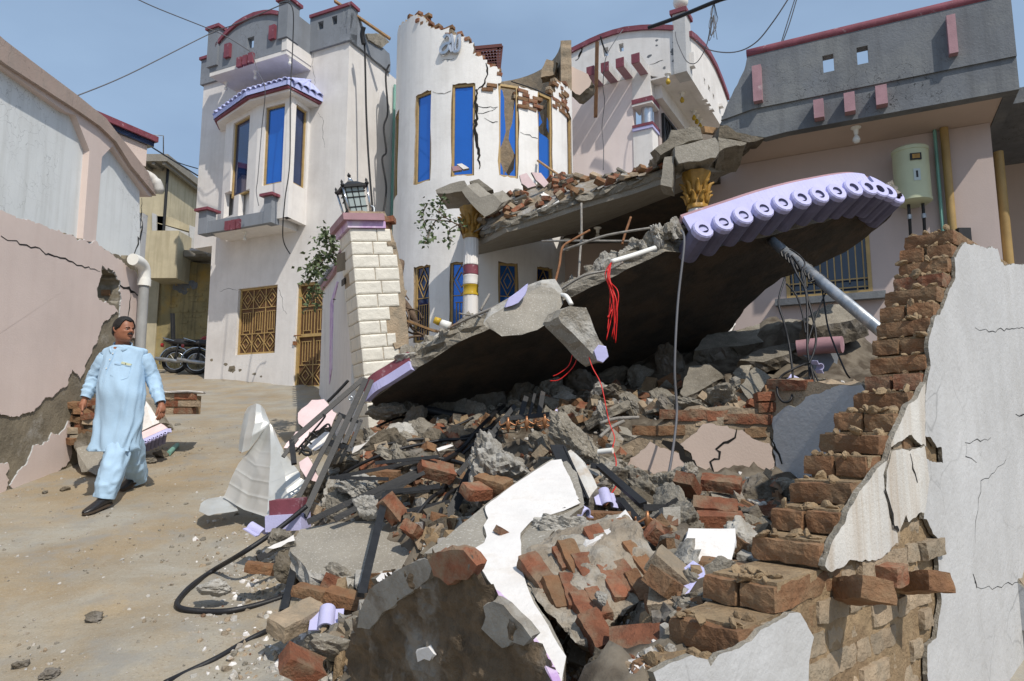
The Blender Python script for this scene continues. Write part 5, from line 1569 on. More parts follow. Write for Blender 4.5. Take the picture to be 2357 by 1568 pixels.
q_ = k4s([(622, 920), (700, 905), (880, 862), (900, 900), (905, 950), (880, 985), (780, 1010), (650, 1022), (628, 980)], 8.55)
tag(MB().slab(q_, (.08, .9, .05), jit=.022, seg=.06, layers=5, side=0).build('broken_slab', 'concrete_smooth'), 'pale broken concrete slab resting on the gold column capital', 'slab')
q_ = k4s([(895, 862), (960, 872), (1075, 895), (1060, 912), (960, 918), (905, 950)], 8.7)
tag(MB().slab(q_, (.15, .8, -.05), jit=.022, seg=.05, layers=4, side=0).build('broken_slab', 'concrete'), 'thin splintered slab end under the cracked grey parapet', 'slab')
q_ = k4s([(905, 790), (955, 785), (1010, 830), (1190, 868), (1090, 895), (1000, 870), (900, 862)], 9.0)
tag(MB().slab(q_, (.1, .8, .1), jit=.02, seg=.06, layers=4, side=0).build('broken_slab', 'concrete_dirty'), 'torn dark slab edge below the grey parapet', 'slab')
q_ = k4s([(535, 1160), (560, 985), (620, 980), (612, 1100), (605, 1175)], 8.6)
tag(MB().slab(q_, (.12, .35, 0), jit=.012, seg=.06, layers=4, side=0).build('slab_piece', 'concrete_smooth'), 'upright grey slab piece leaning beside the gold column', 'slab')
tag(MB().bar(P(*k4(800, 815), 9.3), P(*k4(900, 828), 9.6), .07, .09).build('timber', 'wood'), 'short broken timber sticking out above the stacked slabs', 'timber')
# -- tiled gate pillar, leaning
kp = K(1250, 650)
gp0 = P(*kp(333, 1440), 7.35)
Wd = Vector((.891, .454, 0)); Dp = Vector((-.454, .891, 0))
Lr = R(7.2)
PU = (Vector((0, 0, 1)) * math.cos(Lr) - Wd * math.sin(Lr)).normalized()
PW = (Wd * math.cos(Lr) + Vector((0, 0, 1)) * math.sin(Lr)).normalized()
class PF_:
    def w(s, a, b, h): return gp0 + PW * a + Dp * b + PU * h
PF = PF_()
PM = Matrix((PW, Dp, PU)).transposed().to_4x4()
PWID, PH, TH = .53, 1.80, .1475
gp = thing('gate_pillar', Vector((gp0.x, gp0.y, gz(gp0.x, gp0.y))), 'leaning gate pillar faced with cream relief tiles, its right edge torn open', 'pillar')
core = []
re_ = [(0, .50), (.3, .53), (.6, .54), (.9, .55), (1.15, .56), (1.4, .55), (1.6, .52), (1.8, .47), (2.0, .42)]
mb = MB()
mb.slab([PF.w(.012, .012, -.75)] + [PF.w(a, .012, h) for h, a in [(-.75, .5)] + re_] + [PF.w(.012, .012, 2.0)], Dp * .48, jit=.022, seg=.06, layers=6, side=0, keep=(11,))
mb.build('brick_core', 'brick_mortared', gp)
tl = bpy.data.meshes.new('pillar_tile')
tl.from_pydata([(0, 0, 0), (1, 0, 0), (1, 0, 1), (0, 0, 1), (.02, -.7, .04), (.98, -.7, .04), (.98, -.7, .96), (.02, -.7, .96), (.10, -1, .14), (.90, -1, .14), (.90, -1, .86), (.10, -1, .86)], [],
               [(0, 1, 5, 4), (1, 2, 6, 5), (2, 3, 7, 6), (3, 0, 4, 7), (4, 5, 9, 8), (5, 6, 10, 9), (6, 7, 11, 10), (7, 4, 8, 11), (8, 9, 10, 11), (3, 2, 1, 0)])
tl.materials.append(MAT['tile_cream'])
lim = [.46, .47, .51, .515, .51, .48, .36, .31, .40, .42, .385, .31, .30, .30, .3, .3]
jnt = [.30, .24, .295, .235, .295, .235, .9, .235, .295, .24, .9, .235, .295, .24, .295, .24]
nrow = 16
for j in range(nrow):
    h0 = PH - (j + 1) * TH
    spans = [(0, min(jnt[j], lim[j]))]
    if lim[j] - jnt[j] > .04: spans.append((jnt[j], lim[j]))
    for a0, a1 in spans:
        M_ = Matrix.Translation(PF.w(a0 + .002, .012, h0 + .002)) @ PM @ Matrix.Diagonal((a1 - a0 - .004, .014, TH - .004, 1))
        inst('tile', tl, M_, gp)
    for b0, b1 in ((0, .24), (.24, .48)) if j % 2 else ((0, .13), (.13, .43), (.43, .49)):
        if j == 3 and b0 > .2: continue
        M_ = Matrix.Translation(PF.w(.012, b1 - .002, h0 + .002)) @ PM @ Matrix.Rotation(R(-90), 4, 'Z') @ Matrix.Diagonal((b1 - b0 - .004, .014, TH - .004, 1))
        inst('tile', tl, M_, gp)
for i in range(26):
    h = rnd.uniform(-.1, 1.95)
    a = float(np.interp(h, [q[0] for q in re_], [q[1] for q in re_])) - rnd.uniform(.03, .09)
    M_ = Matrix.Translation(PF.w(a, rnd.uniform(.04, .36), h)) @ PM @ rot(rnd.uniform(-14, 14), rnd.uniform(-14, 14), rnd.choice((0, 90)) + rnd.uniform(-14, 14))
    inst('brick', BR[rnd.choice(('brick', 'dusty', 'mort', 'mort'))][i % 5], M_, gp)
mb = MB()
def pbox(mb, a0, a1, b0, b1, h0, h1, mi=0):
    return mb.hexa([PF.w(a0, b0, h0), PF.w(a1, b0, h0), PF.w(a1, b1, h0), PF.w(a0, b1, h0), PF.w(a0, b0, h1), PF.w(a1, b0, h1), PF.w(a1, b1, h1), PF.w(a0, b1, h1)], mi)
pbox(MB(), -.03, .40, -.03, .53, PH, PH + .075).build('cap_moulding', 'mauve', gp)
pbox(MB(), -.08, .38, -.08, .58, PH + .075, PH + .15).build('cap', 'rose', gp)
for i in range(7):
    M_ = Matrix.Translation(PF.w(.40 + rnd.uniform(-.03, .05), .05 + .07 * i, PH + .04 + rnd.uniform(-.03, .06))) @ PM @ rot(rnd.uniform(-25, 25), rnd.uniform(-25, 25), rnd.uniform(0, 180))
    inst('brick', BR['brick'][(i % 2) + 3], M_, gp)
for (x0, y0, x1, y1, m_, nm) in ((152, 560, 205, 690, 'cement', 'socket_recess'), (181, 722, 201, 778, 'steel_black', 'socket_frame')):
    n_ = -PW
    c = [onplane(*kp(x, y), PF.w(-.006 if nm == 'socket_frame' else -.004, 0, 0), n_) for x, y in ((x0, y0 + 18), (x1, y0), (x1, y1 - 16), (x0, y1))]
    MB().prism(c, PW * .01).build(nm, m_, gp)
ln0 = PF.w(.17, .22, PH + .15)
LU = (Vector((0, 0, 1)) * math.cos(R(14)) - Wd * math.sin(R(14))).normalized()
LX = Wd * math.cos(R(14)) + Vector((0, 0, 1)) * math.sin(R(14))
class LF_:
    def w(s, a, b, h): return ln0 + LX * a * 1.05 + Dp * b * 1.05 + LU * h * 1.22
LF = LF_()
lt = thing('lantern', ln0, 'black and silver post lantern tipped over on the gate pillar cap', 'lantern')
def lring(h0, h1, r0, r1, name, m):
    MB().hexa([LF.w(a * r0, b * r0, h0) for a, b in ((-1, -1), (1, -1), (1, 1), (-1, 1))] + [LF.w(a * r1, b * r1, h1) for a, b in ((-1, -1), (1, -1), (1, 1), (-1, 1))]).build(name, m, lt)
lring(-.02, .03, .06, .09, 'base', 'steel_black')
lring(.03, .05, .125, .125, 'bottom_tray', 'steel_black')
for a, b in ((-1, 0), (1, 0), (0, -1), (0, 1)):
    t_ = (b, a) if a == 0 else (0, 1)
    sx_, sy_ = (.085, .002) if a == 0 else (.002, .085)
    cx_, cy_ = a * .088, b * .088
    MB().hexa([LF.w(cx_ + i * sx_, cy_ + j * sy_, .05) for i, j in ((-1, -1), (1, -1), (1, 1), (-1, 1))] + [LF.w(cx_ * 1.12 + i * sx_ * 1.12, cy_ * 1.12 + j * sy_, .29) for i, j in ((-1, -1), (1, -1), (1, 1), (-1, 1))]).build('pane', 'frosted', lt)
mb = MB()
for fx in (-.35, .35):
    mb.tube([LF.w(fx * .085, -.092, .05), LF.w(fx * .1, -.104, .29)], .006, 4)
    mb.tube([LF.w(-.092, fx * .085, .05), LF.w(-.104, fx * .1, .29)], .006, 4)
for h in (.11, .20, .25):
    e = .094 + h * .045
    q = [LF.w(-e, -e, h), LF.w(e, -e, h), LF.w(e, e, h), LF.w(-e, e, h), LF.w(-e, -e, h)]
    mb.tube(q, .006, 4)
mb.build('glazing_bars', 'steel_black', lt)
for a, b in ((-1, -1), (1, -1), (1, 1), (-1, 1)):
    MB().tube([LF.w(a * .11, b * .11, .0), LF.w(a * .132, b * .132, .30)], .012, 8).build('corner_rod', 'chrome', lt, smooth=True)
    MB().lathe([(.02, 0), (.024, .02), (.012, .035), (.016, .05), (.003, .075)], Matrix.Translation(LF.w(a * .134, b * .134, .30)) @ Matrix((LX, Dp, LU)).transposed().to_4x4(), 8).build('finial', 'steel_black', lt, smooth=True)
lring(.29, .315, .14, .14, 'roof_rim', 'steel_black')
lring(.315, .36, .12, .05, 'roof', 'steel_black')
MB().lathe([(.05, 0), (.02, .05), (.022, .06)], Matrix.Translation(LF.w(0, 0, .355)) @ Matrix((LX, Dp, LU)).transposed().to_4x4(), 10).build('roof_cone', 'chrome', lt, smooth=True)
MB().lathe([(.016, 0), (.022, .02), (.003, .05)], Matrix.Translation(LF.w(0, 0, .415)) @ Matrix((LX, Dp, LU)).transposed().to_4x4(), 8).build('finial', 'steel_black', lt, smooth=True)
MB().tube(spline([LF.w(.13, .0, .02), LF.w(.19, .02, .06), LF.w(.21, .04, .12), LF.w(.17, .06, .14)], 4), .012, 6).build('bracket', 'galv', lt, smooth=True)
GW = Frame(Vector((P(748, 900, 11.6).x, 11.6, 0)), t=tuple((Vector((P(806, 900, 7.8).x, 7.8, 0)) - Vector((P(748, 900, 11.6).x, 11.6, 0))).normalized()), n=(-.94, -.33, 0))
_t = GW.t; GW.n = Vector((_t.y, -_t.x, 0))
if GW.n.x > 0: GW.n = -GW.n
gwl = thing('wing_wall', GW.w(1, 0, 2.0), 'white wing wall with purple trimmed niche behind the gate pillar', 'wall')
g7 = lambda x, y, v=0: GW.uz(*k7(x, y), v)
tp0, tp1 = g7(772, 392), g7(850, 290)
Lg = 4.1
MB().prism([GW.w(u, 0, z) for u, z in ((tp0[0], 1.6), (Lg, 1.4), (Lg, tp1[1] + .0), (tp1[0], tp1[1]), tp0)], GW.n * -.2).build('wall', 'white_clean', gwl)
MB().prism([GW.w(u, .05, z) for u, z in ((tp0[0] - .1, tp0[1] - .06), (tp1[0], tp1[1] - .06), (Lg, tp1[1] - .06), (Lg, tp1[1] + .04), (tp1[0], tp1[1] + .04), (tp0[0] - .1, tp0[1] + .04))], GW.n * -.32).build('coping', 'rose', gwl)
mb = MB()
for i in range(12):
    f_ = i / 11
    p_ = GW.w(tp0[0] + (tp1[0] - tp0[0]) * f_, .0, tp0[1] + (tp1[1] - tp0[1]) * f_ + .04)
    MB().tube([p_ + GW.n * .1, p_ + GW.n * -.15 + Vector((0, 0, .12))], .045, 6).build('coping_tile', 'grey_weather', gwl)
MB().prism([GW.w(u, .012, z) for u, z in (g7(820, 490), g7(862, 355), g7(870, 360), g7(838, 490), g7(830, 905), g7(815, 1000))], GW.n * -.02).build('niche_trim', 'mauve', gwl)
crackline('slot', GW, [g7(785, 520), g7(785, 900)], .03, gwl, v=.004, jit=0)
# -- fallen canopy
CPN = Vector((-.3695, .38, 1)).normalized()            # z = 3.12 + .3695 x - .38 y above the camera's eye
CP0 = Vector((0, 0, CAMZ + 3.12))
cp = lambda x, y, up=0.0: onplane(x, y, CP0 + CPN * up, CPN)
ca = thing('fallen_canopy', cp(1300, 900), 'huge fallen concrete canopy tilted across the rubble with purple tiled rim', 'canopy')
under = [(852, 925), (905, 885), (950, 856), (1000, 822), (1060, 786), (1110, 764), (1180, 738), (1245, 715), (1300, 690), (1380, 652), (1460, 612), (1530, 580), (1595, 585), (1680, 562), (1780, 540), (1900, 510), (2000, 476), (2074, 444),
         (2078, 455), (2040, 510), (1960, 572), (1880, 612), (1800, 640), (1762, 668), (1715, 712), (1680, 760), (1640, 800), (1560, 850), (1450, 884), (1300, 902), (1100, 932), (950, 940), (870, 938)]
mb = MB()
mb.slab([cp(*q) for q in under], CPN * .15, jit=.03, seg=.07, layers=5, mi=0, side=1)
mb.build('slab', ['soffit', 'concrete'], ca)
edge = [(930, 845), (985, 806), (1040, 772), (1100, 742), (1330, 662), (1400, 610), (1440, 590), (1490, 560), (1540, 530), (1570, 525)]
for i in range(120):
    f_ = rnd.random() * (len(edge) - 1)
    a, b = edge[int(f_)], edge[min(int(f_) + 1, len(edge) - 1)]
    t = f_ - int(f_)
    p_ = cp(a[0] + (b[0] - a[0]) * t, a[1] + (b[1] - a[1]) * t, .12) + Vector((0, rnd.uniform(0, .25), rnd.uniform(-.03, .06)))
    s_ = rnd.triangular(.02, .13, .04)
    inst('concrete_lump', CH[rnd.choice(('pale', 'concrete'))][i % 6], rot(rnd.uniform(0, 360), rnd.uniform(0, 360), rnd.uniform(0, 360), p_) @ Matrix.Diagonal((s_ * 1.3, s_, s_ * .8, 1)), ca)
rim = [(1596, 545), (1640, 530), (1700, 510), (1770, 487), (1840, 468), (1900, 455), (1960, 444), (2000, 442), (2035, 452), (2066, 468)]
rp = spline([cp(x, y, .0) for x, y in rim], 6)
nR = len(rp)
mb = MB(); mp_ = MB()
for i in range(nR - 1):
    a, b = rp[i], rp[i + 1]
    f_ = i / nR
    d_ = (b - a).normalized()
    out = d_.cross(CPN).normalized()
    if out.y > 0: out = -out
    o1, o0 = out * .03, out * -.03
    if i in (44, 45): continue
    mb.hexa([a + o0, b + o0, b + o1, a + o1, a + o0 + CPN * .20, b + o0 + CPN * .20, b + o1 + CPN * .20, a + o1 + CPN * .20])
    mp_.hexa([a + o0 * 3 + CPN * .202, b + o0 * 3 + CPN * .202, b + o1 * -.2 + CPN * .202, a + o1 * -.2 + CPN * .202, a + o0 * 3 + CPN * .245, b + o0 * 3 + CPN * .245, b + o1 * -.2 + CPN * .245, a + o1 * -.2 + CPN * .245])
rimo = mb.build('rim', 'lavender', ca)
mp_.build('rim_moulding', 'rose', ca)
gdir = Vector((-.22, 1, .3695 * -.22 - .38)).normalized()
tb = bpy.data.meshes.new('rim_tile')
m2 = MB()
m2.lathe([(.024, .2), (.028, 0), (.052, -.003), (.058, .01), (.058, .05), (.058, .33), (.05, .34)], Matrix(), 14)
tb.from_pydata([tuple(v) for v in m2.v], [], m2.f)
tb.materials.append(MAT['lavender']); tb.materials.append(MAT['lavender_shade'])
bm = bmesh.new(); bm.from_mesh(tb); bmesh.ops.recalc_face_normals(bm, faces=bm.faces); bm.to_mesh(tb); bm.free()
for p_ in tb.polygons: p_.material_index = 1 if p_.center.z > .06 or (p_.center.z > .003 and max((Vector(tb.vertices[q].co.xy).length for q in p_.vertices)) < .03) else 0  # tile bodies and bores take the painted shade colour
L_ = 0
cum = [0]
for i in range(nR - 1): cum.append(cum[-1] + (rp[i + 1] - rp[i]).length)
NT = 13
for i in range(NT):
    s_ = cum[-1] * (i + .4) / NT
    j = max(q for q in range(nR) if cum[q] <= s_ + 1e-9)
    j = min(j, nR - 2)
    p_ = rp[j].lerp(rp[j + 1], (s_ - cum[j]) / (cum[j + 1] - cum[j]))
    d_ = (rp[j + 1] - rp[j]).normalized()
    ax = (gdir + d_ * -.12 * (i / NT)).normalized()
    zax = ax
    xax = d_
    yax = zax.cross(xax).normalized()
    xax = yax.cross(zax)
    M_ = Matrix((xax, yax, zax)).transposed().to_4x4()
    sc_ = cum[-1] / NT / .114
    M_.translation = p_ - ax * .056 + CPN * .012 + Vector((rnd.uniform(-.004, .004), 0, rnd.uniform(-.006, .006)))
    ln_ = rnd.uniform(.85, 1.05)
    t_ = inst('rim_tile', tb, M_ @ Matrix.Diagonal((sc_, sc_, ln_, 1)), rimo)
lr = spline([cp(x, y, 0) for x, y in ((848, 925), (870, 903), (905, 882), (952, 852))], 5)
mb = MB(); mp_ = MB()
for a, b in zip(lr[:-1], lr[1:]):
    d_ = (b - a).normalized()
    out = d_.cross(CPN).normalized()
    if out.y > 0: out = -out
    mb.hexa([a - out * .02, b - out * .02, b + out * .035, a + out * .035] + [q + CPN * .085 for q in (a - out * .02, b - out * .02, b + out * .035, a + out * .035)])
    mp_.hexa([q + CPN * .087 for q in (a - out * .1, b - out * .1, b + out * .02, a + out * .02)] + [q + CPN * .19 for q in (a - out * .1, b - out * .1, b + out * .01, a + out * .01)])
mb.build('left_rim', 'lavender', ca); mp_.build('left_moulding', 'maroon', ca)
k8 = K(1600, 900)
k8s = lambda pts, d: [P(*k8(*q), d) for q in pts]
q_ = [P(*k8(x, y), d) for x, y, d in ((520, 625, 5.0), (560, 570, 5.05), (660, 520, 5.1), (790, 430, 5.2), (880, 395, 5.2), (960, 390, 5.2), (1000, 440, 5.15), (1015, 500, 5.1), (960, 590, 5.0), (860, 660, 4.95), (760, 690, 4.95), (640, 695, 4.95), (560, 650, 5.0))]
c_ = sum(q_, Vector()) / len(q_)
br1 = MB().slab(q_, Vector((.02, .16, .10)), jit=.014, seg=.05, layers=4, mi=0, side=1).build('broken_slab', ['concrete_smooth', 'concrete_pale'])
tag(br1, 'smooth broken concrete slab with lavender corner hanging on the canopy lip', 'slab')
MB().slab([P(*k8(x, y), 5.08) + Vector((0, -.02, 0)) for x, y in ((660, 520), (680, 470), (740, 425), (800, 378), (798, 410), (780, 450), (740, 490), (700, 510))], (0, .06, .02), jit=.008, seg=.05).build('lavender_face', 'lavender', br1)
q_ = [P(*k8(x, y), 4.85) for x, y in ((990, 575), (1020, 530), (1060, 510), (1170, 520), (1195, 580), (1215, 650), (1245, 720), (1300, 780), (1305, 825), (1270, 865), (1235, 850), (1160, 760), (1080, 680), (1010, 610))]
br2 = MB().slab(q_, Vector((-.1, .12, -.02)), jit=.014, seg=.05, layers=4, mi=0, side=1).build('broken_slab', ['concrete_pale', 'concrete_smooth'])
tag(br2, 'narrow pale concrete piece dangling from the canopy lip', 'slab')
MB().slab([P(*k8(x, y), 4.84) + Vector((0, -.012, 0)) for x, y in ((1215, 790), (1250, 752), (1290, 770), (1306, 825), (1272, 864), (1236, 850))], (0, .03, 0), jit=.006, seg=.05).build('lavender_face', 'lavender', br2)
def rebar(pts, label, r=.011, m='rebar', cat='rebar', grp='bent reinforcing bars on the canopy lip', name='reinforcing_bar'):
    return tag(MB().tube(spline(pts, 6), r, 6).build(name, m, smooth=True), label, cat, grp)
q = lambda x, y, d, kf=k8: P(*kf(x, y), d)
rebar([q(890, 102, 6.6), q(1100, 100, 6.2), q(1568, 103, 5.8)], 'straight steel bar lying level above the canopy lip')
rebar([q(1015, 162, 5.9), q(1120, 125, 5.8), q(1300, 65, 5.7), q(1568, 20, 5.6)], 'long curved steel bar sweeping over the canopy lip')
rebar([q(1190, 33, 5.9), q(1090, 90, 5.85), q(1020, 140, 5.8), q(1000, 250, 5.7), q(965, 390, 5.6)], 'rusty steel bar bent down in a hook on the canopy lip', m='rust')
rebar([P(1338, 468, 6.0), q(1138, 60, 5.95), q(1128, 200, 5.9), q(1120, 350, 5.8)], 'upright steel bar standing from the canopy lip below the porch roof')
rebar([P(1452, 500, 5.8), P(1440, 535, 5.75), P(1432, 562, 5.7)], 'short upright steel bar by the grey cable on the canopy', m='rust')
rebar([q(370, 555, 5.7), q(430, 565, 5.65), q(510, 575, 5.6)], 'thin steel bar poking left from the canopy lip', r=.008)
rebar([q(560, 435, 5.75), q(530, 490, 5.7), q(505, 535, 5.68)], 'stub of cut steel bar with a red end on the canopy lip', r=.012)
rebar([q(1000, 410, 5.5), q(1150, 320, 5.4), q(1300, 285, 5.35), q(1400, 235, 5.3)], 'steel bar running along the torn canopy lip', r=.01)
rebar([q(300, 650, 5.65), q(420, 590, 5.6), q(600, 515, 5.5)], 'dark steel bar half buried along the left canopy lip', r=.012)
tag(MB().tube(spline([q(1325, 232, 5.05), q(1450, 195, 5.1), q(1600, 145, 5.2)], 5), .02, 10).build('conduit', 'pvc_white', smooth=True), 'white plastic conduit spilling red wires from the canopy edge', 'conduit')
tag(MB().tube(spline([q(1012, 440, 5.2), q(1045, 450, 5.1), q(1075, 500, 5.05)], 5), .018, 10).build('conduit', 'pvc_white', smooth=True), 'short bent white conduit beside the dangling concrete piece', 'conduit')
wb = thing('red_wires', q(1320, 240, 5.03), 'bundle of red electric wires hanging from the white conduit', 'wires')
for i in range(8):
    r_ = random.Random(i)
    e = q(1300 + r_.uniform(-15, 55), 560 + r_.uniform(0, 190), 4.95)
    m1 = q(1300 + r_.uniform(-15, 25), 330 + r_.uniform(-10, 20), 5.0 + r_.uniform(-.05, .05)); m2_ = q(1345 + r_.uniform(-30, 30), 470 + r_.uniform(-30, 30), 4.97 + r_.uniform(-.05, .05))
    MB().tube(spline([q(1325, 234, 5.05), m1, m2_, e], 7), .0042, 5).build('wire', 'wire_red', wb, smooth=True)
wb = thing('red_wires', q(1120, 740, 4.9), 'two thin red wires hanging under the dangling concrete piece', 'wires')
for pts in ([(1115, 745), (1085, 800), (1060, 880), (1000, 930), (960, 948)], [(1120, 755), (1105, 850), (1070, 910), (1000, 970), (942, 978)]):
    MB().tube(spline([q(x, y, 5.0) for x, y in pts], 6), .0035, 5).build('wire', 'wire_red', wb, smooth=True)
rw = spline([q(1178, 800, 4.9), q(1205, 890, 4.85), q(1255, 985, 4.8), q(1280, 1080, 4.75), q(1310, 1230, 4.7), q(1345, 1330, 4.65), q(1335, 1400, 4.6), q(1355, 1480, 4.5), q(1350, 1568, 4.4), P(2300 * .57544 + 95, 1725 * .57544 + 125, 4.2), P(1400, 1145, 4.1)], 6)
tag(MB().tube(rw, .004, 5).build('red_wire', 'wire_red', smooth=True), 'single long red wire trailing from the canopy down into the rubble', 'wire')
po0, po1 = P(1773, 552, 6.0), P(2025, 760, 4.6)
tag(MB().tube([po0, po0.lerp(po1, .5), po1 + (po1 - po0) * .22], .043, 12).build('steel_pole', 'galv', smooth=True), 'grey steel pole slanting from the canopy to the broken brick wall', 'pole')
ct = thing('black_cables', po0.lerp(po1, .25), 'tangle of black cables hanging from the slanting steel pole', 'cables')
k10b = K(2400, 900)
qq = lambda x, y, d=5.5: P(*k10b(x, y), d)
for i, pts in enumerate(([(1180, 180), (1230, 300), (1290, 420), (1300, 600), (1300, 760), (1310, 860)], [(1200, 190), (1270, 300), (1300, 450), (1330, 560), (1355, 700), (1340, 800), (1310, 870)],
                         [(1160, 330), (1120, 480), (1150, 600), (1180, 720), (1200, 850), (1210, 980), (1200, 1090), (1150, 1110), (1112, 1050), (1130, 960), (1200, 910), (1290, 870)],
                         [(1310, 360), (1400, 330), (1440, 360), (1400, 460), (1360, 560), (1320, 680), (1300, 760)], [(1390, 380), (1405, 480), (1430, 640), (1480, 780), (1540, 920), (1568, 960)],
                         [(1310, 870), (1320, 980), (1350, 1080), (1370, 1220), (1412, 1345)], [(1320, 880), (1380, 1010), (1410, 1130), (1425, 1280)], [(1170, 370), (1230, 440), (1270, 560), (1290, 680)],
                         [(1190, 150), (1250, 190), (1285, 240), (1265, 300), (1290, 400)], [(1320, 880), (1370, 1080), (1420, 1150), (1485, 1215)])):
    r_ = .011 if i in (0, 1, 2, 5, 9) else .008
    MB().tube(spline([qq(x, y, 5.45 - .0006 * y + rnd.uniform(-.03, .03)) for x, y in pts], 6), r_ * .8, 6).build('cable', 'wire_black', ct, smooth=True)
for i in range(9):
    c = po0.lerp(po1, .2 + .04 * i)
    ring = [c + Vector((math.cos(a) * .055, math.sin(a) * .02 + rnd.uniform(-.01, .01), math.sin(a) * .055)) for a in [q_ * .7 for q_ in range(10)]]
    MB().tube(ring, .008, 5).build('cable', 'wire_black', ct)
lc = spline([P(1568, 530, 5.15), P(1575, 560, 5.05), P(1560, 700, 4.95), P(1553, 850, 4.85), P(1558, 950, 4.8), P(1545, 1060, 4.5), P(1530, 1130, 4.3), P(1535, 1160, 4.1)], 6)
tag(MB().tube(lc, .009, 6).build('grey_cable', 'wire_grey', smooth=True), 'single dark cable hanging straight down across the canopy underside', 'cable')
tag(MB().tube([q(215, 595, 5.8), q(250, 610, 5.8)], [.03, .035], 10).build('bulb', 'amber', smooth=True), 'yellow glass bulb lying on the left canopy lip', 'bulb')
tag(MB().tube([q(255, 612, 5.8), q(310, 640, 5.8)], [.03, .045], 10).build('bulb_socket', 'pvc_white', smooth=True), 'white lamp socket beside the yellow bulb', 'socket')
# -- broken brick wall on the right, toothed like a stair
k10, k13, k15 = K(3096, 900), K(2300, 1725), K(3096, 1725)
BW = Frame((1.364, 2.58, 0), t=(.743, .669, 0), n=(.669, -.743, 0))
bw = thing('brick_wall', BW.w(.3, -.1, .9), 'broken brick wall stepping up like a stair with flaking white plaster face at right', 'wall')
TKN = .235
left = [(2082, 562), (2066, 622), (2058, 655), (2033, 692), (2022, 728), (2010, 790), (2003, 840), (1988, 905), (1957, 932), (1927, 962), (1900, 992), (1868, 1045), (1850, 1075), (1825, 1112), (1800, 1155), (1765, 1215), (1720, 1272), (1640, 1318), (1600, 1380), (1540, 1440), (1480, 1520), (1440, 1568)]
lu = [BW.uz(x, y, -TKN) for x, y in left]
lz = [q[1] for q in lu][::-1]; luu = [q[0] for q in lu][::-1]
uend = lambda z: float(np.interp(z, lz, luu))
ztopw = BW.uz(2100, 556, -TKN)[1]
CH_ = .0865
ncs = int((ztopw - .75) / CH_) + 1
bU = lambda kf, pts: [BW.uz(*kf(*p)) for p in pts]
expo = bU(k15, [(930, 545), (1005, 670), (1015, 880), (1040, 1050), (1010, 1290), (945, 1330), (940, 1600), (170, 1600), (215, 1280), (150, 1135), (0, 1180), (-300, 1300), (-420, 1100), (-100, 900), (285, 860), (320, 905), (430, 815), (640, 785), (755, 690), (760, 610), (800, 505)])
wallM = Matrix((BW.t, -BW.n, Vector((0, 0, 1)))).transposed().to_4x4()
core = MB()
ends = []
for j in range(ncs):
    z0 = ztopw - (j + 1) * CH_
    zc = z0 + CH_ / 2
    ue = uend(zc) + rnd.uniform(-.012, .012)
    ends.append((zc, ue))
    core.fbox(BW, ue + .035, 5.0, -TKN + .012, -.012, z0, z0 + CH_)
    kd = 'dusty_hi' if rnd.random() < .75 else 'brick_hi'
    u = ue
    if j % 2 == 0:                                   # header across the wall
        M_ = Matrix.Translation(BW.w(u + .055, -TKN / 2, zc)) @ wallM @ rot(rnd.uniform(-2, 2), rnd.uniform(-3, 3), 90 + rnd.uniform(-4, 4))
        inst('brick', BR[kd][j % 4], M_, bw)
        uf = u + .115
        ub = uf
    else:                                            # two stretchers side by side
        for vv in (-.062, -TKN + .055):
            M_ = Matrix.Translation(BW.w(u + .115 + rnd.uniform(-.02, .02), vv, zc)) @ wallM @ rot(rnd.uniform(-2, 2), rnd.uniform(-3, 3), rnd.uniform(-3, 3))
            inst('brick', BR[kd][(j + int(vv * 100)) % 4], M_, bw)
        uf = u + .235
        ub = uf
    for vv in (-TKN + .055,):
        M_ = Matrix.Translation(BW.w(ub + .118, vv, zc)) @ wallM @ rot(rnd.uniform(-2, 2), rnd.uniform(-2, 2), rnd.uniform(-3, 3))
        inst('brick', BR['dusty_hi'][j % 4], M_, bw)
    q = 0
    while uf < 2.6:
        st = .235 if (q + j) % 3 else .12
        cu = uf + st / 2
        near = uf < ue + .34
        if near or inpoly(cu, zc, expo):
            dv = rnd.uniform(-.018, .012)
            if rnd.random() < .05: dv = .03
            if not inpoly(cu, zc, expo): dv = min(dv, -.004)
            if st < .2: dv -= .06
            M_ = Matrix.Translation(BW.w(cu, -.055 + dv, zc + rnd.uniform(-.004, .004))) @ wallM @ rot(rnd.uniform(-4, 4), rnd.uniform(-2.5, 2.5), rnd.uniform(-4, 4) + (0 if st > .2 else 90))
            inst('brick', BR['mort_hi' if not near or rnd.random() < .4 else 'dusty_hi'][rnd.randrange(4)], M_, bw)
        uf += st
        q += 1
core.build('mortar_core', 'mortar', bw)
for i in range(280):
    j = rnd.randrange(len(ends))
    zc, ue = ends[j]
    s_ = rnd.triangular(.006, .026, .010)
    M_ = Matrix.Translation(BW.w(ue + rnd.uniform(.0, .12), rnd.uniform(-TKN + .02, -.02), zc + CH_ / 2 + s_ * .2)) @ rot(rnd.uniform(0, 360), rnd.uniform(0, 30), rnd.uniform(0, 360)) @ Matrix.Diagonal((s_ * 1.6, s_ * 1.3, s_ * .6, 1))
    inst('mortar_crumb', CHM[i % 4], M_, bw)
for x, y, a, b in ((520, 1000, 35, 12), (885, 950, 25, 8)):
    c = BW.at(*k15(x, y), .06)
    inst('brick', BR['dusty_hi'][0], Matrix.Translation(c) @ wallM @ rot(b, 14, 90 - a), bw)
inst('brick', BR['brick_hi'][1], Matrix.Translation(BW.at(*k15(600, 880), -.03)) @ wallM @ rot(0, 0, 90), bw)
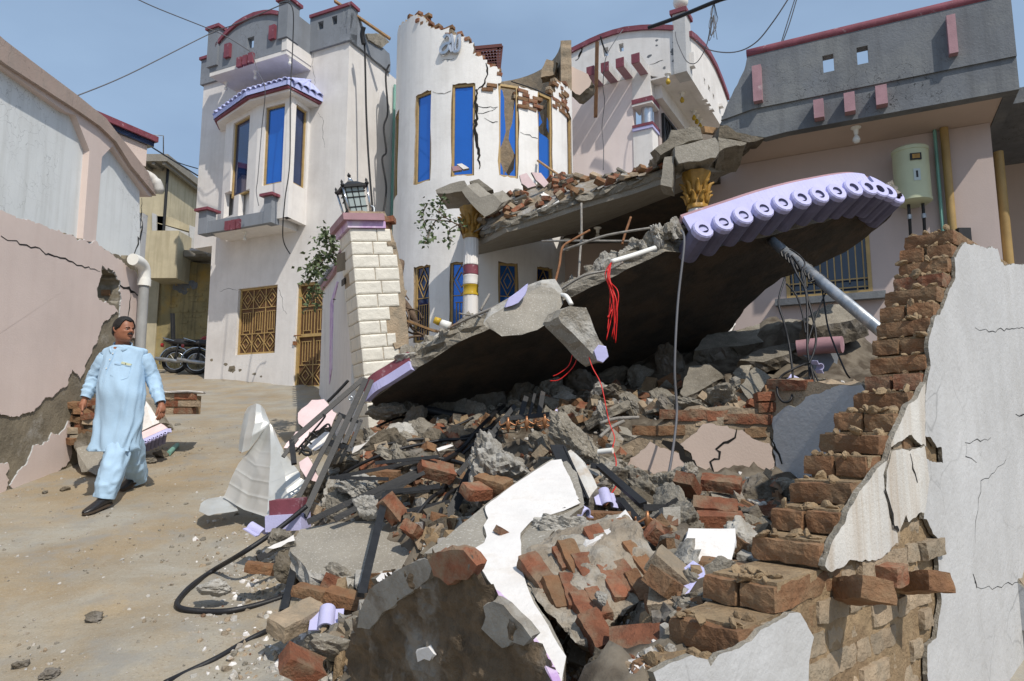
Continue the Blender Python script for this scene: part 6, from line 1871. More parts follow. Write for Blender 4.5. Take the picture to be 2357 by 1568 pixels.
wh_ = bU(k10, [(1180, 113), (1250, 125), (1300, 140), (1385, 148), (1400, 200), (1410, 245), (1560, 255)]) + [(4.6, BW.uz(*k10(1560, 255))[1] + .02), (4.6, .2), (BW.uz(*k15(940, 1600))[0], .2)] + bU(k15, [(942, 1560), (938, 1340), (1000, 1290), (1030, 1050), (1010, 880), (1003, 670), (975, 640), (935, 550), (918, 548), (925, 440), (948, 300), (925, 180), (1040, 200), (1030, 105), (1000, 100), (960, 40), (925, 30)]) + bU(k10, [(928, 1300), (928, 1150), (935, 1000), (958, 880), (945, 730), (975, 655), (990, 580), (1040, 530), (1075, 420), (1118, 330), (1115, 200)])
skin(BW, wh_, -.004, .013, 'plaster_skin', ['white_old', 'concrete'], bw, cell=.018, jit=.008, wob=.022)
st_ = bU(k10, [(922, 985), (870, 1085), (822, 1128), (772, 1215), (705, 1365), (690, 1470)]) + bU(k15, [(640, 212), (575, 290), (530, 338), (440, 490), (385, 600), (335, 690), (285, 850), (318, 898), (430, 812), (630, 792), (748, 700), (742, 625), (712, 590), (660, 380), (655, 270), (700, 100), (830, 30), (925, 100), (918, 0)])
skin(BW, st_, -.004, .018, 'stained_plaster', ['white_stain', 'concrete'], bw, cell=.015, jit=.006, wob=.018)
s2 = bU(k15, [(662, 380), (668, 250), (705, 120), (830, 110), (905, 95), (940, 300), (925, 400), (908, 505), (805, 565), (790, 520), (745, 630), (715, 590)])
skin(BW, s2, -.004, .022, 'stained_plaster', ['white_stain', 'concrete'], bw, cell=.015, jit=.006, wob=.015, seed=8)
lo_ = bU(k13, [(460, 1490), (560, 1440), (700, 1400), (800, 1425), (820, 1470), (870, 1400), (1080, 1310), (1130, 1250), (1280, 1165), (1385, 1140), (1420, 1200), (1468, 1275), (1432, 1420), (1440, 1620), (500, 1620)])
skin(BW, lo_, -.004, .014, 'plaster_patch', ['white_old', 'concrete'], bw, cell=.018, jit=.008, wob=.02, seed=12)
cr = lambda pts, w, kf=k15, v=.0145: crackline('crack', BW, bU(kf, pts), w, bw, v=v, jit=.010)
cr([(1440, 180), (1280, 320), (1265, 420), (1245, 560), (1240, 700)], .0035)
cr([(1180, 80), (1230, 60), (1340, 40)], .0035)
cr([(1250, 980), (1350, 975), (1430, 960), (1568, 930)], .0035)
cr([(1230, 900), (1240, 940), (1250, 980)], .012)
cr([(1245, 655), (1350, 665), (1568, 640)], .004, k10)
cr([(1500, 1195), (1568, 1192)], .008, k10)
cr([(1190, 1380), (1180, 1450), (1250, 1490)], .0035, k10)
cr([(660, 370), (690, 480), (712, 580), (742, 620)], .016, v=.024)
cr([(820, 150), (830, 230), (860, 320)], .010, v=.024)
# -- remains of the plastered plinth in the rubble
q0 = P(1785, 1050, 4.9)
MWa = Frame((q0.x, q0.y, 0), 8)
MWb = Frame((q0.x, q0.y, 0), 55)
mw = thing('plinth_wall', q0 - Vector((0, 0, .5)), 'cracked plastered plinth wall with bare bricks on top in the rubble', 'wall')
k12 = K(2400, 900)
mu = lambda pts, F=MWa: [F.uz(*k12(*p)) for p in pts]
MB().slab([MWa.w(u, -.012, z) for u, z in mu([(60, 1420), (250, 1330), (420, 1240), (560, 1160), (760, 1150), (1045, 1150), (1085, 1200)])] + [MWa.w(mu([(1085, 1200)])[0][0], -.012, 1.0), MWa.w(mu([(60, 1420)])[0][0] - .2, -.012, 1.0)], MWa.n * -.24, jit=.025, seg=.07, layers=4).build('brick_core', 'brick_mortared', mw)
skin(MWa, mu([(500, 1380), (590, 1310), (640, 1255), (710, 1245), (800, 1285), (890, 1280), (920, 1310), (970, 1350), (1060, 1365), (1083, 1400), (1083, 1750), (760, 1750), (620, 1550), (560, 1430)]), -.02, .014, 'plaster_panel', ['pink_dull', 'concrete'], mw, cell=.02, jit=.009)
skin(MWa, mu([(90, 1540), (130, 1480), (230, 1440), (310, 1360), (380, 1400), (430, 1395), (520, 1450), (560, 1560), (560, 1800), (100, 1800)]), -.02, .03, 'plaster_panel', ['pink_dull', 'concrete'], mw, cell=.02, jit=.009, seed=9)
MB().slab([MWb.w(u, -.012, z) for u, z in mu([(1050, 1010), (1110, 960), (1300, 985), (1500, 1000), (1620, 1010)], MWb)] + [MWb.w(1.6, -.012, .9), MWb.w(0, -.012, .9)], MWb.n * -.24, jit=.02, seg=.07, layers=4).build('brick_core', 'brick_mortared', mw)
skin(MWb, mu([(1086, 1200), (1150, 1150), (1200, 1130), (1240, 1150), (1300, 1075), (1400, 1050), (1500, 1010), (1640, 1000)], MWb) + [(1.6, .9), (0.01, .9)], -.02, .014, 'plaster_panel', ['white_old', 'concrete'], mw, cell=.02, jit=.009)
crackline('crack', MWa, mu([(400, 1370), (470, 1385), (530, 1440), (580, 1540), (640, 1600)]), .07, mw, v=.032)
crackline('crack', MWa, mu([(870, 1290), (800, 1360), (740, 1390), (735, 1450), (700, 1500), (690, 1568)]), .02, mw, v=.017)
crackline('crack', MWb, mu([(1085, 1340), (1105, 1400), (1150, 1500)], MWb), .02, mw, v=.017)
for i, (x, y, kd) in enumerate(((470, 1190, 'brick'), (560, 1200, 'brick'), (660, 1195, 'brick'), (760, 1200, 'brick'), (850, 1215, 'brick'), (970, 1215, 'brick_hi'), (700, 1235, 'mort'), (1075, 1080, 'brick'), (1080, 1140, 'brick'), (1160, 1000, 'brick'), (1250, 1005, 'brick'), (1000, 1300, 'dusty'), (430, 1290, 'dusty'), (300, 1290, 'dusty'), (90, 1430, 'mort'), (180, 1420, 'mort'))):
    F_ = MWa if x < 1100 else MWb
    inst('brick', BR[kd][i % 4], Matrix.Translation(F_.at(*k12(x, y), -.05)) @ Matrix((F_.t, -F_.n, Vector((0, 0, 1)))).transposed().to_4x4() @ rot(rnd.uniform(-6, 6), rnd.uniform(-6, 6), rnd.uniform(-6, 6)), mw)
# -- rubble: pieces one can name
k14, kb = K(1500, 1725), K(700, 1725)
def hitground(x, y):
    r = ray(x, y)
    t = .8
    for i in range(400):
        p = CAMP + r * t
        if p.z < gz(p.x, p.y): return p
        t += .04
        if t > 12: return None
    return None
A_, B_, C_ = P(1320, 1040, 4.2), P(1290, 1560, 2.1), P(1000, 1265, 3.0)
fn = (B_ - A_).cross(C_ - A_).normalized()
if fn.z < 0: fn = -fn
fs = lambda x, y, up=0: onplane(*k14(x, y), A_ + fn * up, fn)
body = [(300, 770), (460, 655), (690, 462), (890, 312), (1110, 172), (1180, 150), (1260, 260), (1300, 400), (1310, 470), (1190, 560), (1100, 640), (1060, 760), (1000, 900), (1010, 1060), (1090, 1200), (1205, 1420), (1175, 1620), (1150, 1568), (1050, 1430), (930, 1230), (830, 1130), (740, 980), (680, 900), (560, 780), (430, 760)]
fw = MB().slab([fs(*q) for q in body], -fn * .2, jit=.012, seg=.06, layers=5, mi=0, side=1).build('fallen_wall_slab', ['concrete_smooth', 'concrete_dirty'])
tag(fw, 'fallen wall slab with white plaster face sloping down to the foreground', 'wall slab')
wp = [(690, 470), (890, 322), (1105, 182), (1165, 175), (1240, 330), (1285, 450), (1180, 500), (1110, 520), (980, 560), (915, 640), (912, 850), (945, 960), (1005, 1080), (1085, 1210), (1195, 1415), (1165, 1600), (1060, 1425), (935, 1225), (835, 1125), (745, 975), (690, 895), (575, 765), (680, 700), (700, 660), (680, 590), (705, 545)]
MB().slab([fs(x, y, .014) for x, y in wp], -fn * .016, jit=.008, seg=.05, layers=3, mi=0, side=1).build('plaster_face', ['plaster_dusty', 'concrete'], fw)
lv = [(742, 985), (790, 1010), (900, 1150), (960, 1230), (1080, 1400), (1150, 1520), (1190, 1640), (1150, 1640), (1050, 1435), (932, 1232), (832, 1135)]
MB().slab([fs(x, y, .017) for x, y in lv], -fn * .006, jit=.004, seg=.05, layers=3).build('lavender_edge', 'mauve', fw)
c_ = fs(815, 620, .02)
inst('brick', BR['brick'][3], Matrix.Translation(c_ - fn * .02) @ rot(10, 30, 40) @ Matrix.Scale(.45, 4), fw)
k_ = lambda pts, d: [P(*k14(*q), d) for q in pts]
q_ = [P(*k14(x, y), d) for x, y, d in ((1170, 150, 4.2), (1230, 115, 4.25), (1320, 200, 4.1), (1395, 350, 3.9), (1330, 440, 3.75), (1290, 470, 3.7), (1240, 330, 3.95))]
o_ = tag(MB().slab(q_, (0.01, .04, -.12), jit=.01, seg=.05, layers=4, side=1).build('moulding_piece', ['white_stain', 'concrete']), 'cream moulded plaster piece at the far end of the fallen slab', 'plaster')
a0, a1 = P(*k14(1140, 90), 4.2), P(*k14(1285, 420), 3.72)
mb = MB(); mb.bar(a0, a1, .085, .012); mb.bar(a0 + Vector((.04, 0, -.035)), a1 + Vector((.04, 0, -.035)), .012, .08); mb.bar(a1 + Vector((.03, -.01, -.04)), a1 + Vector((-.05, -.03, -.10)), .09, .02)
tag(mb.build('angle_iron', 'steel_black'), 'black angle iron lying on the end of the fallen white slab', 'steel bar')
nb_ = Vector((-.72, -.67, -.15)).normalized()
T_ = P(1300, 1575, 2.08)
bp_ = lambda x, y, o=0: onplane(x, y, T_ + nb_ * o, nb_)
bm_ = relief([(812, 1425), (828, 1400), (850, 1355), (905, 1315), (985, 1278), (1060, 1268), (1088, 1285), (1112, 1340), (1150, 1385), (1200, 1445), (1255, 1510), (1310, 1580), (1330, 1760), (830, 1780), (812, 1600), (800, 1500)], T_, nb_, .40, 'masonry_block', 'block_grey', None, cell=.016, amp=.026, sc=9, back=Vector((.22, .72, -.66)))
tag(bm_, 'large squared masonry block with brown soil face at the bottom of the foreground', 'masonry')
def patch(pts, o, th, name, m, seed):
    MB().slab([bp_(x, y, o) for x, y in pts], -nb_ * th, jit=.007, seg=.025, layers=4, seed=seed).build(name, m, bm_)
patch([(826, 1410), (850, 1358), (905, 1318), (975, 1284), (1000, 1292), (985, 1335), (930, 1375), (880, 1412), (850, 1450), (822, 1445)], .016, .05, 'cement_render', 'block_cement', 3)
patch([(985, 1290), (998, 1276), (1022, 1268), (1048, 1264), (1068, 1268), (1080, 1280), (1096, 1300), (1088, 1318), (1074, 1334), (1050, 1336), (1030, 1346), (1012, 1332), (998, 1325), (994, 1308)], .018, .05, 'brick', 'brick', 5)
patch([(1112, 1396), (1135, 1384), (1158, 1394), (1180, 1420), (1200, 1438), (1222, 1470), (1205, 1486), (1180, 1480), (1155, 1494), (1130, 1470), (1108, 1448), (1118, 1420)], .014, .04, 'cement_render', 'block_cement', 6)
patch([(958, 1500), (972, 1492), (985, 1490), (998, 1505), (990, 1520), (975, 1516), (962, 1524)], .022, .02, 'plaster_chip', 'plaster_bit', 8)
mb = hullrock([P(x, y, d) for x, y, d in ((1200, 1312, 2.75), (1215, 1268, 2.85), (1300, 1235, 2.9), (1440, 1192, 2.95), (1472, 1212, 2.85), (1522, 1300, 2.7), (1505, 1348, 2.6), (1355, 1490, 2.35), (1322, 1482, 2.35), (1232, 1372, 2.55),
     (1300, 1215, 3.1), (1430, 1185, 3.15), (1485, 1400, 2.9), (1380, 1500, 2.7))], 'mortar', amp=.028, cuts=6, sc=8, seed=9)
bl_ = tag(mb.build('brickwork_lump', 'lump_mortar', smooth=28), 'tumbled lump of brickwork with a white plaster skin beside the fallen slab', 'masonry')
fa, fb, fc = P(1232, 1372, 2.55), P(1505, 1348, 2.6), P(1300, 1235, 2.88)
cen_ = P(1380, 1350, 2.75)
dirb = (P(1290, 1400, 2.52) - P(1240, 1300, 2.70)).normalized()
fnb = (P(1505, 1348, 2.6) - P(1232, 1372, 2.55)).cross(P(1300, 1235, 2.9) - P(1232, 1372, 2.55)).normalized()
if fnb.y > 0: fnb = -fnb
for i, (x, y, L_, W_, o_) in enumerate(((1242, 1325, .20, .06, 0), (1300, 1285, .10, .05, .0), (1322, 1300, .20, .055, .0), (1352, 1318, .16, .06, .0), (1385, 1262, .20, .055, .0), (1415, 1255, .12, .06, 0), (1408, 1345, .16, .045, .0), (1446, 1250, .22, .05, 0), (1476, 1300, .2, .05, 0), (1440, 1330, .13, .05, 0),
                                        (1345, 1408, .15, .05, 0), (1275, 1368, .12, .05, 0), (1372, 1450, .12, .06, 0), (1310, 1362, .15, .04, -.004), (1470, 1352, .12, .04, 0), (1375, 1390, .12, .04, -.004))):
    c = onplane(x, y, P(1232, 1372, 2.55), fnb) + fnb * (.016 + o_)
    inst('brick', BR[('brick_hi', 'brick_hi', 'dusty_hi')[i % 3]][i % 4], lookat(dirb, fnb, c - fnb * .028) @ rot(x=rnd.uniform(-14, 14), y=rnd.uniform(-8, 8), z=rnd.uniform(-12, 12)) @ Matrix.Diagonal((L_ * 1.15 / .23, W_ * 1.35 / .11, 1.0, 1)), bl_)
q_ = [P(*k13(x, y), d) for x, y, d in ((0, 770, 2.78), (60, 650, 2.9), (160, 600, 2.94), (240, 560, 2.98), (318, 492, 3.02), (362, 560, 2.95), (290, 585, 2.9), (180, 665, 2.82), (70, 722, 2.77))]
MB().slab(q_, (0, .02, -.02), jit=.006, seg=.05, layers=3).build('plaster_skin', 'plaster_bit', bl_)
def boulder(cx_, cy_, d, s, rz, me, label, name='concrete_boulder', cat='concrete', sink=.0):
    p = P(cx_, cy_, d)
    o = inst(name, me, rot(rnd.uniform(0, 360), rnd.uniform(0, 60), rz, p) @ Matrix.Diagonal((*s, 1)))
    ORG[o.name] = p.copy()
    return tag(o, label, cat)
boulder(1140, 1085, 4.55, (.34, .24, .24), 35, CH['hero'][0], 'big pale lump of crumbly concrete above the fallen white slab')
boulder(1318, 1022, 4.9, (.26, .14, .13), -10, CH['herod'][1], 'long rough grey concrete lump under the dangling canopy piece')
boulder(830, 1128, 5.0, (.20, .15, .13), 10, CH['hero'][1], 'pale concrete lump wedged between the black steel bars')
boulder(1540, 1128, 4.3, (.17, .14, .15), 80, CH['herod'][0], 'grey concrete lump below the hanging dark cable')
boulder(1550, 1225, 3.5, (.22, .16, .22), 130, CH['herod'][2], 'tall grey concrete lump beside the black steel triangle')
boulder(1585, 1085, 4.2, (.07, .06, .07), 50, CH['pale'][1], 'small pale concrete lump on the big red brick')
boulder(1310, 1230, 3.2, (.17, .12, .08), 20, CH['hero'][2], 'pale pebbly concrete lump lying on the fallen white slab')
boulder(845, 1165, 4.7, (.12, .09, .07), 20, CH['pale'][2], 'small pale concrete lump in front of the wedged one')
boulder(490, 1355, 4.3, (.115, .085, .07), 20, CH['pale'][3], 'white faced stone inside the black cable loop')
boulder(650, 1240, 4.75, (.12, .10, .07), 70, CH['concrete'][3], 'grey concrete lump behind the cable near the lavender tile')
boulder(660, 1305, 4.35, (.13, .10, .09), 30, CH['dirty'][1], 'brown lump of mortar left of the flat concrete slab')
boulder(780, 1500, 3.4, (.20, .14, .09), 30, CH['concrete'][4], 'grey brown stone lying at the bottom centre left')
boulder(1385, 1375, 2.45, (.03, .03, .03), 0, CH['pale'][4], 'small pale chip resting on the brickwork lump')
q_ = [P(x, y, d) for x, y, d in ((664, 1268, 4.35), (692, 1220, 4.6), (765, 1203, 4.75), (870, 1197, 4.75), (940, 1228, 4.6), (964, 1285, 4.3), (940, 1308, 4.2), (860, 1318, 4.15), (800, 1330, 4.1), (715, 1318, 4.15), (690, 1290, 4.2))]
sb = MB().slab(q_, (0.0, .03, -.13), jit=.018, seg=.05, layers=5, mi=0, side=1).build('flat_slab', ['concrete_smooth', 'concrete_pale'])
tag(sb, 'flat broken concrete slab with pebbly right end left of the fallen wall', 'slab')
for i in range(70):
    f_ = rnd.random()
    p_ = P(rnd.uniform(880, 955), rnd.uniform(1215, 1300), 4.3)
    x_, y_ = rnd.uniform(865, 955), rnd.uniform(1208, 1302)
    p_ = onplane(x_, y_, P(800, 1260, 4.45), (q_[2] - q_[0]).cross(q_[7] - q_[0]).normalized())
    inst('pebble', CHP[i % 4], rot(rnd.uniform(0, 360), 0, rnd.uniform(0, 360), p_) @ Matrix.Scale(rnd.uniform(.008, .018), 4), sb)
q_ = [P(*k13(x, y), d) for x, y, d in ((710, 610, 3.0), (1005, 612, 2.95), (1016, 700, 2.85), (985, 790, 2.78), (965, 865, 2.72), (880, 862, 2.72), (810, 890, 2.72), (700, 850, 2.76), (668, 800, 2.8), (690, 690, 2.9))]
tag(MB().slab(q_, (0, .025, -.02), jit=.006, seg=.05, layers=3).build('plaster_board', 'plaster_bit'), 'bright white plaster board leaning in front of the stepped brick wall', 'board')
def loose(cx_, cy_, d, yaw, pitch, roll, kd, i, label, s=1.0, grp='loose bricks in the foreground rubble'):
    o = inst('loose_brick', BR[kd][i], rot(roll, pitch, yaw, P(cx_, cy_, d)) @ Matrix.Scale(s, 4))
    return tag(o, label, 'brick', grp)
loose(1660, 1113, 4.1, -20, 5, 20, 'brick_hi', 0, 'bright red whole brick lying before the plinth wall')
loose(1645, 1170, 3.7, -15, 5, 30, 'brick_hi', 1, 'brick flecked with white paint below the red whole brick')
loose(1658, 1197, 3.6, -8, 0, 10, 'brick', 0, 'thin red brick under the white flecked brick')
loose(1585, 1120, 4.05, 60, 30, 10, 'brick', 2, 'broken red brick with plaster left of the red whole brick')
loose(912, 1182, 4.6, 10, 50, 40, 'brick', 3, 'rounded red brick fragment above the flat concrete slab', 1.15)
loose(958, 1228, 4.35, 70, 30, 20, 'brick_hi', 2, 'red brick standing against the right end of the flat slab')
loose(685, 1425, 3.75, 58, -10, 15, 'mort_hi', 0, 'large mortar caked brick left of the lavender roof tile', 1.25)
loose(603, 1308, 4.35, 10, 8, 0, 'dusty_hi', 1, 'brick with white edge beside the black cable', .85)
loose(718, 1365, 4.05, -15, 8, 0, 'dusty_hi', 2, 'dusty brick under the front of the flat slab', .9)
loose(795, 1378, 3.9, -5, 12, 10, 'dusty_hi', 3, 'second dusty brick under the front of the flat slab', .95)
loose(715, 1540, 3.2, 30, 30, 20, 'brick', 3, 'rounded red brick at the bottom edge of the picture', 1.2)
loose(1105, 1130, 4.25, 40, 0, 25, 'brick_hi', 3, 'perforated brick stuck under the big pale concrete lump')
loose(1135, 1112, 4.3, -30, 10, 15, 'dusty_hi', 0, 'brown brick stuck under the big pale concrete lump')
loose(1012, 1085, 4.9, 20, 15, 30, 'brick', 2, 'salmon brick fragment with mortar between the steel bars', 1.3)
loose(880, 1095, 5.2, -5, 2, 5, 'dusty', 0, 'flat brown brick above the wedged concrete lump', 1.1)
loose(1400, 1195, 3.5, -10, 0, 0, 'dusty', 1, 'brown brick beside the lavender tile on the rubble')
loose(1690, 1320, 2.45, -22, 4, 0, 'dusty_hi', 2, 'dusty brick at the foot of the stepped wall')
loose(1565, 1395, 2.4, -5, -4, 0, 'dusty_hi', 1, 'dusty brick lying left of the lowest wall step')
loose(1655, 1440, 2.25, -30, 6, 0, 'dusty_hi', 3, 'dusty brick below the lowest wall step', 1.1)
def tile_piece(cx_, cy_, d, yaw, pitch, roll, s, label):
    M_ = rot(roll, pitch, yaw, P(cx_, cy_, d)) @ Matrix.Scale(s, 4)
    mb = MB()
    n_ = 9
    pts = [(-1.0, .05)] + [(-.55, .05)] + [(.5 * math.cos(math.pi - math.pi * i / n_), .05 + .55 * math.sin(math.pi * i / n_)) for i in range(n_ + 1)] + [(.55, .05), (1.0, .05)]
    inn = [(x * (1 if abs(x) > .52 else .82), z - .10) for x, z in pts]
    o = pts + inn[::-1]
    mb.prism([M_ @ Vector((x, -.8, z)) for x, z in o], M_.to_3x3() @ Vector((0, 1.5, 0)))
    return tag(mb.build('tile_piece', 'lav_bit', smooth=30), label, 'roof tile', 'broken lavender roof tiles')
tile_piece(752, 1425, 3.75, 10, 0, 35, .085, 'broken lavender roof tile with arched middle lying in the foreground')
tile_piece(588, 1222, 4.9, 75, 0, 25, .075, 'lavender roof tile fragment behind the black cable')
tile_piece(1392, 1148, 3.9, 20, 10, 45, .07, 'lavender double roof tile right of the moulded plaster piece')
tile_piece(1328, 1178, 3.4, 50, 10, 20, .07, 'lavender tile fragment lying on the fallen white slab')
tile_piece(1830, 880, 5.6, 60, 0, 30, .08, 'lavender tile fragment on the plinth wall under the cables')
tile_piece(1880, 845, 5.7, 20, 60, 10, .06, 'upright lavender tile stub under the cables')
q0 = P(665, 1205, 4.95)
rpz = thing('rim_piece', q0, 'broken rim piece, maroon above lavender, beneath the crumpled sheet metal', 'rim piece')
M_ = rot(0, -4, -6, q0)
MB().box(M_ @ Matrix.Translation((0, 0, .12)), .22, .14, .10).build('maroon_band', 'maroon', rpz)
MB().box(M_ @ Matrix.Translation((0, -.01, .015)), .26, .17, .11).build('lavender_band', 'lav_bit', rpz)
def flake(pts, d, th, label, m='pink_bit', name='plaster_fragment', side='concrete', off=(0, .04, -.03)):
    q_ = [P(x, y, d + (1000 - y) * .0022) for x, y in pts]
    return tag(MB().slab(q_, Vector(off) * (th / .04), jit=.022, seg=.045, layers=3, mi=0, side=1).build(name, [m, side]), label, 'plaster', 'plaster fragments around the gate')
flake([k7(x, y) for x, y in ((610, 1180), (700, 1100), (780, 1100), (855, 1190), (820, 1260), (760, 1280), (680, 1300), (620, 1250))], 6.2, .08, 'large pale pink plaster fragment with rough edge behind the steel gate')
flake([k7(x, y) for x, y in ((520, 1400), (600, 1300), (690, 1290), (640, 1400))], 5.9, .05, 'pink plaster fragment right of the crumpled sheet metal')
flake([k7(x, y) for x, y in ((660, 1380), (800, 1290), (830, 1330), (720, 1425))], 5.7, .03, 'white plaster fragment between the gate bars', 'plaster_bit')
flake([k7(x, y) for x, y in ((940, 1400), (1050, 1362), (1000, 1420), (950, 1435))], 5.6, .03, 'small white plaster fragment under the gate bars', 'plaster_bit')
flake([k7(x, y) for x, y in ((615, 1490), (680, 1450), (720, 1540), (760, 1620), (700, 1610), (640, 1560))], 5.4, .05, 'dull pink plaster fragment low between the gate bars')
flake([kb(x, y) for x, y in ((570, 735), (740, 655), (755, 690), (610, 745))], 4.9, .03, 'long white plaster strip beside the flat slab', 'plaster_bit')
flake([kb(x, y) for x, y in ((1250, 930), (1300, 890), (1400, 875), (1390, 920), (1290, 970))], 3.9, .06, 'cream painted fragment at the left end of the fallen slab', 'plaster_bit')
flake([k14(x, y) for x, y in ((380, 110), (470, 80), (490, 95), (400, 135))], 5.0, .04, 'white plaster strip in the dark rubble under the canopy', 'plaster_bit')
flake([(1655, 770), (1690, 718), (1692, 745), (1680, 768)], 7.2, .05, 'grey white plaster scrap at the back under the canopy', 'plaster_bit')
def bslab(pts, d0, d1, th, label, m='concrete', s='concrete_dirty', kf=k12):
    ys_ = [y for x, y in pts]; y0, y1 = min(ys_), max(ys_)
    q_ = [P(*kf(x, y), d0 + (d1 - d0) * (y - y0) / max(1, y1 - y0)) for x, y in pts]
    return tag(MB().slab(q_, (0.03, .10, -th), jit=.022, seg=.06, layers=4, mi=0, side=1).build('broken_slab', [m, s]), label, 'slab', 'broken slabs under the canopy')
bslab([(590, 790), (670, 690), (850, 660), (1080, 600), (1200, 590), (1330, 610), (1270, 660), (1000, 740), (870, 760), (720, 770)], 7.6, 6.9, .16, 'long broken slab lying under the back of the canopy')
bslab([(870, 850), (1000, 780), (1180, 740), (1280, 740), (1180, 810), (1020, 860)], 6.9, 6.4, .10, 'second broken slab below the long one under the canopy')
bslab([(500, 1060), (560, 890), (680, 870), (780, 950), (640, 1030), (530, 1090)], 6.4, 5.8, .12, 'grey slab piece leaning right of the dark cable')
bslab([(640, 1070), (840, 1010), (930, 970), (920, 1000), (800, 1060), (700, 1105)], 6.0, 5.7, .10, 'narrow slab splinter behind the plinth bricks')
bslab([(900, 1060), (880, 1010), (970, 890), (1070, 950), (1000, 1050), (930, 1095)], 5.8, 5.5, .10, 'rough concrete piece on the plinth corner', 'concrete', 'concrete')
bslab([(830, 930), (880, 880), (950, 880), (930, 970), (860, 960)], 6.2, 6.0, .08, 'small grey slab piece behind the plinth corner')
bslab([(1260, 600), (1430, 500), (1568, 495), (1700, 560), (1568, 600), (1350, 640)], 6.9, 6.4, .2, 'thick slab end with soil under the grille window', 'concrete', 'concrete_dirty')
mp = MB().tube([P(*k12(1235, 775), 6.2), P(*k12(1400, 755), 6.1), P(*k12(1520, 750), 6.0)], .075, 12).build('coping_piece', 'rose', smooth=40)
tag(mp, 'fallen rose coloured coping lying under the cables', 'coping')
tag(MB().slab([P(*k12(x, y), 6.15) for x, y in ((1240, 800), (1500, 790), (1480, 920), (1420, 930), (1340, 925), (1330, 850))], (0, .1, 0), jit=.01, seg=.06).build('parapet_piece', 'grey_paint'), 'grey parapet piece below the fallen rose coping', 'parapet piece')
# -- steelwork
def steel(rootname, label, cat, bars, d0, d1, ybase, w=.045, kf=k7, m='steel_black', grp=None, pname='bar'):
    ys_ = [q for b in bars for q in (b[1], b[3])]
    y0, y1 = min(ys_), max(ys_)
    D_ = lambda y: d0 + (d1 - d0) * (y - y0) / max(1, y1 - y0)
    xm, ym = bars[0][2], y1
    root = thing(rootname, P(*kf(xm, ym), d1), label, cat, grp)
    for b in bars:
        ww = (b[4] if len(b) > 4 else w) * .78
        MB().bar(P(*kf(b[0], b[1]), D_(b[1])), P(*kf(b[2], b[3]), D_(b[3])), ww, ww * .6, up=(0.2, -1, .2)).build(pname, m, root)
    return root
g1 = steel('steel_gate', 'black steel gate leaf leaning on the end of the fallen canopy', 'gate',
      [(1040, 968, 650, 1830, .055), (1022, 966, 578, 1352, .05), (1078, 975, 905, 1372, .045), (885, 1195, 612, 1722, .045), (1012, 1222, 930, 1425, .035), (785, 1368, 905, 1395, .04), (868, 1188, 962, 1228, .04), (805, 1350, 948, 1402, .03), (575, 1350, 590, 1500, .05), (610, 1340, 520, 1455, .035), (950, 1225, 1012, 1240, .03)], 5.7, 4.9, 0)
def scroll(pts, r=.008):
    MB().tube(spline([P(*k7(x, y), 5.35) for x, y in pts], 6), r, 6).build('scroll', 'steel_black', g1, smooth=True)
scroll([(600, 1420), (680, 1330), (740, 1260), (775, 1215), (785, 1195), (770, 1190)])
scroll([(620, 1440), (700, 1340), (760, 1280), (800, 1250), (815, 1265), (805, 1290), (785, 1290), (780, 1270), (795, 1260)])
scroll([(640, 1380), (650, 1410), (690, 1420), (690, 1440), (660, 1440), (640, 1420)], .012)
scroll([(700, 1300), (740, 1330)], .008)
scroll([(660, 1340), (700, 1375)], .008)
scroll([(930, 975), (870, 1040), (800, 1110)], .012)
ring = [P(*k7(945 + 12 * math.cos(a), 1088 + 12 * math.sin(a)), 5.55) for a in [i * .7 for i in range(10)]]
MB().tube(ring, .006, 5).build('hinge_ring', 'galv', g1)
steel('broken_steelwork', 'black steel bars of a broken frame lying across the rubble centre', 'steel frame',
      [(1600, 215, 830, 570, .05), (1600, 240, 1000, 555, .05), (1320, 388, 1600, 365, .05), (1340, 300, 970, 290, .03), (1600, 175, 1000, 290, .03)], 5.0, 4.6, 0, kf=kb)
steel('steel_post', 'black steel post leaning across the flat concrete slab', 'steel bar', [(1325, 385, 1170, 1030, .06)], 4.7, 3.75, 0, kf=kb)
steel('steel_post', 'short black steel stub pushed into the lane beside the mortar caked brick', 'steel bar', [(745, 870, 682, 1130, .055)], 4.3, 3.9, 0, kf=kb)
steel('steel_post', 'black steel bar under the long white plaster strip', 'steel bar', [(745, 690, 515, 800, .045)], 4.7, 4.5, 0, kf=kb)
steel('broken_steelwork', 'black steel gate frame half buried left of the big pale concrete lump', 'steel frame',
      [(725, 0, 350, 720, .05), (745, 20, 420, 660, .04), (70, 385, 410, 345, .04), (200, 500, 470, 440, .03), (250, 560, 470, 480, .03), (290, 610, 470, 520, .03), (320, 650, 460, 570, .03), (220, 530, 440, 450, .03), (0, 410, 310, 260, .035), (0, 200, 400, 160, .03)], 5.0, 4.4, 0, kf=k14)
g2 = steel('spear_railing', 'black steel railing with copper spear heads under the canopy', 'railing', [(640, 1218, 965, 1185, .045), (790, 1080, 755, 1205, .05), (845, 1060, 810, 1200, .03), (895, 1050, 870, 1195, .05), (720, 1135, 590, 1290, .045), (600, 1280, 360, 1568, .05)], 5.5, 4.9, 0, kf=k8)
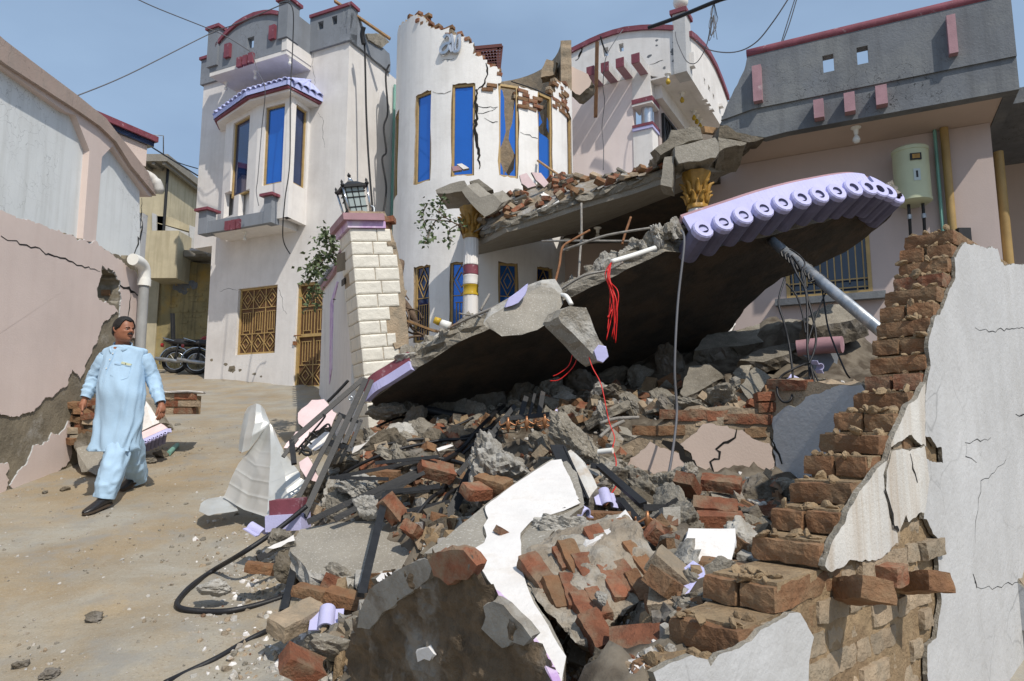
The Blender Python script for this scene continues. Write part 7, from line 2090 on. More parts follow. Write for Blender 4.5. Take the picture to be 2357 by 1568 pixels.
def spear(x, y, d, par, kf=k8, s=1.0):
    p = P(*kf(x, y), d)
    mb = MB()
    mb.lathe([(.008, .05), (.012, .02), (.02, .0), (.012, -.03), (.003, -.07)], Matrix.Translation(p) @ Matrix.Scale(s, 4), 8)
    for sgn in (-1, 1):
        mb.tube(spline([p + Vector((0, 0, .02)) * s, p + Vector((sgn * .03, 0, .0)) * s, p + Vector((sgn * .06, 0, -.01)) * s, p + Vector((sgn * .065, 0, .02)) * s], 4), .007 * s, 5)
        mb.tube(spline([p + Vector((0, 0, -.02)) * s, p + Vector((sgn * .025, 0, -.04)) * s, p + Vector((sgn * .05, 0, -.035)) * s], 4), .006 * s, 5)
    mb.build('spear_head', 'copper', par, smooth=True)
for x, y in ((678, 1248), (795, 1240), (908, 1228)): spear(x, y, 5.2, g2)
g3 = steel('steel_triangle', 'black steel corner frame with copper spear below the plinth wall', 'steel frame', [(150, 215, 430, 460, .055), (430, 480, 570, 480, .045), (640, 450, 460, 620, .07), (280, 430, 420, 600, .055), (570, 480, 600, 460, .04), (100, 215, 160, 225, .04)], 4.2, 3.4, 0, kf=k13)
spear(455, 560, 3.4, g3, k13, .9)
rebar([P(*k12(0, 1245), 5.0), P(*k12(100, 1215), 5.0), P(*k12(245, 1208), 5.0)], 'steel bar stub lying level at the left of the plinth wall', r=.014)
rebar([P(*k12(0, 1330), 4.9), P(*k12(70, 1270), 4.95), P(*k12(150, 1230), 5.0)], 'bent steel bar stub below the level one by the plinth wall', r=.014)
tag(MB().tube([P(*k8(1245, 1425), 4.6), P(*k8(1335, 1415), 4.55)], .02, 10).build('conduit', 'pvc_white', smooth=40), 'short white conduit stub in the rubble where the red wire ends', 'conduit')
tag(MB().tube(spline([P(*k8(x, y), 6.6) for x, y in ((0, 1150), (60, 1170), (180, 1165), (300, 1190), (470, 1215))], 5), .045, 10).build('buried_pipe', 'steel_black', smooth=True), 'dark pipe lying in the shade under the canopy', 'pipe')
mb = MB(); mb.bar(P(*k14(970, 590), 3.3), P(*k14(1190, 520), 3.35), .075, .075)
tag(mb.build('square_tube', 'steel_black'), 'rusty square steel tube lying on the fallen white slab', 'steel bar')
# -- crumpled sheet metal
def sheet(rows, nu, nv, ridges, label, crump=.012, seed=1, par=None):
    rows = [[P(*q) for q in r_] for r_ in rows]
    g = []
    for v in range(nv + 1):
        fv = v / nv * (len(rows) - 1)
        i = min(int(fv), len(rows) - 2); t = fv - i
        cur = [rows[i][k].lerp(rows[i + 1][k], t) for k in range(len(rows[0]))]
        sp_ = cur
        line = []
        for u in range(nu + 1):
            f_ = u / nu * (len(sp_) - 1)
            a = min(int(f_), len(sp_) - 2)
            line.append(sp_[a].lerp(sp_[a + 1], f_ - a))
        g.append(line)
    out = MB()
    nrm = (rows[0][-1] - rows[0][0]).cross(rows[-1][0] - rows[0][0]).normalized()
    if nrm.y > 0: nrm = -nrm
    for lay in (0, 1):
        for v in range(nv + 1):
            for u in range(nu + 1):
                p = g[v][u]
                rd = .5 + .5 * math.cos(2 * math.pi * ridges * v / nv)
                cr_ = noise.noise(p * 2.3 + Vector((0, seed * 2, 0)))
                d = .006 * rd ** 18 * max(0, 1 - v / nv * 1.1) + crump * .5 * noise.noise(p * 6 + Vector((seed, 0, 0))) - crump * 3.2 * abs(noise.noise(p * 3.6 + Vector((0, seed, 0)))) + crump * 2 * abs(cr_)
                out.v.append(p + nrm * (d - lay * .003))
    W = nu + 1; N = W * (nv + 1)
    for v in range(nv):
        for u in range(nu):
            a = v * W + u
            out.f.append((a, a + 1, a + W + 1, a + W)); out.f.append((N + a, N + a + W, N + a + W + 1, N + a + 1)); out.m += [0, 0]
    for v in range(nv):
        for u in (0, nu):
            a = v * W + u
            out.f.append((a, a + W, N + a + W, N + a)); out.m.append(0)
    for u in range(nu):
        for v in (0, nv):
            a = v * W + u
            out.f.append((a, a + 1, N + a + 1, N + a)); out.m.append(0)
    return out.build(label, 'sheet_metal', par, smooth=20, fixn=True)
smt = thing('sheet_metal', P(600, 1185, 5.6), 'tall crumpled sheet of silver corrugated metal standing beside the steel gate', 'sheet metal')
sheet([[(513, 1145, 5.90), (560, 1173, 5.72), (612, 1190, 5.56), (660, 1155, 5.60), (708, 1114, 5.70)],
       [(530, 1106, 5.95), (572, 1132, 5.78), (618, 1142, 5.63), (660, 1118, 5.66), (696, 1096, 5.75)],
       [(548, 1068, 6.0), (582, 1090, 5.84), (620, 1096, 5.70), (655, 1086, 5.72), (682, 1078, 5.80)],
       [(574, 1036, 6.0), (594, 1054, 5.90), (622, 1056, 5.78), (644, 1052, 5.78), (660, 1050, 5.84)],
       [(594, 1008, 6.02), (606, 1016, 5.95), (622, 1016, 5.86), (634, 1016, 5.86), (643, 1020, 5.88)],
       [(612, 982, 6.02), (616, 979, 5.98), (621, 975, 5.93), (625, 979, 5.93), (629, 986, 5.94)]], 56, 90, 6, 'front_panel', .007, 1, smt)
sheet([[(549, 1036, 6.02), (556, 1042, 5.96), (572, 1036, 5.96), (590, 1014, 6.0), (606, 994, 6.02)],
       [(553, 1006, 6.06), (562, 1010, 5.98), (580, 1006, 5.95), (600, 992, 6.0), (618, 980, 6.02)],
       [(558, 976, 6.1), (568, 978, 6.02), (586, 974, 5.98), (604, 970, 6.02), (620, 972, 6.05)],
       [(563, 952, 6.14), (573, 952, 6.07), (588, 948, 6.02), (602, 950, 6.05), (614, 958, 6.08)],
       [(570, 938, 6.18), (579, 933, 6.12), (590, 929, 6.08), (600, 932, 6.1), (608, 942, 6.12)]], 40, 50, 0, 'back_flap', .006, 4, smt)
sheet([[(458, 1178, 5.75), (480, 1188, 5.62), (515, 1182, 5.7), (548, 1176, 5.75)], [(462, 1160, 5.85), (485, 1172, 5.75), (515, 1168, 5.8), (540, 1160, 5.85)], [(480, 1148, 5.98), (500, 1145, 5.95), (520, 1140, 5.95), (535, 1138, 5.95)]], 20, 10, 0, 'curled_edge', .008, 4, smt)
# -- black cables on the ground
def ground_cable(pts, r, label, lift=.0):
    q_ = []
    for x, y in pts:
        p = hitground(x, y)
        q_.append(p + Vector((0, 0, r + lift)))
    return tag(MB().tube(spline(q_, 8), r, 8).build('black_cable', 'wire_black', smooth=True), label, 'cable')
pl = [P(706, 1165, 4.85), P(640, 1218, 4.75), P(560, 1272, 4.6)] + [hitground(x, y) + Vector((0, 0, .025)) for x, y in ((490, 1322), (440, 1358), (412, 1388), (408, 1405), (430, 1414), (480, 1418), (530, 1416), (590, 1403), (650, 1384), (695, 1362))]
tag(MB().tube(spline(pl, 8), .017, 8).build('black_cable', 'wire_black', smooth=True), 'thick black cable looping over the lane in front of the sheet metal', 'cable')
ground_cable([(380, 1580), (430, 1556), (500, 1522), (560, 1487), (600, 1466), (645, 1445)], .016, 'second black cable lying on the lane at the bottom edge')
for i, pts in enumerate(([(715, 1165), (800, 1120), (900, 1075), (1010, 1040), (1100, 1010), (1180, 960)], [(860, 1190), (930, 1140), (1000, 1110), (1060, 1050), (1110, 1000), (1160, 960)], [(880, 1060), (960, 1030), (1060, 1015), (1130, 1020), (1200, 985)],
                         [(930, 1240), (990, 1190), (1030, 1130), (1050, 1070), (1120, 1030)], [(760, 1150), (850, 1140), (960, 1095), (1050, 1085), (1110, 1120)], [(840, 1020), (930, 990), (1020, 1000), (1090, 985)], [(1010, 1240), (1030, 1180), (1090, 1120), (1130, 1060), (1150, 1000)])):
    q_ = []
    for x, y in pts:
        p = hitground(x, y)
        q_.append(p + Vector((0, -.05, .08 + .05 * math.sin(x * .05 + i))))
    tag(MB().tube(spline(q_, 6), (.014, .018, .012)[i % 3], 7).build('rubble_cable', 'wire_black', smooth=True), ('black cable running from the steel gate under the canopy', 'black cable crossing the steel bars towards the spear railing', 'black cable lying near the shaded rubble under the canopy', 'black cable beside the half buried gate frame', 'black cable lying over the wedged concrete lump', 'short black cable in front of the dark pipe', 'black cable rising past the big pale concrete lump')[i], 'cable')
for i, (x, y, sx, sy, yaw, tilt, lab) in enumerate(((960, 1010, .24, .17, 20, 25, 'tilted grey slab piece under the left canopy end'), (1080, 975, .26, .16, 60, -20, 'grey slab piece in the shade below the dangling concrete'), (1230, 965, .22, .15, 10, 22, 'slab piece left of the long rough concrete lump'), (1400, 960, .26, .18, 40, -24, 'slab piece in the shade right of the red wires'),
                                                    (900, 1055, .18, .13, 80, 30, 'small slab piece among the left steel bars'), (1450, 1010, .20, .14, 15, 20, 'slab piece behind the level steel stub'), (1480, 1170, .16, .12, 30, 28, 'slab piece below the grey concrete lump'), (1720, 1190, .22, .14, -20, 24, 'dark slab piece leaning beside the stepped wall'))):
    p = hitground(x, y) + Vector((0, 0, .05))
    M_ = rot(tilt, tilt * .6, yaw, p)
    q_ = [M_ @ Vector((math.cos(a) * sx * rnd.uniform(.75, 1.15), math.sin(a) * sy * rnd.uniform(.75, 1.15), 0)) for a in [k * math.pi / 4 + .3 for k in range(8)]]
    tag(MB().slab(q_, M_.to_3x3() @ Vector((0, 0, -.08)), jit=.014, seg=.05, layers=4, mi=0, side=1, seed=i).build('slab_piece', ['concrete_smooth', 'concrete']), lab, 'slab')
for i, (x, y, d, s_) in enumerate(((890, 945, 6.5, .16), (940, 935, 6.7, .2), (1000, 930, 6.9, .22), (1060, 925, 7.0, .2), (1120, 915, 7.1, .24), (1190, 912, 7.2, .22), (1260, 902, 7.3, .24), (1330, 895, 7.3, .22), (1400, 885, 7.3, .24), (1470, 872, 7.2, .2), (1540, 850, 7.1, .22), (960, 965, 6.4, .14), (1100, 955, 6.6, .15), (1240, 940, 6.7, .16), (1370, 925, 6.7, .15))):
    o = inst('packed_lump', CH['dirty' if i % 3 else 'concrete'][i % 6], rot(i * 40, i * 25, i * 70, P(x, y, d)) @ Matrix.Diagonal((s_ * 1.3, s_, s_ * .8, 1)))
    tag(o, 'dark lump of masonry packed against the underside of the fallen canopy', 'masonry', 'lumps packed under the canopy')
# -- rubble beside the man
q0 = P(400, 955, 8.2)
bb = thing('wall_chunk', q0, 'chunk of brick wall with white plaster top lying on the lane behind the man', 'masonry')
M_ = rot(0, 0, -8, q0 + Vector((0, 0, .0)))
for r0 in range(3):
    for c in range(2):
        inst('brick', BR['brick' if (r0 + c) % 2 else 'mort'][c], M_ @ rot(0, 0, rnd.uniform(-5, 5), (-.08 + c * .22 + .05 * (r0 % 2), 0, .045 + r0 * .085)), bb)
MB().box(M_ @ Matrix.Translation((.04, .06, .12)), .40, .20, .22).build('mortar', 'mortar', bb)
MB().slab([M_ @ Vector(p) for p in ((-.2, -.08, .262), (.24, -.1, .262), (.30, .1, .262), (.2, .3, .262), (-.22, .28, .262))], (0, 0, .02), jit=.006, seg=.08, layers=3).build('plaster_top', 'plaster_bit', bb)
k6b = K(0, 900)
cf = thing('cornice_fragment', P(335, 1065, 7.82), 'cornice fragment with white face, pink strip and lavender tiled rim behind the man', 'cornice')
cq = [P(*k6b(x, y), d) for x, y, d in ((860, 1120, 8.12), (905, 1090, 8.17), (950, 1150, 8.12), (1000, 1240, 7.92), (870, 1300, 7.87), (820, 1320, 7.87), (760, 1250, 8.02))]
MB().slab(cq, (0.05, .15, -.02), jit=.01, seg=.06, layers=3, side=1).build('panel', ['plaster_bit', 'concrete'], cf)
a, b = P(*k6b(800, 1340), 7.82), P(*k6b(1010, 1245), 7.87)
c, d = P(*k6b(800, 1385), 7.72), P(*k6b(1045, 1275), 7.77)
e, g = P(*k6b(830, 1400), 7.67), P(*k6b(1050, 1300), 7.72)
MB().prism([a, b, d, c], (0, .08, -.02)).build('pink_strip', 'pink_bit', cf)
MB().prism([c + Vector((0, 0, -.002)), d + Vector((0, 0, -.002)), g, e], (0, .1, 0)).build('lavender_band', 'lav_bit', cf)
for i in range(9):
    p_ = e.lerp(g, (i + .5) / 9)
    ax = Vector((-.35, .55, -.62)).normalized()
    xa = (g - e).normalized(); ya = ax.cross(xa).normalized(); xa = ya.cross(ax)
    Mt = Matrix((xa, ya, ax)).transposed().to_4x4(); Mt.translation = p_ - ax * .02 + Vector((0, -.01, -.01))
    s_ = (g - e).length / 9 / .118
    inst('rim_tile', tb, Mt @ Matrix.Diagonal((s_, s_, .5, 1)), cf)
flake2 = lambda pts, d, label, m, th: tag(MB().slab([P(*k6b(x, y), dd) for x, y, dd in pts], th, jit=.012, seg=.06, layers=4, side=0).build('broken_slab', m), label, 'slab')
flake2([(475, 1400, 7.52), (560, 1380, 7.57), (640, 1400, 7.52), (640, 1500, 7.37), (600, 1570, 7.22), (560, 1545, 7.27), (510, 1550, 7.32), (490, 1480, 7.42)], 0, 'grey concrete slab standing against the pile at the foot of the pink wall', 'concrete_smooth', Vector((.03, .14, .02)))
for i, (x, y, kd, yaw) in enumerate(((500, 1130, 'dusty', 20), (560, 1115, 'brick', 0), (530, 1170, 'dusty', 40), (520, 1225, 'dusty', 10), (545, 1260, 'brick', -10), (500, 1290, 'mort', 30), (560, 1300, 'dusty', 0), (520, 1340, 'mort', 15), (490, 1345, 'dusty', 60), (560, 1350, 'dusty', 20), (540, 1385, 'mort', -20), (580, 1200, 'brick', 80), (590, 1240, 'mort', 30))):
    p_ = P(*k6b(x, y), 7.67)
    tag(inst('pile_brick', BR[kd][i % 5], rot(rnd.uniform(-14, 14), rnd.uniform(-14, 14), yaw, p_)), 'dusty brick in the pile between the man and the pink wall', 'brick', 'bricks piled at the foot of the pink wall')
tag(hullrock([P(*k6b(x, y), d) for x, y, d in ((470, 1110, 7.82), (600, 1100, 7.92), (610, 1300, 7.62), (640, 1420, 7.57), (480, 1420, 7.52), (450, 1330, 7.62), (480, 1200, 7.72), (500, 1440, 8.12), (620, 1440, 8.12), (560, 1120, 8.22))], 'soil', amp=.04, cuts=5, sc=5, seed=3).build('debris_mound', 'concrete_dirty', smooth=28), 'mound of broken mortar at the foot of the pink wall behind the man', 'debris mound')
for i, (x, y, s_, lab) in enumerate(((930, 1470, .085, 'grey stone with red flecks at the foot of the cornice fragment'), (1005, 1430, .08, 'brown brick bat beside the pale green pipe'), (1050, 1260, .08, 'dark brick lump right of the man on the lane'), (870, 1510, .05, 'small brown stone behind the heel of the man'), (1110, 1235, .04, 'dark pebble behind the man on the lane'))):
    p_ = hitground(*k6b(x, y + 25))
    tag(inst('stone', CH[('concrete', 'dirty')[i % 2]][i], rot(0, 0, i * 60, p_ + Vector((0, 0, s_ * .4))) @ Matrix.Diagonal((s_ * 1.3, s_, s_, 1))), lab, 'stone')
p0, p1 = hitground(*k6b(1055, 1450)), hitground(*k6b(1110, 1395))
tag(MB().tube([p0 + Vector((0, 0, .03)), p1 + Vector((0, 0, .03))], .03, 10).build('pipe_offcut', 'pvc_green', smooth=40), 'pale green pipe offcut on the lane right of the man', 'pipe')
# -- countless loose pieces
def where(x, y):
    if y < 985: return 'in the shade under the fallen canopy' if x < 1420 else 'behind the plinth wall' if x < 1800 else 'below the slanting steel pole'
    if x < 860: return 'beside the steel gate' if y < 1190 else 'left of the flat concrete slab'
    if x < 1080: return 'among the black steel bars' if y < 1200 else 'by the end of the flat concrete slab'
    if x < 1330: return 'around the big pale concrete lump'
    if y < 1140: return 'between the fallen white slab and the plinth wall'
    if y < 1330: return 'in the hollow before the stepped brick wall'
    return 'at the foot of the stepped brick wall'
LOOK = {'brick': 'red', 'dusty': 'dusty brown', 'mort': 'mortar caked', 'concrete': 'grey concrete', 'pale': 'pale concrete', 'dirty': 'brown mortar'}
tries = 0
spots = []
HERO = ((1060, 1240, 985, 1165), (1250, 1400, 980, 1065), (655, 970, 1190, 1345), (980, 1330, 1040, 1568), (1200, 1530, 1170, 1500), (1560, 1710, 1200, 1330), (770, 890, 1085, 1170), (1415, 1960, 960, 1135), (1480, 1700, 1085, 1200), (625, 760, 1340, 1568))
wl_u = lambda p: (p - BW.o).dot(BW.n)
while len(spots) < 600 and tries < 9000:
    tries += 1
    x = rnd.uniform(640, 2010); y = rnd.triangular(880, 1560, 1010)
    p = hitground(x, y)
    if p is None or p.y > 8.6 or p.y < 1.7: continue
    if p.y < 2.3 and rnd.random() < .2: continue
    if heapf(p.x, p.y) < .07: continue
    if wl_u(p) > -.32 and p.y < 5: continue
    if (p - A_).dot(fn) < .05 and 800 < x < 1330 and y > 1100: continue
    if any(a_ < x < b_ and c_ < y < d_ for a_, b_, c_, d_ in HERO): continue
    spots.append((p, x, y))
for i, (p, x, y) in enumerate(spots):
    r_ = rnd.random()
    near = p.y < 3.6
    if p.y < 2.4 and rnd.random() < .6: r_ = max(r_, .5)
    if r_ < .46:
        kd = rnd.choice(('brick', 'brick', 'dusty', 'mort'))
        bi = rnd.randrange(5)
        o = inst('rubble_brick', BR[kd][bi], rot(rnd.uniform(-40, 40), rnd.uniform(-40, 40), rnd.uniform(0, 360), p + Vector((0, 0, .03))) @ Matrix.Scale(rnd.uniform(.75, 1.05), 4))
        tag(o, LOOK[kd] + (' whole brick ' if bi < 2 else ' broken brick ' if bi < 4 else ' half brick ') + where(x, y), 'brick', 'loose bricks in the rubble heap')
    elif r_ < .90:
        kd = rnd.choice(('concrete', 'concrete', 'pale', 'dirty', 'dirty'))
        s_ = rnd.triangular(.035, .2, .06) * (.35 if p.y < 2.4 else .7 if near else 1)
        o = inst('concrete_lump', CH[kd][rnd.randrange(6)], rot(rnd.uniform(0, 360), rnd.uniform(0, 50), rnd.uniform(0, 360), p + Vector((0, 0, s_ * .35))) @ Matrix.Diagonal((s_ * rnd.uniform(.9, 1.5), s_, s_ * rnd.uniform(.5, .9), 1)))
        tag(o, ('large ' if s_ > .12 else 'small ' if s_ < .065 else 'fist sized ') + LOOK[kd] + ' lump ' + where(x, y), 'concrete', 'concrete lumps in the rubble heap')
    else:
        s_ = rnd.uniform(.04, .13)
        fi = rnd.randrange(len(FLK))
        o = inst('plaster_flake', FLK[fi], rot(rnd.uniform(-40, 40), rnd.uniform(-40, 40), rnd.uniform(0, 360), p + Vector((0, 0, .03))) @ Matrix.Scale(s_, 4))
        tag(o, ('white', 'white', 'pink', 'lavender', 'white')[fi] + ' plaster flake ' + where(x, y), 'plaster', 'plaster flakes in the rubble heap')
S0, SN = SLP
def slabz(x, y): return S0.z - (SN.x * (x - S0.x) + SN.y * (y - S0.y)) / SN.z
pr = MB()
gx, gy_ = np.linspace(-.9, 2.6, 40), np.linspace(9.0, 12.7, 44)
def ph(x, y):
    fr_ = ((x - A2.x) * E2.x + (y - A2.y) * E2.y)
    return fr_
A2, B2 = S0.copy(), P(1588, 362, 8.75)
E2 = Vector((-(B2 - A2).y, (B2 - A2).x, 0)).normalized()
if E2.y < 0: E2 = -E2
def ptop(x, y):
    d = (x - A2.x) * E2.x + (y - A2.y) * E2.y
    td = math.hypot(x + .62, y - 14.5) - 1.96
    h = min(.55, max(0, d - .08) * .75) * min(1, max(.25, (2.2 - x) / 1.4))
    if td < .7: h += .25 * (.7 - td)
    return slabz(x, y) + max(.0, h) + .05 * noise.noise(Vector((x * 4, y * 4, 0)))
pts_ok = {}
for i, x in enumerate(gx):
    for j, y in enumerate(gy_):
        d = (x - A2.x) * E2.x + (y - A2.y) * E2.y
        if d > .05 and math.hypot(x + .62, y - 14.5) > 1.9 and x < 2.35 - (y - 9.5) * .25 and x > -.85:
            pts_ok[(i, j)] = len(pr.v); pr.v.append(Vector((x, y, ptop(x, y))))
for (i, j), a in pts_ok.items():
    q_ = [(i, j), (i + 1, j), (i + 1, j + 1), (i, j + 1)]
    if all(t in pts_ok for t in q_): pr.f.append(tuple(pts_ok[t] for t in q_)); pr.m.append(0)
hm = pr.build('mortar_heap', 'soil', po, smooth=True, fixn=False)
hm['kind'] = 'stuff'
n = 0
while n < 240:
    x, y = rnd.uniform(-.85, 2.2), rnd.uniform(9.1, 12.6)
    d = (x - A2.x) * E2.x + (y - A2.y) * E2.y
    if d < .12 or d > 2.0 or math.hypot(x + .62, y - 14.5) < 2.02 or x > 2.25 - (y - 9.5) * .25: continue
    p = Vector((x, y, ptop(x, y) + .03))
    n += 1
    r_ = rnd.random()
    if r_ < .66:
        kd = rnd.choice(('brick', 'brick', 'dusty', 'mort'))
        tag(inst('roof_brick', BR[kd][rnd.randrange(5)], rot(rnd.uniform(-45, 45), rnd.uniform(-45, 45), rnd.uniform(0, 360), p)), LOOK[kd] + ' brick heaped on the ' + ('left' if x < .1 else 'middle' if x < 1.1 else 'right') + (' back' if d > .9 else ' front') + ' of the porch slab', 'brick', 'bricks heaped on the porch slab')
    elif r_ < .86:
        s_ = rnd.uniform(.04, .13)
        tag(inst('roof_lump', CH[rnd.choice(('concrete', 'pale', 'dirty'))][rnd.randrange(6)], rot(rnd.uniform(0, 360), 20, rnd.uniform(0, 360), p) @ Matrix.Scale(s_, 4)), 'mortar lump heaped on the sagging porch slab', 'concrete', 'mortar lumps on the porch slab')
    else:
        tag(inst('roof_flake', FLK[rnd.randrange(len(FLK))], rot(rnd.uniform(-50, 50), rnd.uniform(-50, 50), rnd.uniform(0, 360), p) @ Matrix.Scale(rnd.uniform(.08, .2), 4)), 'pale plaster flake lying among bricks on the porch slab', 'plaster', 'plaster flakes on the porch slab')
flake2 = lambda pts, d, label, m: tag(MB().slab([P(*k3(x, y), d) for x, y in pts], (0, .03, -.02), jit=.01, seg=.06, layers=3, mi=0, side=1).build('plaster_fragment', [m, 'concrete']), label, 'plaster')
flake2([(905, 1100), (950, 1085), (1010, 1165), (960, 1180), (920, 1150)], 10.6, 'pale pink plaster fragment standing in the porch rubble', 'pink_bit')
flake2([(980, 1080), (1040, 1085), (1090, 1150), (1060, 1175), (1010, 1130)], 10.6, 'larger pink plaster fragment right of the other in the porch rubble', 'pink_bit')
flake2([(512, 1030), (545, 1025), (590, 1055), (555, 1062)], 11.3, 'white plaster fragment at the left of the porch rubble', 'plaster_bit')
flake2([(480, 1045), (520, 1040), (545, 1065), (490, 1075)], 11.2, 'rose plaster fragment at the left of the porch rubble', 'rose')
tag(MB().bar(T.at(*k3(1022, 1008), .05), P(*k3(1150, 1098), 11.9), .05, .03).build('frame_stick', 'wood'), 'broken wooden frame stick leaning against the shattered window', 'stick')
for i in range(90):
    x, y = rnd.uniform(1290, 1660), rnd.uniform(1400, 1566)
    p = hitground(x, y)
    if p is None or p.y < 1.5 or wl_u(p) > -.3: continue
    s_ = rnd.triangular(.012, .06, .02)
    o = inst('mortar_lump', (CH['dirty'] + CH['concrete'] + CHM)[rnd.randrange(16)], rot(rnd.uniform(0, 360), rnd.uniform(0, 40), rnd.uniform(0, 360), p) @ Matrix.Diagonal((s_ * 1.4, s_, s_ * .7, 1)))
    tag(o, 'small dusty mortar lump at the foot of the stepped wall', 'mortar', 'mortar lumps at the foot of the stepped wall')
fb = MB()
fm = ['concrete', 'concrete_dirty', 'brick_dusty', 'brick', 'soil', 'mortar', 'concrete_dirty', 'concrete_pale', 'brick_mortared']
n = t_ = 0
while n < 3600 and t_ < 40000:
    t_ += 1
    x = rnd.uniform(640, 2010); y = rnd.triangular(885, 1566, 1000)
    p = hitground(x, y)
    if p is None or p.y > 9 or p.y < 1.5 or heapf(p.x, p.y) < .05 or (wl_u(p) > -.3 and p.y < 5): continue
    if any(a_ < x < b_ and c_ < y < d_ for a_, b_, c_, d_ in HERO if (a_, b_) != (980, 1330)): continue
    s_ = rnd.triangular(.012, .085, .025) * (.5 if p.y < 2.6 else 1)
    M_ = rot(rnd.uniform(0, 360), rnd.uniform(0, 360), rnd.uniform(0, 360), p + Vector((0, 0, rnd.uniform(-.2, .9) * s_)))
    e = (s_ * rnd.uniform(.8, 1.6), s_ * rnd.uniform(.5, 1), s_ * rnd.uniform(.35, .8))
    q_ = [M_ @ Vector((a * e[0] * rnd.uniform(.6, 1.1), b * e[1] * rnd.uniform(.6, 1.1), c * e[2] * rnd.uniform(.6, 1.1))) for a, b, c in ((-1, -1, -1), (1, -1, -1), (1, 1, -1), (-1, 1, -1), (-1, -1, 1), (1, -1, 1), (1, 1, 1), (-1, 1, 1))]
    fb.hexa(q_, rnd.randrange(len(fm))); n += 1
tag(fb.build('rubble_fill', fm), 'countless small bits of brick and mortar packed in the rubble heap', None, kind='stuff')
def scatter_mesh(name, spots_, mats, label, smin, smax, parent=None):
    mb = MB()
    for p in spots_:
        s_ = smin + (smax - smin) * rnd.random() ** 3
        M_ = rot(rnd.uniform(0, 360), rnd.uniform(0, 360), rnd.uniform(0, 360), p)
        k = rnd.randrange(4)
        v = [M_ @ (q * s_) for q in GRV[k][0]]
        mb.add(v, GRV[k][1], rnd.randrange(len(mats)))
    o = mb.build(name, mats, parent, fixn=False)
    return tag(o, label, None, kind='stuff')
sp_ = []
t_ = 0
while len(sp_) < 7500 and t_ < 60000:
    t_ += 1
    x = rnd.uniform(380, 2000); y = rnd.uniform(880, 1567)
    if rnd.random() < .2: x, y = rnd.uniform(1280, 1750), rnd.uniform(1380, 1567)
    if x < 640:
        dens = max(0, (x - 380) / 260) ** 1.3 * (1 if y > 1190 else .25)
        if rnd.random() > dens * .8 + .03: continue
    p = hitground(x, y)
    if p is None or p.y > 9 or (wl_u(p) > -.02 and p.y < 5): continue
    sp_.append(p)
scatter_mesh('gravel', sp_, ['gravel', 'concrete_pale', 'soil', 'brick', 'plaster_bit', 'gravel', 'concrete'], 'gravel and small chips of mortar strewn over heap and lane', .006, .034)
sp_ = []
t_ = 0
while len(sp_) < 3800 and t_ < 60000:
    t_ += 1
    y = rnd.uniform(1175, 1567)
    x = 720 - abs(rnd.gauss(0, 120)) + rnd.uniform(0, 120)
    if y < 1210 and rnd.random() < .6: continue
    p = hitground(x, y)
    if p is None: continue
    sp_.append(p)
scatter_mesh('mortar_chips', sp_, ['gravel', 'concrete_pale', 'soil', 'gravel', 'concrete', 'plaster_bit', 'brick_mortared'], 'mortar chips fanned out on the lane around the black cable loop', .005, .036)
sp_ = []
while len(sp_) < 2200:
    x, y = rnd.uniform(0, 640), rnd.uniform(900, 1567)
    p = hitground(x, y)
    if p is None or p.y > 11 or p.x < -4.9: continue
    sp_.append(p)
for i in range(420):
    x, y = rnd.gauss(405, 45), rnd.gauss(1000, 45)
    p = hitground(x, y)
    if p and p.x > -4.9 and 5.5 < p.y < 10: sp_.append(p)
for i in range(160):
    x = rnd.uniform(0, 200); y = 1150 - x * .35 + abs(rnd.gauss(0, 16))
    p = hitground(x, y)
    if p and p.x > -4.9: sp_.append(p)
scatter_mesh('lane_grit', sp_, ['gravel', 'soil', 'concrete'], 'scattered grit on the dusty lane', .003, .02)
for x, y, s_, lab in ((150, 1130, .045, 'round brown stone near the foot of the pink wall'), (215, 1430, .05, 'two tone stone lying alone on the lane'), (50, 1540, .045, 'pale stone in the bottom left corner'), (112, 1560, .05, 'pinkish stone beside the pale one in the bottom left corner'), (430, 1162, .022, 'small red brick chip on the lane left of the sheet metal'), (105, 1135, .03, 'orange brick chip by the pink wall')):
    p = hitground(x, min(y, 1566))
    tag(inst('stone', CH['dirty' if s_ > .03 else 'concrete'][int(x) % 6], rot(0, 0, x, p + Vector((0, 0, s_ * .4))) @ Matrix.Diagonal((s_ * 1.3, s_, s_ * .9, 1))), lab, 'stone')
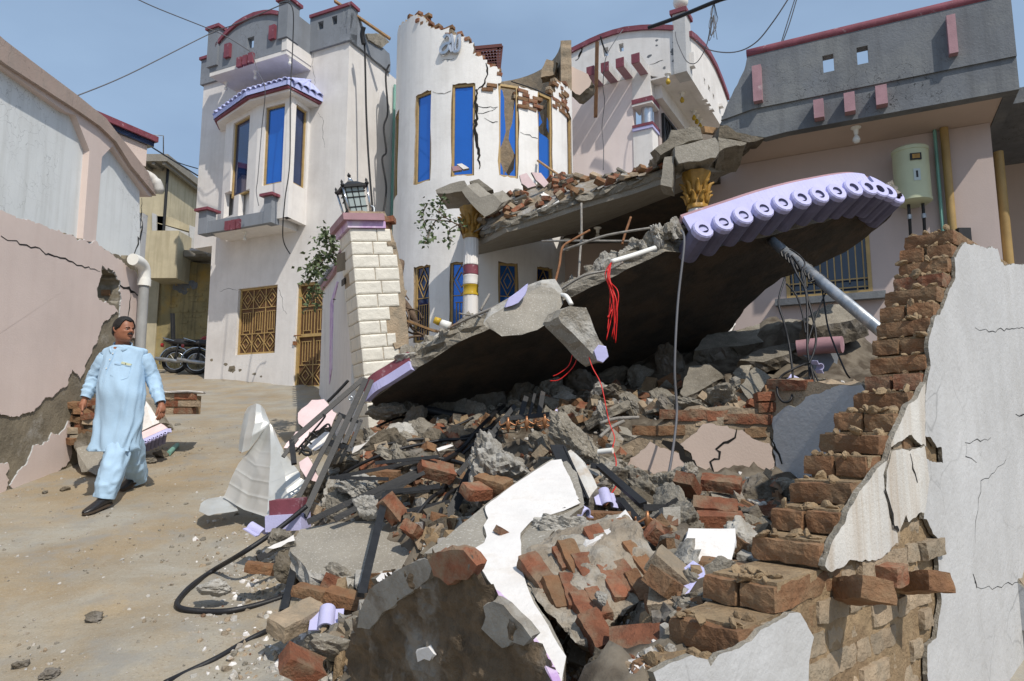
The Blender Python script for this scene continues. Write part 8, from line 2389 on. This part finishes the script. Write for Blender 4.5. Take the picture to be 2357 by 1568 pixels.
# -- the man walking down the lane
def km(x, y): return ((250 + x / 1.844) * .57544, (1230 + y / 1.844) * .57544)
DM = 6.5
mp_ = lambda x, y, d=DM: P(*km(x, y), d)
foot_p = mp_(275, 1480, 6.22)
man = thing('person', Vector((foot_p.x + .12, 6.5, gz(foot_p.x + .12, 6.5))), 'man in a pale blue tunic and trousers walking down the lane, looking aside', 'person')
def skin_mesh(chains, sub=2):
    vs, es, rs = [], [], []
    for ch in chains:
        prev = None
        for it in ch:
            if isinstance(it, int): cur = it
            else:
                vs.append(it[0]); rs.append(it[1]); cur = len(vs) - 1
            if prev is not None: es.append((prev, cur))
            prev = cur
    me = bpy.data.meshes.new('tmp'); me.from_pydata([tuple(v) for v in vs], es, [])
    ob = bpy.data.objects.new('tmp', me); COL.objects.link(ob)
    sk = ob.modifiers.new('skin', 'SKIN'); sk.use_smooth_shade = True
    for i, d_ in enumerate(me.skin_vertices[0].data):
        d_.radius = (rs[i], rs[i]); d_.use_root = (i == 0)
    ss = ob.modifiers.new('sub', 'SUBSURF'); ss.levels = sub; ss.render_levels = sub
    dg = bpy.context.evaluated_depsgraph_get(); dg.update()
    ev = ob.evaluated_get(dg); m2 = bpy.data.meshes.new_from_object(ev)
    mb = MB(); mb.v = [v.co.copy() for v in m2.vertices]; mb.f = [tuple(p.vertices) for p in m2.polygons]; mb.m = [0] * len(mb.f)
    bpy.data.objects.remove(ob); bpy.data.meshes.remove(m2)
    return mb
pel = mp_(435, 780); chest = mp_(450, 450); nb = mp_(440, 285, 6.5); nk = mp_(445, 235, 6.48)
shR, shL = mp_(345, 372, 6.49), mp_(582, 372, 6.53)
elR, elL = mp_(238, 520, 6.50), mp_(665, 520, 6.58)
wrR, wrL = mp_(160, 690, 6.42), mp_(728, 715, 6.50)
hiR, hiL = mp_(360, 800, 6.45), mp_(510, 800, 6.55)
knR, knL = mp_(392, 1110, 6.36), mp_(520, 1110, 6.73)
anR, anL = mp_(305, 1400, 6.26), mp_(555, 1258, 6.93)
chains = [[(pel, .085), (chest, .09), (nb, .066), (nk, .062), (mp_(450, 200, 6.48), .055)],
          [1, (shR, .04), (elR, .04), (wrR, .030)], [1, (shL, .04), (elL, .04), (wrL, .030)],
          [0, (hiR, .06), (knR, .05), (anR, .042)], [0, (hiL, .06), (knL, .05), (anL, .042)]]
body = skin_mesh(chains, 2)
def hand(w, palm, curl, thumb_dir, side, s=1.0):
    palm = palm.normalized(); curl = curl.normalized(); side = side.normalized()
    out = MB()
    k0 = w + palm * .045 * s; k1_ = w + palm * .085 * s
    pm = skin_mesh([[(w - palm * .03, .028 * s), (w + palm * .01, .027 * s), (k0, .032 * s), (k1_, .028 * s)], [2, (k0 + side * .022 * s, .022 * s), (k1_ + side * .026 * s, .014 * s)], [2, (k0 - side * .022 * s, .022 * s), (k1_ - side * .028 * s, .013 * s)]], 2)
    out.add(pm.v, pm.f)
    for i, (o_, L_) in enumerate(((.030, .070), (.010, .078), (-.010, .073), (-.030, .056))):
        b = w + palm * .078 * s + side * o_ * s
        d1 = (palm + curl * .25).normalized(); d2 = (palm + curl * .8).normalized(); d3 = (palm + curl * 1.4).normalized()
        p1 = b + d1 * L_ * .45 * s; p2 = p1 + d2 * L_ * .32 * s; p3 = p2 + d3 * L_ * .25 * s
        fm = skin_mesh([[(b - palm * .02, .0095 * s), (b, .0095 * s), (p1, .009 * s), (p2, .0082 * s), (p3, .0068 * s)]], 2)
        out.add(fm.v, fm.f)
    b = w + palm * .028 * s + side * .026 * s
    t1 = b + (thumb_dir * .6 + palm * .8).normalized() * .035 * s; t2 = t1 + (palm + curl * .3 + thumb_dir * .1).normalized() * .032 * s; t3 = t2 + (palm + curl * .5).normalized() * .024 * s
    tm = skin_mesh([[(b, .014 * s), (t1, .0115 * s), (t2, .0105 * s), (t3, .0078 * s)]], 2)
    out.add(tm.v, tm.f)
    return out
hR = hand(wrR, mp_(140, 780, 6.38) - wrR, Vector((.6, -.5, -.1)), Vector((.5, -.8, 0)), Vector((.45, -.85, .1)), 1.06)
hL = hand(wrL, mp_(735, 830, 6.46) - wrL, Vector((-.75, .2, -.1)), Vector((-.3, -.9, 0)), Vector((-.25, -.95, 0)), 1.06)
body.add(hR.v, hR.f); body.add(hL.v, hL.f)
HC = mp_(452, 170, 6.46)
yaw = R(66)
FX = Vector((math.sin(yaw), -math.cos(yaw), 0))        # where the face looks
SX = Vector((math.cos(yaw), math.sin(yaw), 0))         # towards his left ear
def hp_(x, y, z): return HC + SX * x + FX * y + Vector((0, 0, z))
def headr(a, t):
    z = t * .122
    w_ = .079 * math.sqrt(max(0, 1 - abs(t) ** 2.6)) if t > 0 else .079 * (1 - .30 * abs(t) ** 1.7) * math.sqrt(max(0, 1 - abs(t) ** 5))
    f_ = .098 * math.sqrt(max(0, 1 - abs(t) ** 2.6)) if t > 0 else .094 * (1 - .10 * abs(t) ** 2) * math.sqrt(max(0, 1 - abs(t) ** 6))
    bk_ = .100 * math.sqrt(max(0, 1 - abs(t) ** 2.4)) if t > -.1 else .100 * (1 - .55 * min(1, abs(t + .1)) ** 1.2)
    x = w_ * math.sin(a)
    y = (f_ if math.cos(a) > 0 else bk_) * math.cos(a)
    g = lambda ac, tc, sa, st: math.exp(-((a - ac) / sa) ** 2 - ((t - tc) / st) ** 2)
    y += .026 * g(0, -.10, .13, .10) + .016 * g(0, .02, .10, .16)          # nose
    y += .008 * g(0, -.13, .26, .06)
    y += .007 * (g(.36, .16, .28, .06) + g(-.36, .16, .28, .06))          # brows
    y -= .010 * (g(.40, .03, .2, .08) + g(-.40, .03, .2, .08))            # sockets
    x += .004 * (g(.75, -.12, .3, .18) - g(-.75, -.12, .3, .18))          # cheeks
    y += .006 * (g(.6, -.12, .3, .16) + g(-.6, -.12, .3, .16))
    y += .007 * g(0, -.42, .3, .06) - .005 * g(0, -.53, .25, .05) + .010 * g(0, -.78, .3, .14)   # lips, chin
    return x, y, z
hd = MB()
NA, NT_ = 56, 44
for j in range(NT_ + 1):
    t = -1 + 2 * j / NT_
    for i in range(NA):
        a = -math.pi + 2 * math.pi * i / NA
        hd.v.append(hp_(*headr(a, max(-.999, min(.999, t)))))
for j in range(NT_):
    for i in range(NA):
        q_ = (i + 1) % NA
        hd.f.append((j * NA + i, j * NA + q_, (j + 1) * NA + q_, (j + 1) * NA + i)); hd.m.append(0)
body.add(hd.v, hd.f)
for s_ in (-1, 1):                                     # ears
    em = skin_mesh([[(hp_(s_ * .074, -.005, -.028), .008), (hp_(s_ * .083, -.012, -.012), .011), (hp_(s_ * .088, -.02, .012), .013), (hp_(s_ * .082, -.012, .026), .008)]], 2)
    body.add(em.v, em.f)
body.build('body', 'skin', man, smooth=True)
for s_ in (-1, 1):
    M_ = Matrix.Translation(hp_(s_ * .030, .0815, .006))
    MB().lathe([(.001, -.011), (.009, -.006), (.0115, 0), (.009, .006), (.001, .011)], M_, 10).build('eye', 'eye_white', man, smooth=True)
    MB().lathe([(.001, -.006), (.006, -.003), (.0065, 0), (.005, .004), (.001, .006)], Matrix.Translation(hp_(s_ * .031, .0885, .006)), 8).build('iris', 'hair', man, smooth=True)
    def fpt(a, t, o=.003):
        x, y, z = headr(a, t); return hp_(x * (1 + o * 6), y + o, z)
    MB().tube([fpt(s_ * .16, .15), fpt(s_ * .34, .19), fpt(s_ * .58, .14)], [.003, .0048, .002], 6).build('eyebrow', 'hair', man, smooth=True)
    MB().tube([fpt(s_ * .22, .095, .002), fpt(s_ * .36, .115, .003), fpt(s_ * .52, .075, .002)], [.003, .0045, .003], 6).build('eyelid', 'skin', man, smooth=True)
MB().tube([fpt(-.36, -.37), fpt(-.22, -.315, .005), fpt(-.06, -.285, .007), fpt(.06, -.285, .007), fpt(.22, -.315, .005), fpt(.36, -.37)], [.003, .008, .010, .010, .008, .003], 8).build('moustache', 'hair', man, smooth=True)
MB().tube([fpt(-.22, -.44, .0), fpt(0, -.435, .003), fpt(.22, -.44, .0)], [.002, .0065, .002], 6).build('lips', 'lip', man, smooth=True)
hc = MB()
idx = {}
def hairline(a):
    a = abs(a)
    return float(np.interp(a, [0, .35, .6, .9, 1.15, 1.5, 1.9, 2.6, 3.2], [.60, .66, .72, .50, .12, .0, -.28, -.48, -.5]))
for j in range(33):
    for i in range(NA):
        a = -math.pi + 2 * math.pi * i / NA
        t0 = hairline(a)
        t = t0 + (.999 - t0) * j / 32
        x, y, z = headr(a, t)
        e = .010 * min(1, j / 3) + .003 * noise.noise(Vector((a * 9, t * 5, 0))) + .004
        n_ = Vector((x, y, z * .8)).normalized()
        hc.v.append(hp_(x + n_.x * e, y + n_.y * e, z + n_.z * e * 1.2))
for j in range(32):
    for i in range(NA):
        q_ = (i + 1) % NA
        hc.f.append((j * NA + i, j * NA + q_, (j + 1) * NA + q_, (j + 1) * NA + i)); hc.m.append(0)
hc.build('hair', 'hair', man, smooth=True)
def loft(rings, n=56, fold=None):
    mb = MB()
    m = len(rings)
    for j, (c, ax, ay, rx, ry) in enumerate(rings):
        for i in range(n):
            a = 2 * math.pi * i / n
            ca, sa_ = math.cos(a), math.sin(a)
            e = .86
            px = math.copysign(abs(ca) ** e, ca); py = math.copysign(abs(sa_) ** e, sa_)
            d = ax * px * rx + ay * py * ry
            k = 1 + (fold(a, j / (m - 1), c) if fold else 0) / max(.03, d.length)
            mb.v.append(c + d * k)
    for j in range(m - 1):
        for i in range(n):
            q_ = (i + 1) % n
            mb.f.append((j * n + i, j * n + q_, (j + 1) * n + q_, (j + 1) * n + i)); mb.m.append(0)
    return mb
def resample(keys, m):
    arr = np.array([k for k in keys], float)
    t = np.linspace(0, 1, len(keys)); tt = np.linspace(0, 1, m)
    out = []
    for c in range(arr.shape[1]):
        q_ = spline([Vector((arr[i, c], 0, 0)) for i in range(len(keys))], 12)
        xs_ = [v.x for v in q_]
        out.append(np.interp(tt, np.linspace(0, 1, len(xs_)), xs_))
    return np.array(out).T
keys = [(284, 384, 506, .066, 6.49), (296, 350, 556, .08, 6.49), (312, 310, 612, .092, 6.50), (345, 298, 616, .105, 6.50), (400, 298, 602, .118, 6.49), (480, 288, 598, .135, 6.48), (560, 278, 596, .152, 6.47), (640, 270, 594, .158, 6.46), (720, 264, 590, .150, 6.46), (800, 256, 584, .142, 6.46), (880, 248, 572, .14, 6.46), (960, 238, 554, .14, 6.45), (1030, 228, 535, .14, 6.44), (1060, 230, 528, .14, 6.44)]
RK = resample(keys, 64)
rings = []
tors = []
for y, x0, x1, ry, d in RK:
    a_, b_ = mp_(x0, y, d), mp_(x1, y, d)
    ax = (b_ - a_).normalized()
    ay = Vector((-ax.y, ax.x, 0)).normalized()
    rings.append(((a_ + b_) / 2, ax, ay, (b_ - a_).length / 2, ry))
    tors.append(((a_ + b_) / 2, ax, ay, (b_ - a_).length / 2, ry, y))
def ridge(v, s=3): n_ = 1 - abs(noise.noise(v)); return n_ ** s
def tfold(a, t, c):
    low = max(0, (t - .35) / .65)
    f_ = .024 * (ridge(Vector((math.cos(a) * 1.6 + t * 1.1, math.sin(a) * 1.6, t * 3.2 + a * .10)), 5) - .45) * (.35 + low)
    f_ += .022 * low * math.sin(a * 7 + 3 * noise.noise(Vector((a, t * 2, 4)))) * low
    f_ += .010 * noise.noise(Vector((math.cos(a) * 4, math.sin(a) * 4, t * 9)))
    return f_
MBk = loft(rings, 84, tfold)
kz = MBk.build('tunic', 'cloth', man, smooth=True, fixn=False)
sol = kz.modifiers.new('thickness', 'SOLIDIFY'); sol.thickness = .004; sol.offset = -1
def torso_pt(x, y, out=.006):
    i = min(range(len(tors)), key=lambda q_: abs(tors[q_][5] - y))
    c, ax, ay, rx, ry, _ = tors[i]
    u_ = (mp_(x, y, c.y) - c).dot(ax) / rx
    u_ = max(-.97, min(.97, u_))
    e = .86
    py = (1 - abs(u_) ** (2 / e)) ** (e / 2)
    return c + ax * (u_ * rx) - ay * (py * ry + out)
def sleeve(a, b, c, r0, r1, r2, name):
    q_ = spline([a, a.lerp(b, .5) + Vector((0, 0, .005)), b, b.lerp(c, .55), c], 9)
    m = len(q_)
    rg = []
    for j, p in enumerate(q_):
        d = (q_[min(j + 1, m - 1)] - q_[max(j - 1, 0)]).normalized()
        x_ = d.cross(Vector((0, 1, 0))).normalized(); y_ = d.cross(x_)
        t = j / (m - 1)
        r_ = float(np.interp(t, [0, .12, .5, .85, .93, 1], [r0 * .9, r0, r1, r2 * 1.12, r2 * .95, r2]))
        rg.append((p, x_, y_, r_, r_ * 1.08))
    fo = lambda a_, t, c_: .012 * (ridge(Vector((math.cos(a_) * 1.2, math.sin(a_) * 1.2, t * 11 + math.cos(a_) * .8)), 4) - .5) * (1 if .2 < t < .86 else .35) + .005 * math.sin(t * 60 + 2 * math.sin(a_)) * (1 if .66 < t < .86 else 0)
    o = loft(rg, 32, fo).build(name, 'cloth', man, smooth=True, fixn=False)
    s_ = o.modifiers.new('thickness', 'SOLIDIFY'); s_.thickness = .004; s_.offset = -1
sleeve(mp_(338, 360, 6.49), elR, mp_(170, 668, 6.43), .080, .064, .046, 'sleeve')
sleeve(mp_(588, 360, 6.53), elL, mp_(724, 705, 6.50), .080, .064, .046, 'sleeve')
def leg(pts, name):
    q_ = spline([mp_(x, y, d) for x, y, d, r_ in pts], 9)
    rr2 = spline([Vector((p[3], 0, 0)) for p in pts], 9)
    rg = []
    m = len(q_)
    for j, p in enumerate(q_):
        d = (q_[min(j + 1, m - 1)] - q_[max(j - 1, 0)]).normalized()
        x_ = Vector((0, 1, 0)).cross(d).normalized(); y_ = d.cross(x_)
        rg.append((p, x_, y_, rr2[j].x, rr2[j].x * 1.05))
    fo = lambda a_, t, c_: .020 * (ridge(Vector((math.cos(a_) * 1.3 + t, math.sin(a_) * 1.3, t * 5.5 + math.sin(a_) * .9)), 4) - .5) * (1 if t < .93 else .3) + .007 * math.sin(a_ * 5 + t * 4)
    o = loft(rg, 40, fo).build(name, 'cloth', man, smooth=True, fixn=False)
    s_ = o.modifiers.new('thickness', 'SOLIDIFY'); s_.thickness = .005; s_.offset = -1
leg([(385, 860, 6.47, .095), (398, 980, 6.45, .10), (400, 1080, 6.38, .105), (366, 1220, 6.30, .098), (332, 1320, 6.27, .090), (308, 1405, 6.26, .084)], 'trouser_leg')
leg([(490, 860, 6.54, .095), (505, 1000, 6.60, .10), (518, 1100, 6.72, .10), (532, 1170, 6.80, .096), (548, 1235, 6.90, .088), (555, 1268, 6.94, .084)], 'trouser_leg')
cl = [torso_pt(x, y, .004) for x, y in ((408, 345), (392, 318), (378, 290))]
nkp = [mp_(382, 296, 6.45), mp_(376, 276, 6.50), mp_(398, 264, 6.56), mp_(450, 258, 6.58), mp_(498, 266, 6.55), mp_(512, 284, 6.49), mp_(490, 302, 6.42), mp_(455, 312, 6.40), mp_(438, 318, 6.395)]
mb = MB()
col_ = spline(nkp, 6)
for a, b in zip(col_[:-1], col_[1:]): mb.bar(a, b, .008, .030, up=(0, 0, 1))
mb.build('collar', 'cloth', man, smooth=True)
mb = MB()
MB().tube([torso_pt(384, 296, .004), torso_pt(396, 325, .004), torso_pt(412, 350, .004)], .011, 6).build('collar_edge', 'cloth', man, smooth=True)
MB().prism([torso_pt(x, y, .006) for x, y in ((392, 296), (440, 298), (428, 330), (412, 348), (400, 325))], (0, .004, 0)).build('neck_opening', 'skin', man)
MB().slab([torso_pt(x, y, .009) for x, y in ((405, 350), (438, 330), (425, 380), (408, 420), (390, 480), (368, 552), (326, 548), (350, 480), (372, 420), (392, 380))], (0, .006, 0), jit=0, seg=.05, layers=3).build('placket', 'cloth', man)
for x, y in ((425, 345), (408, 398), (388, 455)):
    MB().lathe([(.006, -.002), (.006, .002)], Matrix.Translation(torso_pt(x, y, .016)) @ Matrix.Rotation(R(90), 4, 'X'), 10).build('button', 'pvc_white', man)
MB().slab([torso_pt(x, y, .010) for x, y in ((446, 412), (553, 442), (540, 520), (500, 542), (420, 505))], (0, .006, 0), jit=0, seg=.05, layers=3).build('pocket', 'cloth', man)
MB().bar(torso_pt(446, 418, .014), torso_pt(553, 450, .014), .006, .012, up=(0, 0, 1)).build('pocket_hem', 'cloth', man)
ph = tag(MB().prism([torso_pt(x, y, .016) for x, y in ((496, 408), (556, 422), (552, 442), (490, 425))], (0, .008, 0)).build('phone', 'geyser', None), 'pale phone poking out of the chest pocket of the man', 'phone')
MB().lathe([(.0045, -.001), (.0045, .001)], Matrix.Translation(torso_pt(522, 425, .0175)) @ Matrix.Rotation(R(90), 4, 'X'), 8).build('camera_lens', 'wire_black', ph)
def shoe(heel, toe, name='shoe', lift=0.0):
    d = (toe - heel); L_ = d.length; d.normalize()
    up = Vector((0, 0, 1)); up = (up - d * up.dot(d)).normalized(); x_ = d.cross(up)
    rg = []
    prof = [(0, .030, .040, .035), (.06, .036, .062, .045), (.25, .040, .070, .052), (.42, .043, .062, .045), (.6, .047, .048, .034), (.78, .046, .036, .026), (.92, .036, .028, .02), (1.0, .014, .02, .014)]
    for t, w_, h_, c_ in prof: rg.append((heel + d * (t * L_) + up * (c_ * .9), x_, up, w_, h_ * .62))
    o = loft(rg, 24).build(name, 'leather', man, smooth=True, fixn=True)
    mb = MB(); a = [heel + d * (t * L_) + x_ * w_ * 1.05 for t, w_, h_, c_ in prof] + [heel + d * (t * L_) - x_ * w_ * 1.05 for t, w_, h_, c_ in reversed(prof)]
    mb.prism([p + up * -.004 for p in a], up * .018); mb.build('sole', 'sole', o)
    return o
h1, t1 = mp_(352, 1442, 6.30), mp_(198, 1470, 6.08)
h1.z = gz(h1.x, h1.y) + .022; t1.z = gz(t1.x, t1.y) + .015
shoe(h1, h1 + (t1 - h1).normalized() * .29)
h2, t2 = mp_(606, 1275, 7.05), mp_(430, 1345, 6.72)
t2.z = gz(t2.x, t2.y) + .014; h2.z = gz(h2.x, h2.y) + .075
shoe(t2 + (h2 - t2).normalized() * .29, t2)
# -- wires against the sky and on the walls
def wire(pts, r, label, m='wire_grey', cat='wire', name='wire', k=6, smooth=True):
    return tag(MB().tube(spline(pts, k), r, 5).build(name, m, smooth=True), label, cat)
q1 = lambda x, y, d: P(*k1(x, y), d)
q2 = lambda x, y, d: P(*k2(x, y), d)
q4 = lambda x, y, d: P(*k4(x, y), d)
wire([q1(860, -5, 12), q1(1000, 58, 12.5), q1(1315, 183, 13.6), q1(1420, 230, 13.4), q1(1568, 322, 13.2)], .011, 'thin wire running from the top edge down to the grey parapet', 'wire_grey')
wire([q1(465, 608, 11), q1(800, 470, 12), q1(1310, 215, 13.5), q1(1470, 155, 13.3), q2(650, 38, 13.0), q2(720, 5, 12.9)], .011, 'thin wire rising from the pink wall to the grey parapet', 'wire_grey')
wire([q1(905, 893, 16), q1(1050, 985, 15.8), q1(1240, 1102, 15.2)], .018, 'black service cable between the yellow house and the white house', 'wire_black', 'cable', 'service_cable')
wire([q1(1090, 1010, 15.8), q1(1160, 1035, 15.5), q1(1240, 1058, 15.2)], .012, 'thin wire just above the black service cable', 'wire_black')
wire([q1(940, 845, 15.5), q1(1025, 852, 15.6), q1(1025, 975, 16)], .014, 'bent antenna rod on the roof of the yellow house', 'galv', 'antenna', 'antenna_rod', 1)
wire([q2(660, 22, 12.9), q2(710, 18, 12.9), q2(742, 80, 12.9), q2(738, 300, 12.95), q2(724, 600, 12.75), q2(720, 1020, 12.8), q2(690, 1250, 12.5), q2(676, 1450, 12.6), k7 and P(*k7(530, 120), 13.0), P(*k7(565, 182), 13.1)], .012, 'dark wire hanging down the front of the bay window', 'wire_black')
wire([q2(485, 330, 12.7), q2(520, 450, 12.6), q2(565, 560, 12.3), q2(545, 800, 12.7), q2(520, 1110, 12.7), q2(510, 1200, 12.7), q2(525, 1290, 12.5)], .008, 'thin pale wire running over the bay roof', 'wire_grey')
wire([q2(1172, 170, 13.4), q2(1190, 300, 13.5), q2(1200, 700, 13.6), q2(1215, 1000, 13.6), q2(1243, 1360, 13.6)], .022, 'thick black cable down the side of the white house', 'wire_black', 'cable', 'wall_cable')
wire([q2(1185, 170, 13.35), q2(1175, 220, 13.4), q2(1185, 280, 13.45)], .05, 'dark rag tied at the head of the thick black cable', 'wire_black', 'rag', 'rag')
wire([q2(1345, 405, 14.2), q2(1322, 480, 14.2), q2(1335, 700, 14.2), q2(1310, 800, 14.2), q2(1325, 950, 14.2), q2(1300, 1000, 14.2), q2(1325, 1180, 14.2), q2(1305, 1350, 14.1)], .022, 'twisted black cable in the corner beside the tower', 'wire_black', 'cable', 'wall_cable')
wire([q4(460, 175, 14.2), q4(620, 118, 13.8), q4(870, 15, 13.0), q4(960, -15, 12.8)], .045, 'thick black service cable crossing above the arched house', 'wire_black', 'cable', 'service_cable')
wire([q4(870, 10, 13.0), q4(855, 110, 13.1), q4(838, 230, 13.3), q4(815, 310, 13.4), q4(770, 385, 13.6), q4(730, 400, 13.7), q4(690, 370, 13.8), q4(640, 260, 14.0), q4(630, 200, 14.1)], .010, 'thin wire looping from the service cable to the corner pier', 'wire_grey')
wk = thing('wire_knot', q4(868, 95, 13), 'loose knot of pale wire ends hanging under the service cable', 'wires')
for i in range(6):
    rr_ = random.Random(i)
    MB().tube(spline([q4(872, 15, 13), q4(870 + rr_.uniform(-25, 20), 90, 13), q4(865 + rr_.uniform(-30, 30), 150 + rr_.uniform(-20, 30), 13), q4(860 + rr_.uniform(-25, 35), 200 + rr_.uniform(-30, 75), 13), q4(868, 95, 13)], 6), .007, 5).build('wire', 'wire_grey', wk, smooth=True)
wire([q4(760, 255, 13.5), q4(850, 315, 13.0), q4(1000, 328, 12.0), q4(1130, 270, 11.5), q4(1240, 140, 11.2), q4(1340, -10, 11)], .012, 'wire sagging from the arched house out of the top edge', 'wire_grey')
wire([q4(1288, 287, 9.2), q4(1330, 150, 9.4), q4(1380, -8, 9.6)], .008, 'left of two wires rising from the grey parapet', 'wire_black')
wire([q4(1294, 287, 9.2), q4(1345, 150, 9.4), q4(1392, -8, 9.6)], .008, 'right of two wires rising from the grey parapet', 'wire_black')
wire([P(*k9(495, 160), 14.6), P(*k9(520, 250), 14.7), P(*k9(560, 330), 14.7)], .02, 'black wire dropping over the curved parapet', 'wire_black')
wire([P(*k9(715, 95), 14.8), P(*k9(640, 200), 14.5), P(*k9(545, 380), 14.3), P(*k9(520, 650), 14.6), P(*k9(535, 800), 15.0), P(*k9(510, 1050), 15.2), P(*k9(525, 1250), 15.2), P(*k9(522, 1470), 15.2)], .010, 'long grey wire hanging down the pale wall below the beams', 'wire_grey')
wire([P(*k3(855, 512), 13.2), P(*k3(980, 552), 13.0), P(*k3(1105, 605), 12.9)], .012, 'dark wire strung across the shattered windows', 'wire_black')
# -- plants
def shrub(name, label, stems, d, nleaf, ls, spread):
    root = thing(name, P(*stems[0][0], d), label, 'plant')
    rr_ = random.Random(len(stems) * 7 + nleaf)
    lf = MB(); st = MB()
    for s_ in stems:
        pts = spline([P(x, y, d + rr_.uniform(-.12, .12)) for x, y in s_], 5)
        st.tube(pts, [.012 * (1 - .75 * i / len(pts)) for i in range(len(pts))], 5)
        for i in range(nleaf):
            f_ = rr_.random() ** .7
            p = pts[min(len(pts) - 1, int(f_ * len(pts)))] + Vector((rr_.gauss(0, spread), rr_.gauss(0, spread), rr_.gauss(0, spread)))
            a = Vector((rr_.uniform(-1, 1), rr_.uniform(-1, 1), rr_.uniform(-1, .3))).normalized()
            b = a.cross(Vector((rr_.uniform(-1, 1), rr_.uniform(-1, 1), rr_.uniform(-1, 1)))).normalized()
            L_ = ls * rr_.uniform(.6, 1.2)
            n_ = a.cross(b)
            lf.add([p, p + a * L_ * .35 + b * L_ * .3 + n_ * L_ * .05, p + a * L_, p + a * L_ * .35 - b * L_ * .3 + n_ * L_ * .05, p + a * L_ * .5 - n_ * L_ * .04], [(0, 1, 4), (1, 2, 4), (2, 3, 4), (3, 0, 4)])
    st.build('stem', 'bark', root)
    lf.build('foliage', 'leaf', root, fixn=False)['kind'] = 'stuff'
s7 = lambda *pts: [k7(*p) for p in pts]
shrub('climbing_plant', 'small leafy climbing plant left of the gate pillar', [s7((840, 150), (800, 190), (760, 215), (710, 230), (690, 290)), s7((830, 120), (800, 70), (760, 75)), s7((840, 180), (820, 130), (805, 90)), s7((790, 200), (740, 250), (700, 320), (675, 345)), s7((750, 380), (715, 440), (705, 480)), s7((830, 200), (780, 210), (740, 290))], 8.6, 70, .085, .07)
s3 = lambda *pts: [k3(*p) for p in pts]
shrub('hanging_plant', 'drooping half bare plant hanging beside the porch column', [s3((560, 1430), (480, 1390), (400, 1330), (330, 1275)), s3((480, 1390), (380, 1380), (310, 1390), (330, 1480), (310, 1530)), s3((540, 1400), (470, 1440), (460, 1480), (480, 1510)), s3((400, 1330), (415, 1270), (410, 1230)), s3((380, 1385), (350, 1440), (330, 1500)), s3((560, 1420), (500, 1400), (450, 1370), (395, 1360)), s3((330, 1275), (300, 1340), (310, 1400))], 10.7, 34, .09, .06)
br_ = thing('dead_branches', P(*k7(1250, 600), 8.2), 'tangle of dead brown branches behind the gate pillar', 'branches')
for pts, r_ in (([(1255, 235), (1245, 300), (1240, 380), (1240, 450)], .06), ([(1240, 440), (1290, 500), (1330, 560), (1350, 620)], .045), ([(1250, 580), (1330, 610), (1420, 650), (1500, 670)], .02), ([(1245, 420), (1280, 430), (1310, 470)], .008), ([(1240, 560), (1290, 600), (1340, 660), (1400, 690)], .012), ([(1250, 700), (1300, 640), (1380, 600), (1400, 580)], .01),
                ([(1270, 750), (1300, 660), (1310, 580), (1290, 520)], .012), ([(1240, 480), (1300, 520), (1370, 540), (1395, 600)], .008), ([(1260, 640), (1330, 680), (1420, 690)], .012), ([(1290, 560), (1330, 640), (1390, 660)], .009), ([(1250, 730), (1340, 700), (1430, 700)], .014)):
    MB().tube(spline([P(*k7(x, y), 8.2 + rnd.uniform(-.1, .1)) for x, y in pts], 5), r_, 7).build('branch', 'bark', br_, smooth=True)
tag(MB().bar(P(*k7(1255, 585), 8.0), P(*k7(1480, 668), 7.9), .05, .025).build('lath', 'wood'), 'pale wooden lath lying behind the gate pillar', 'lath')
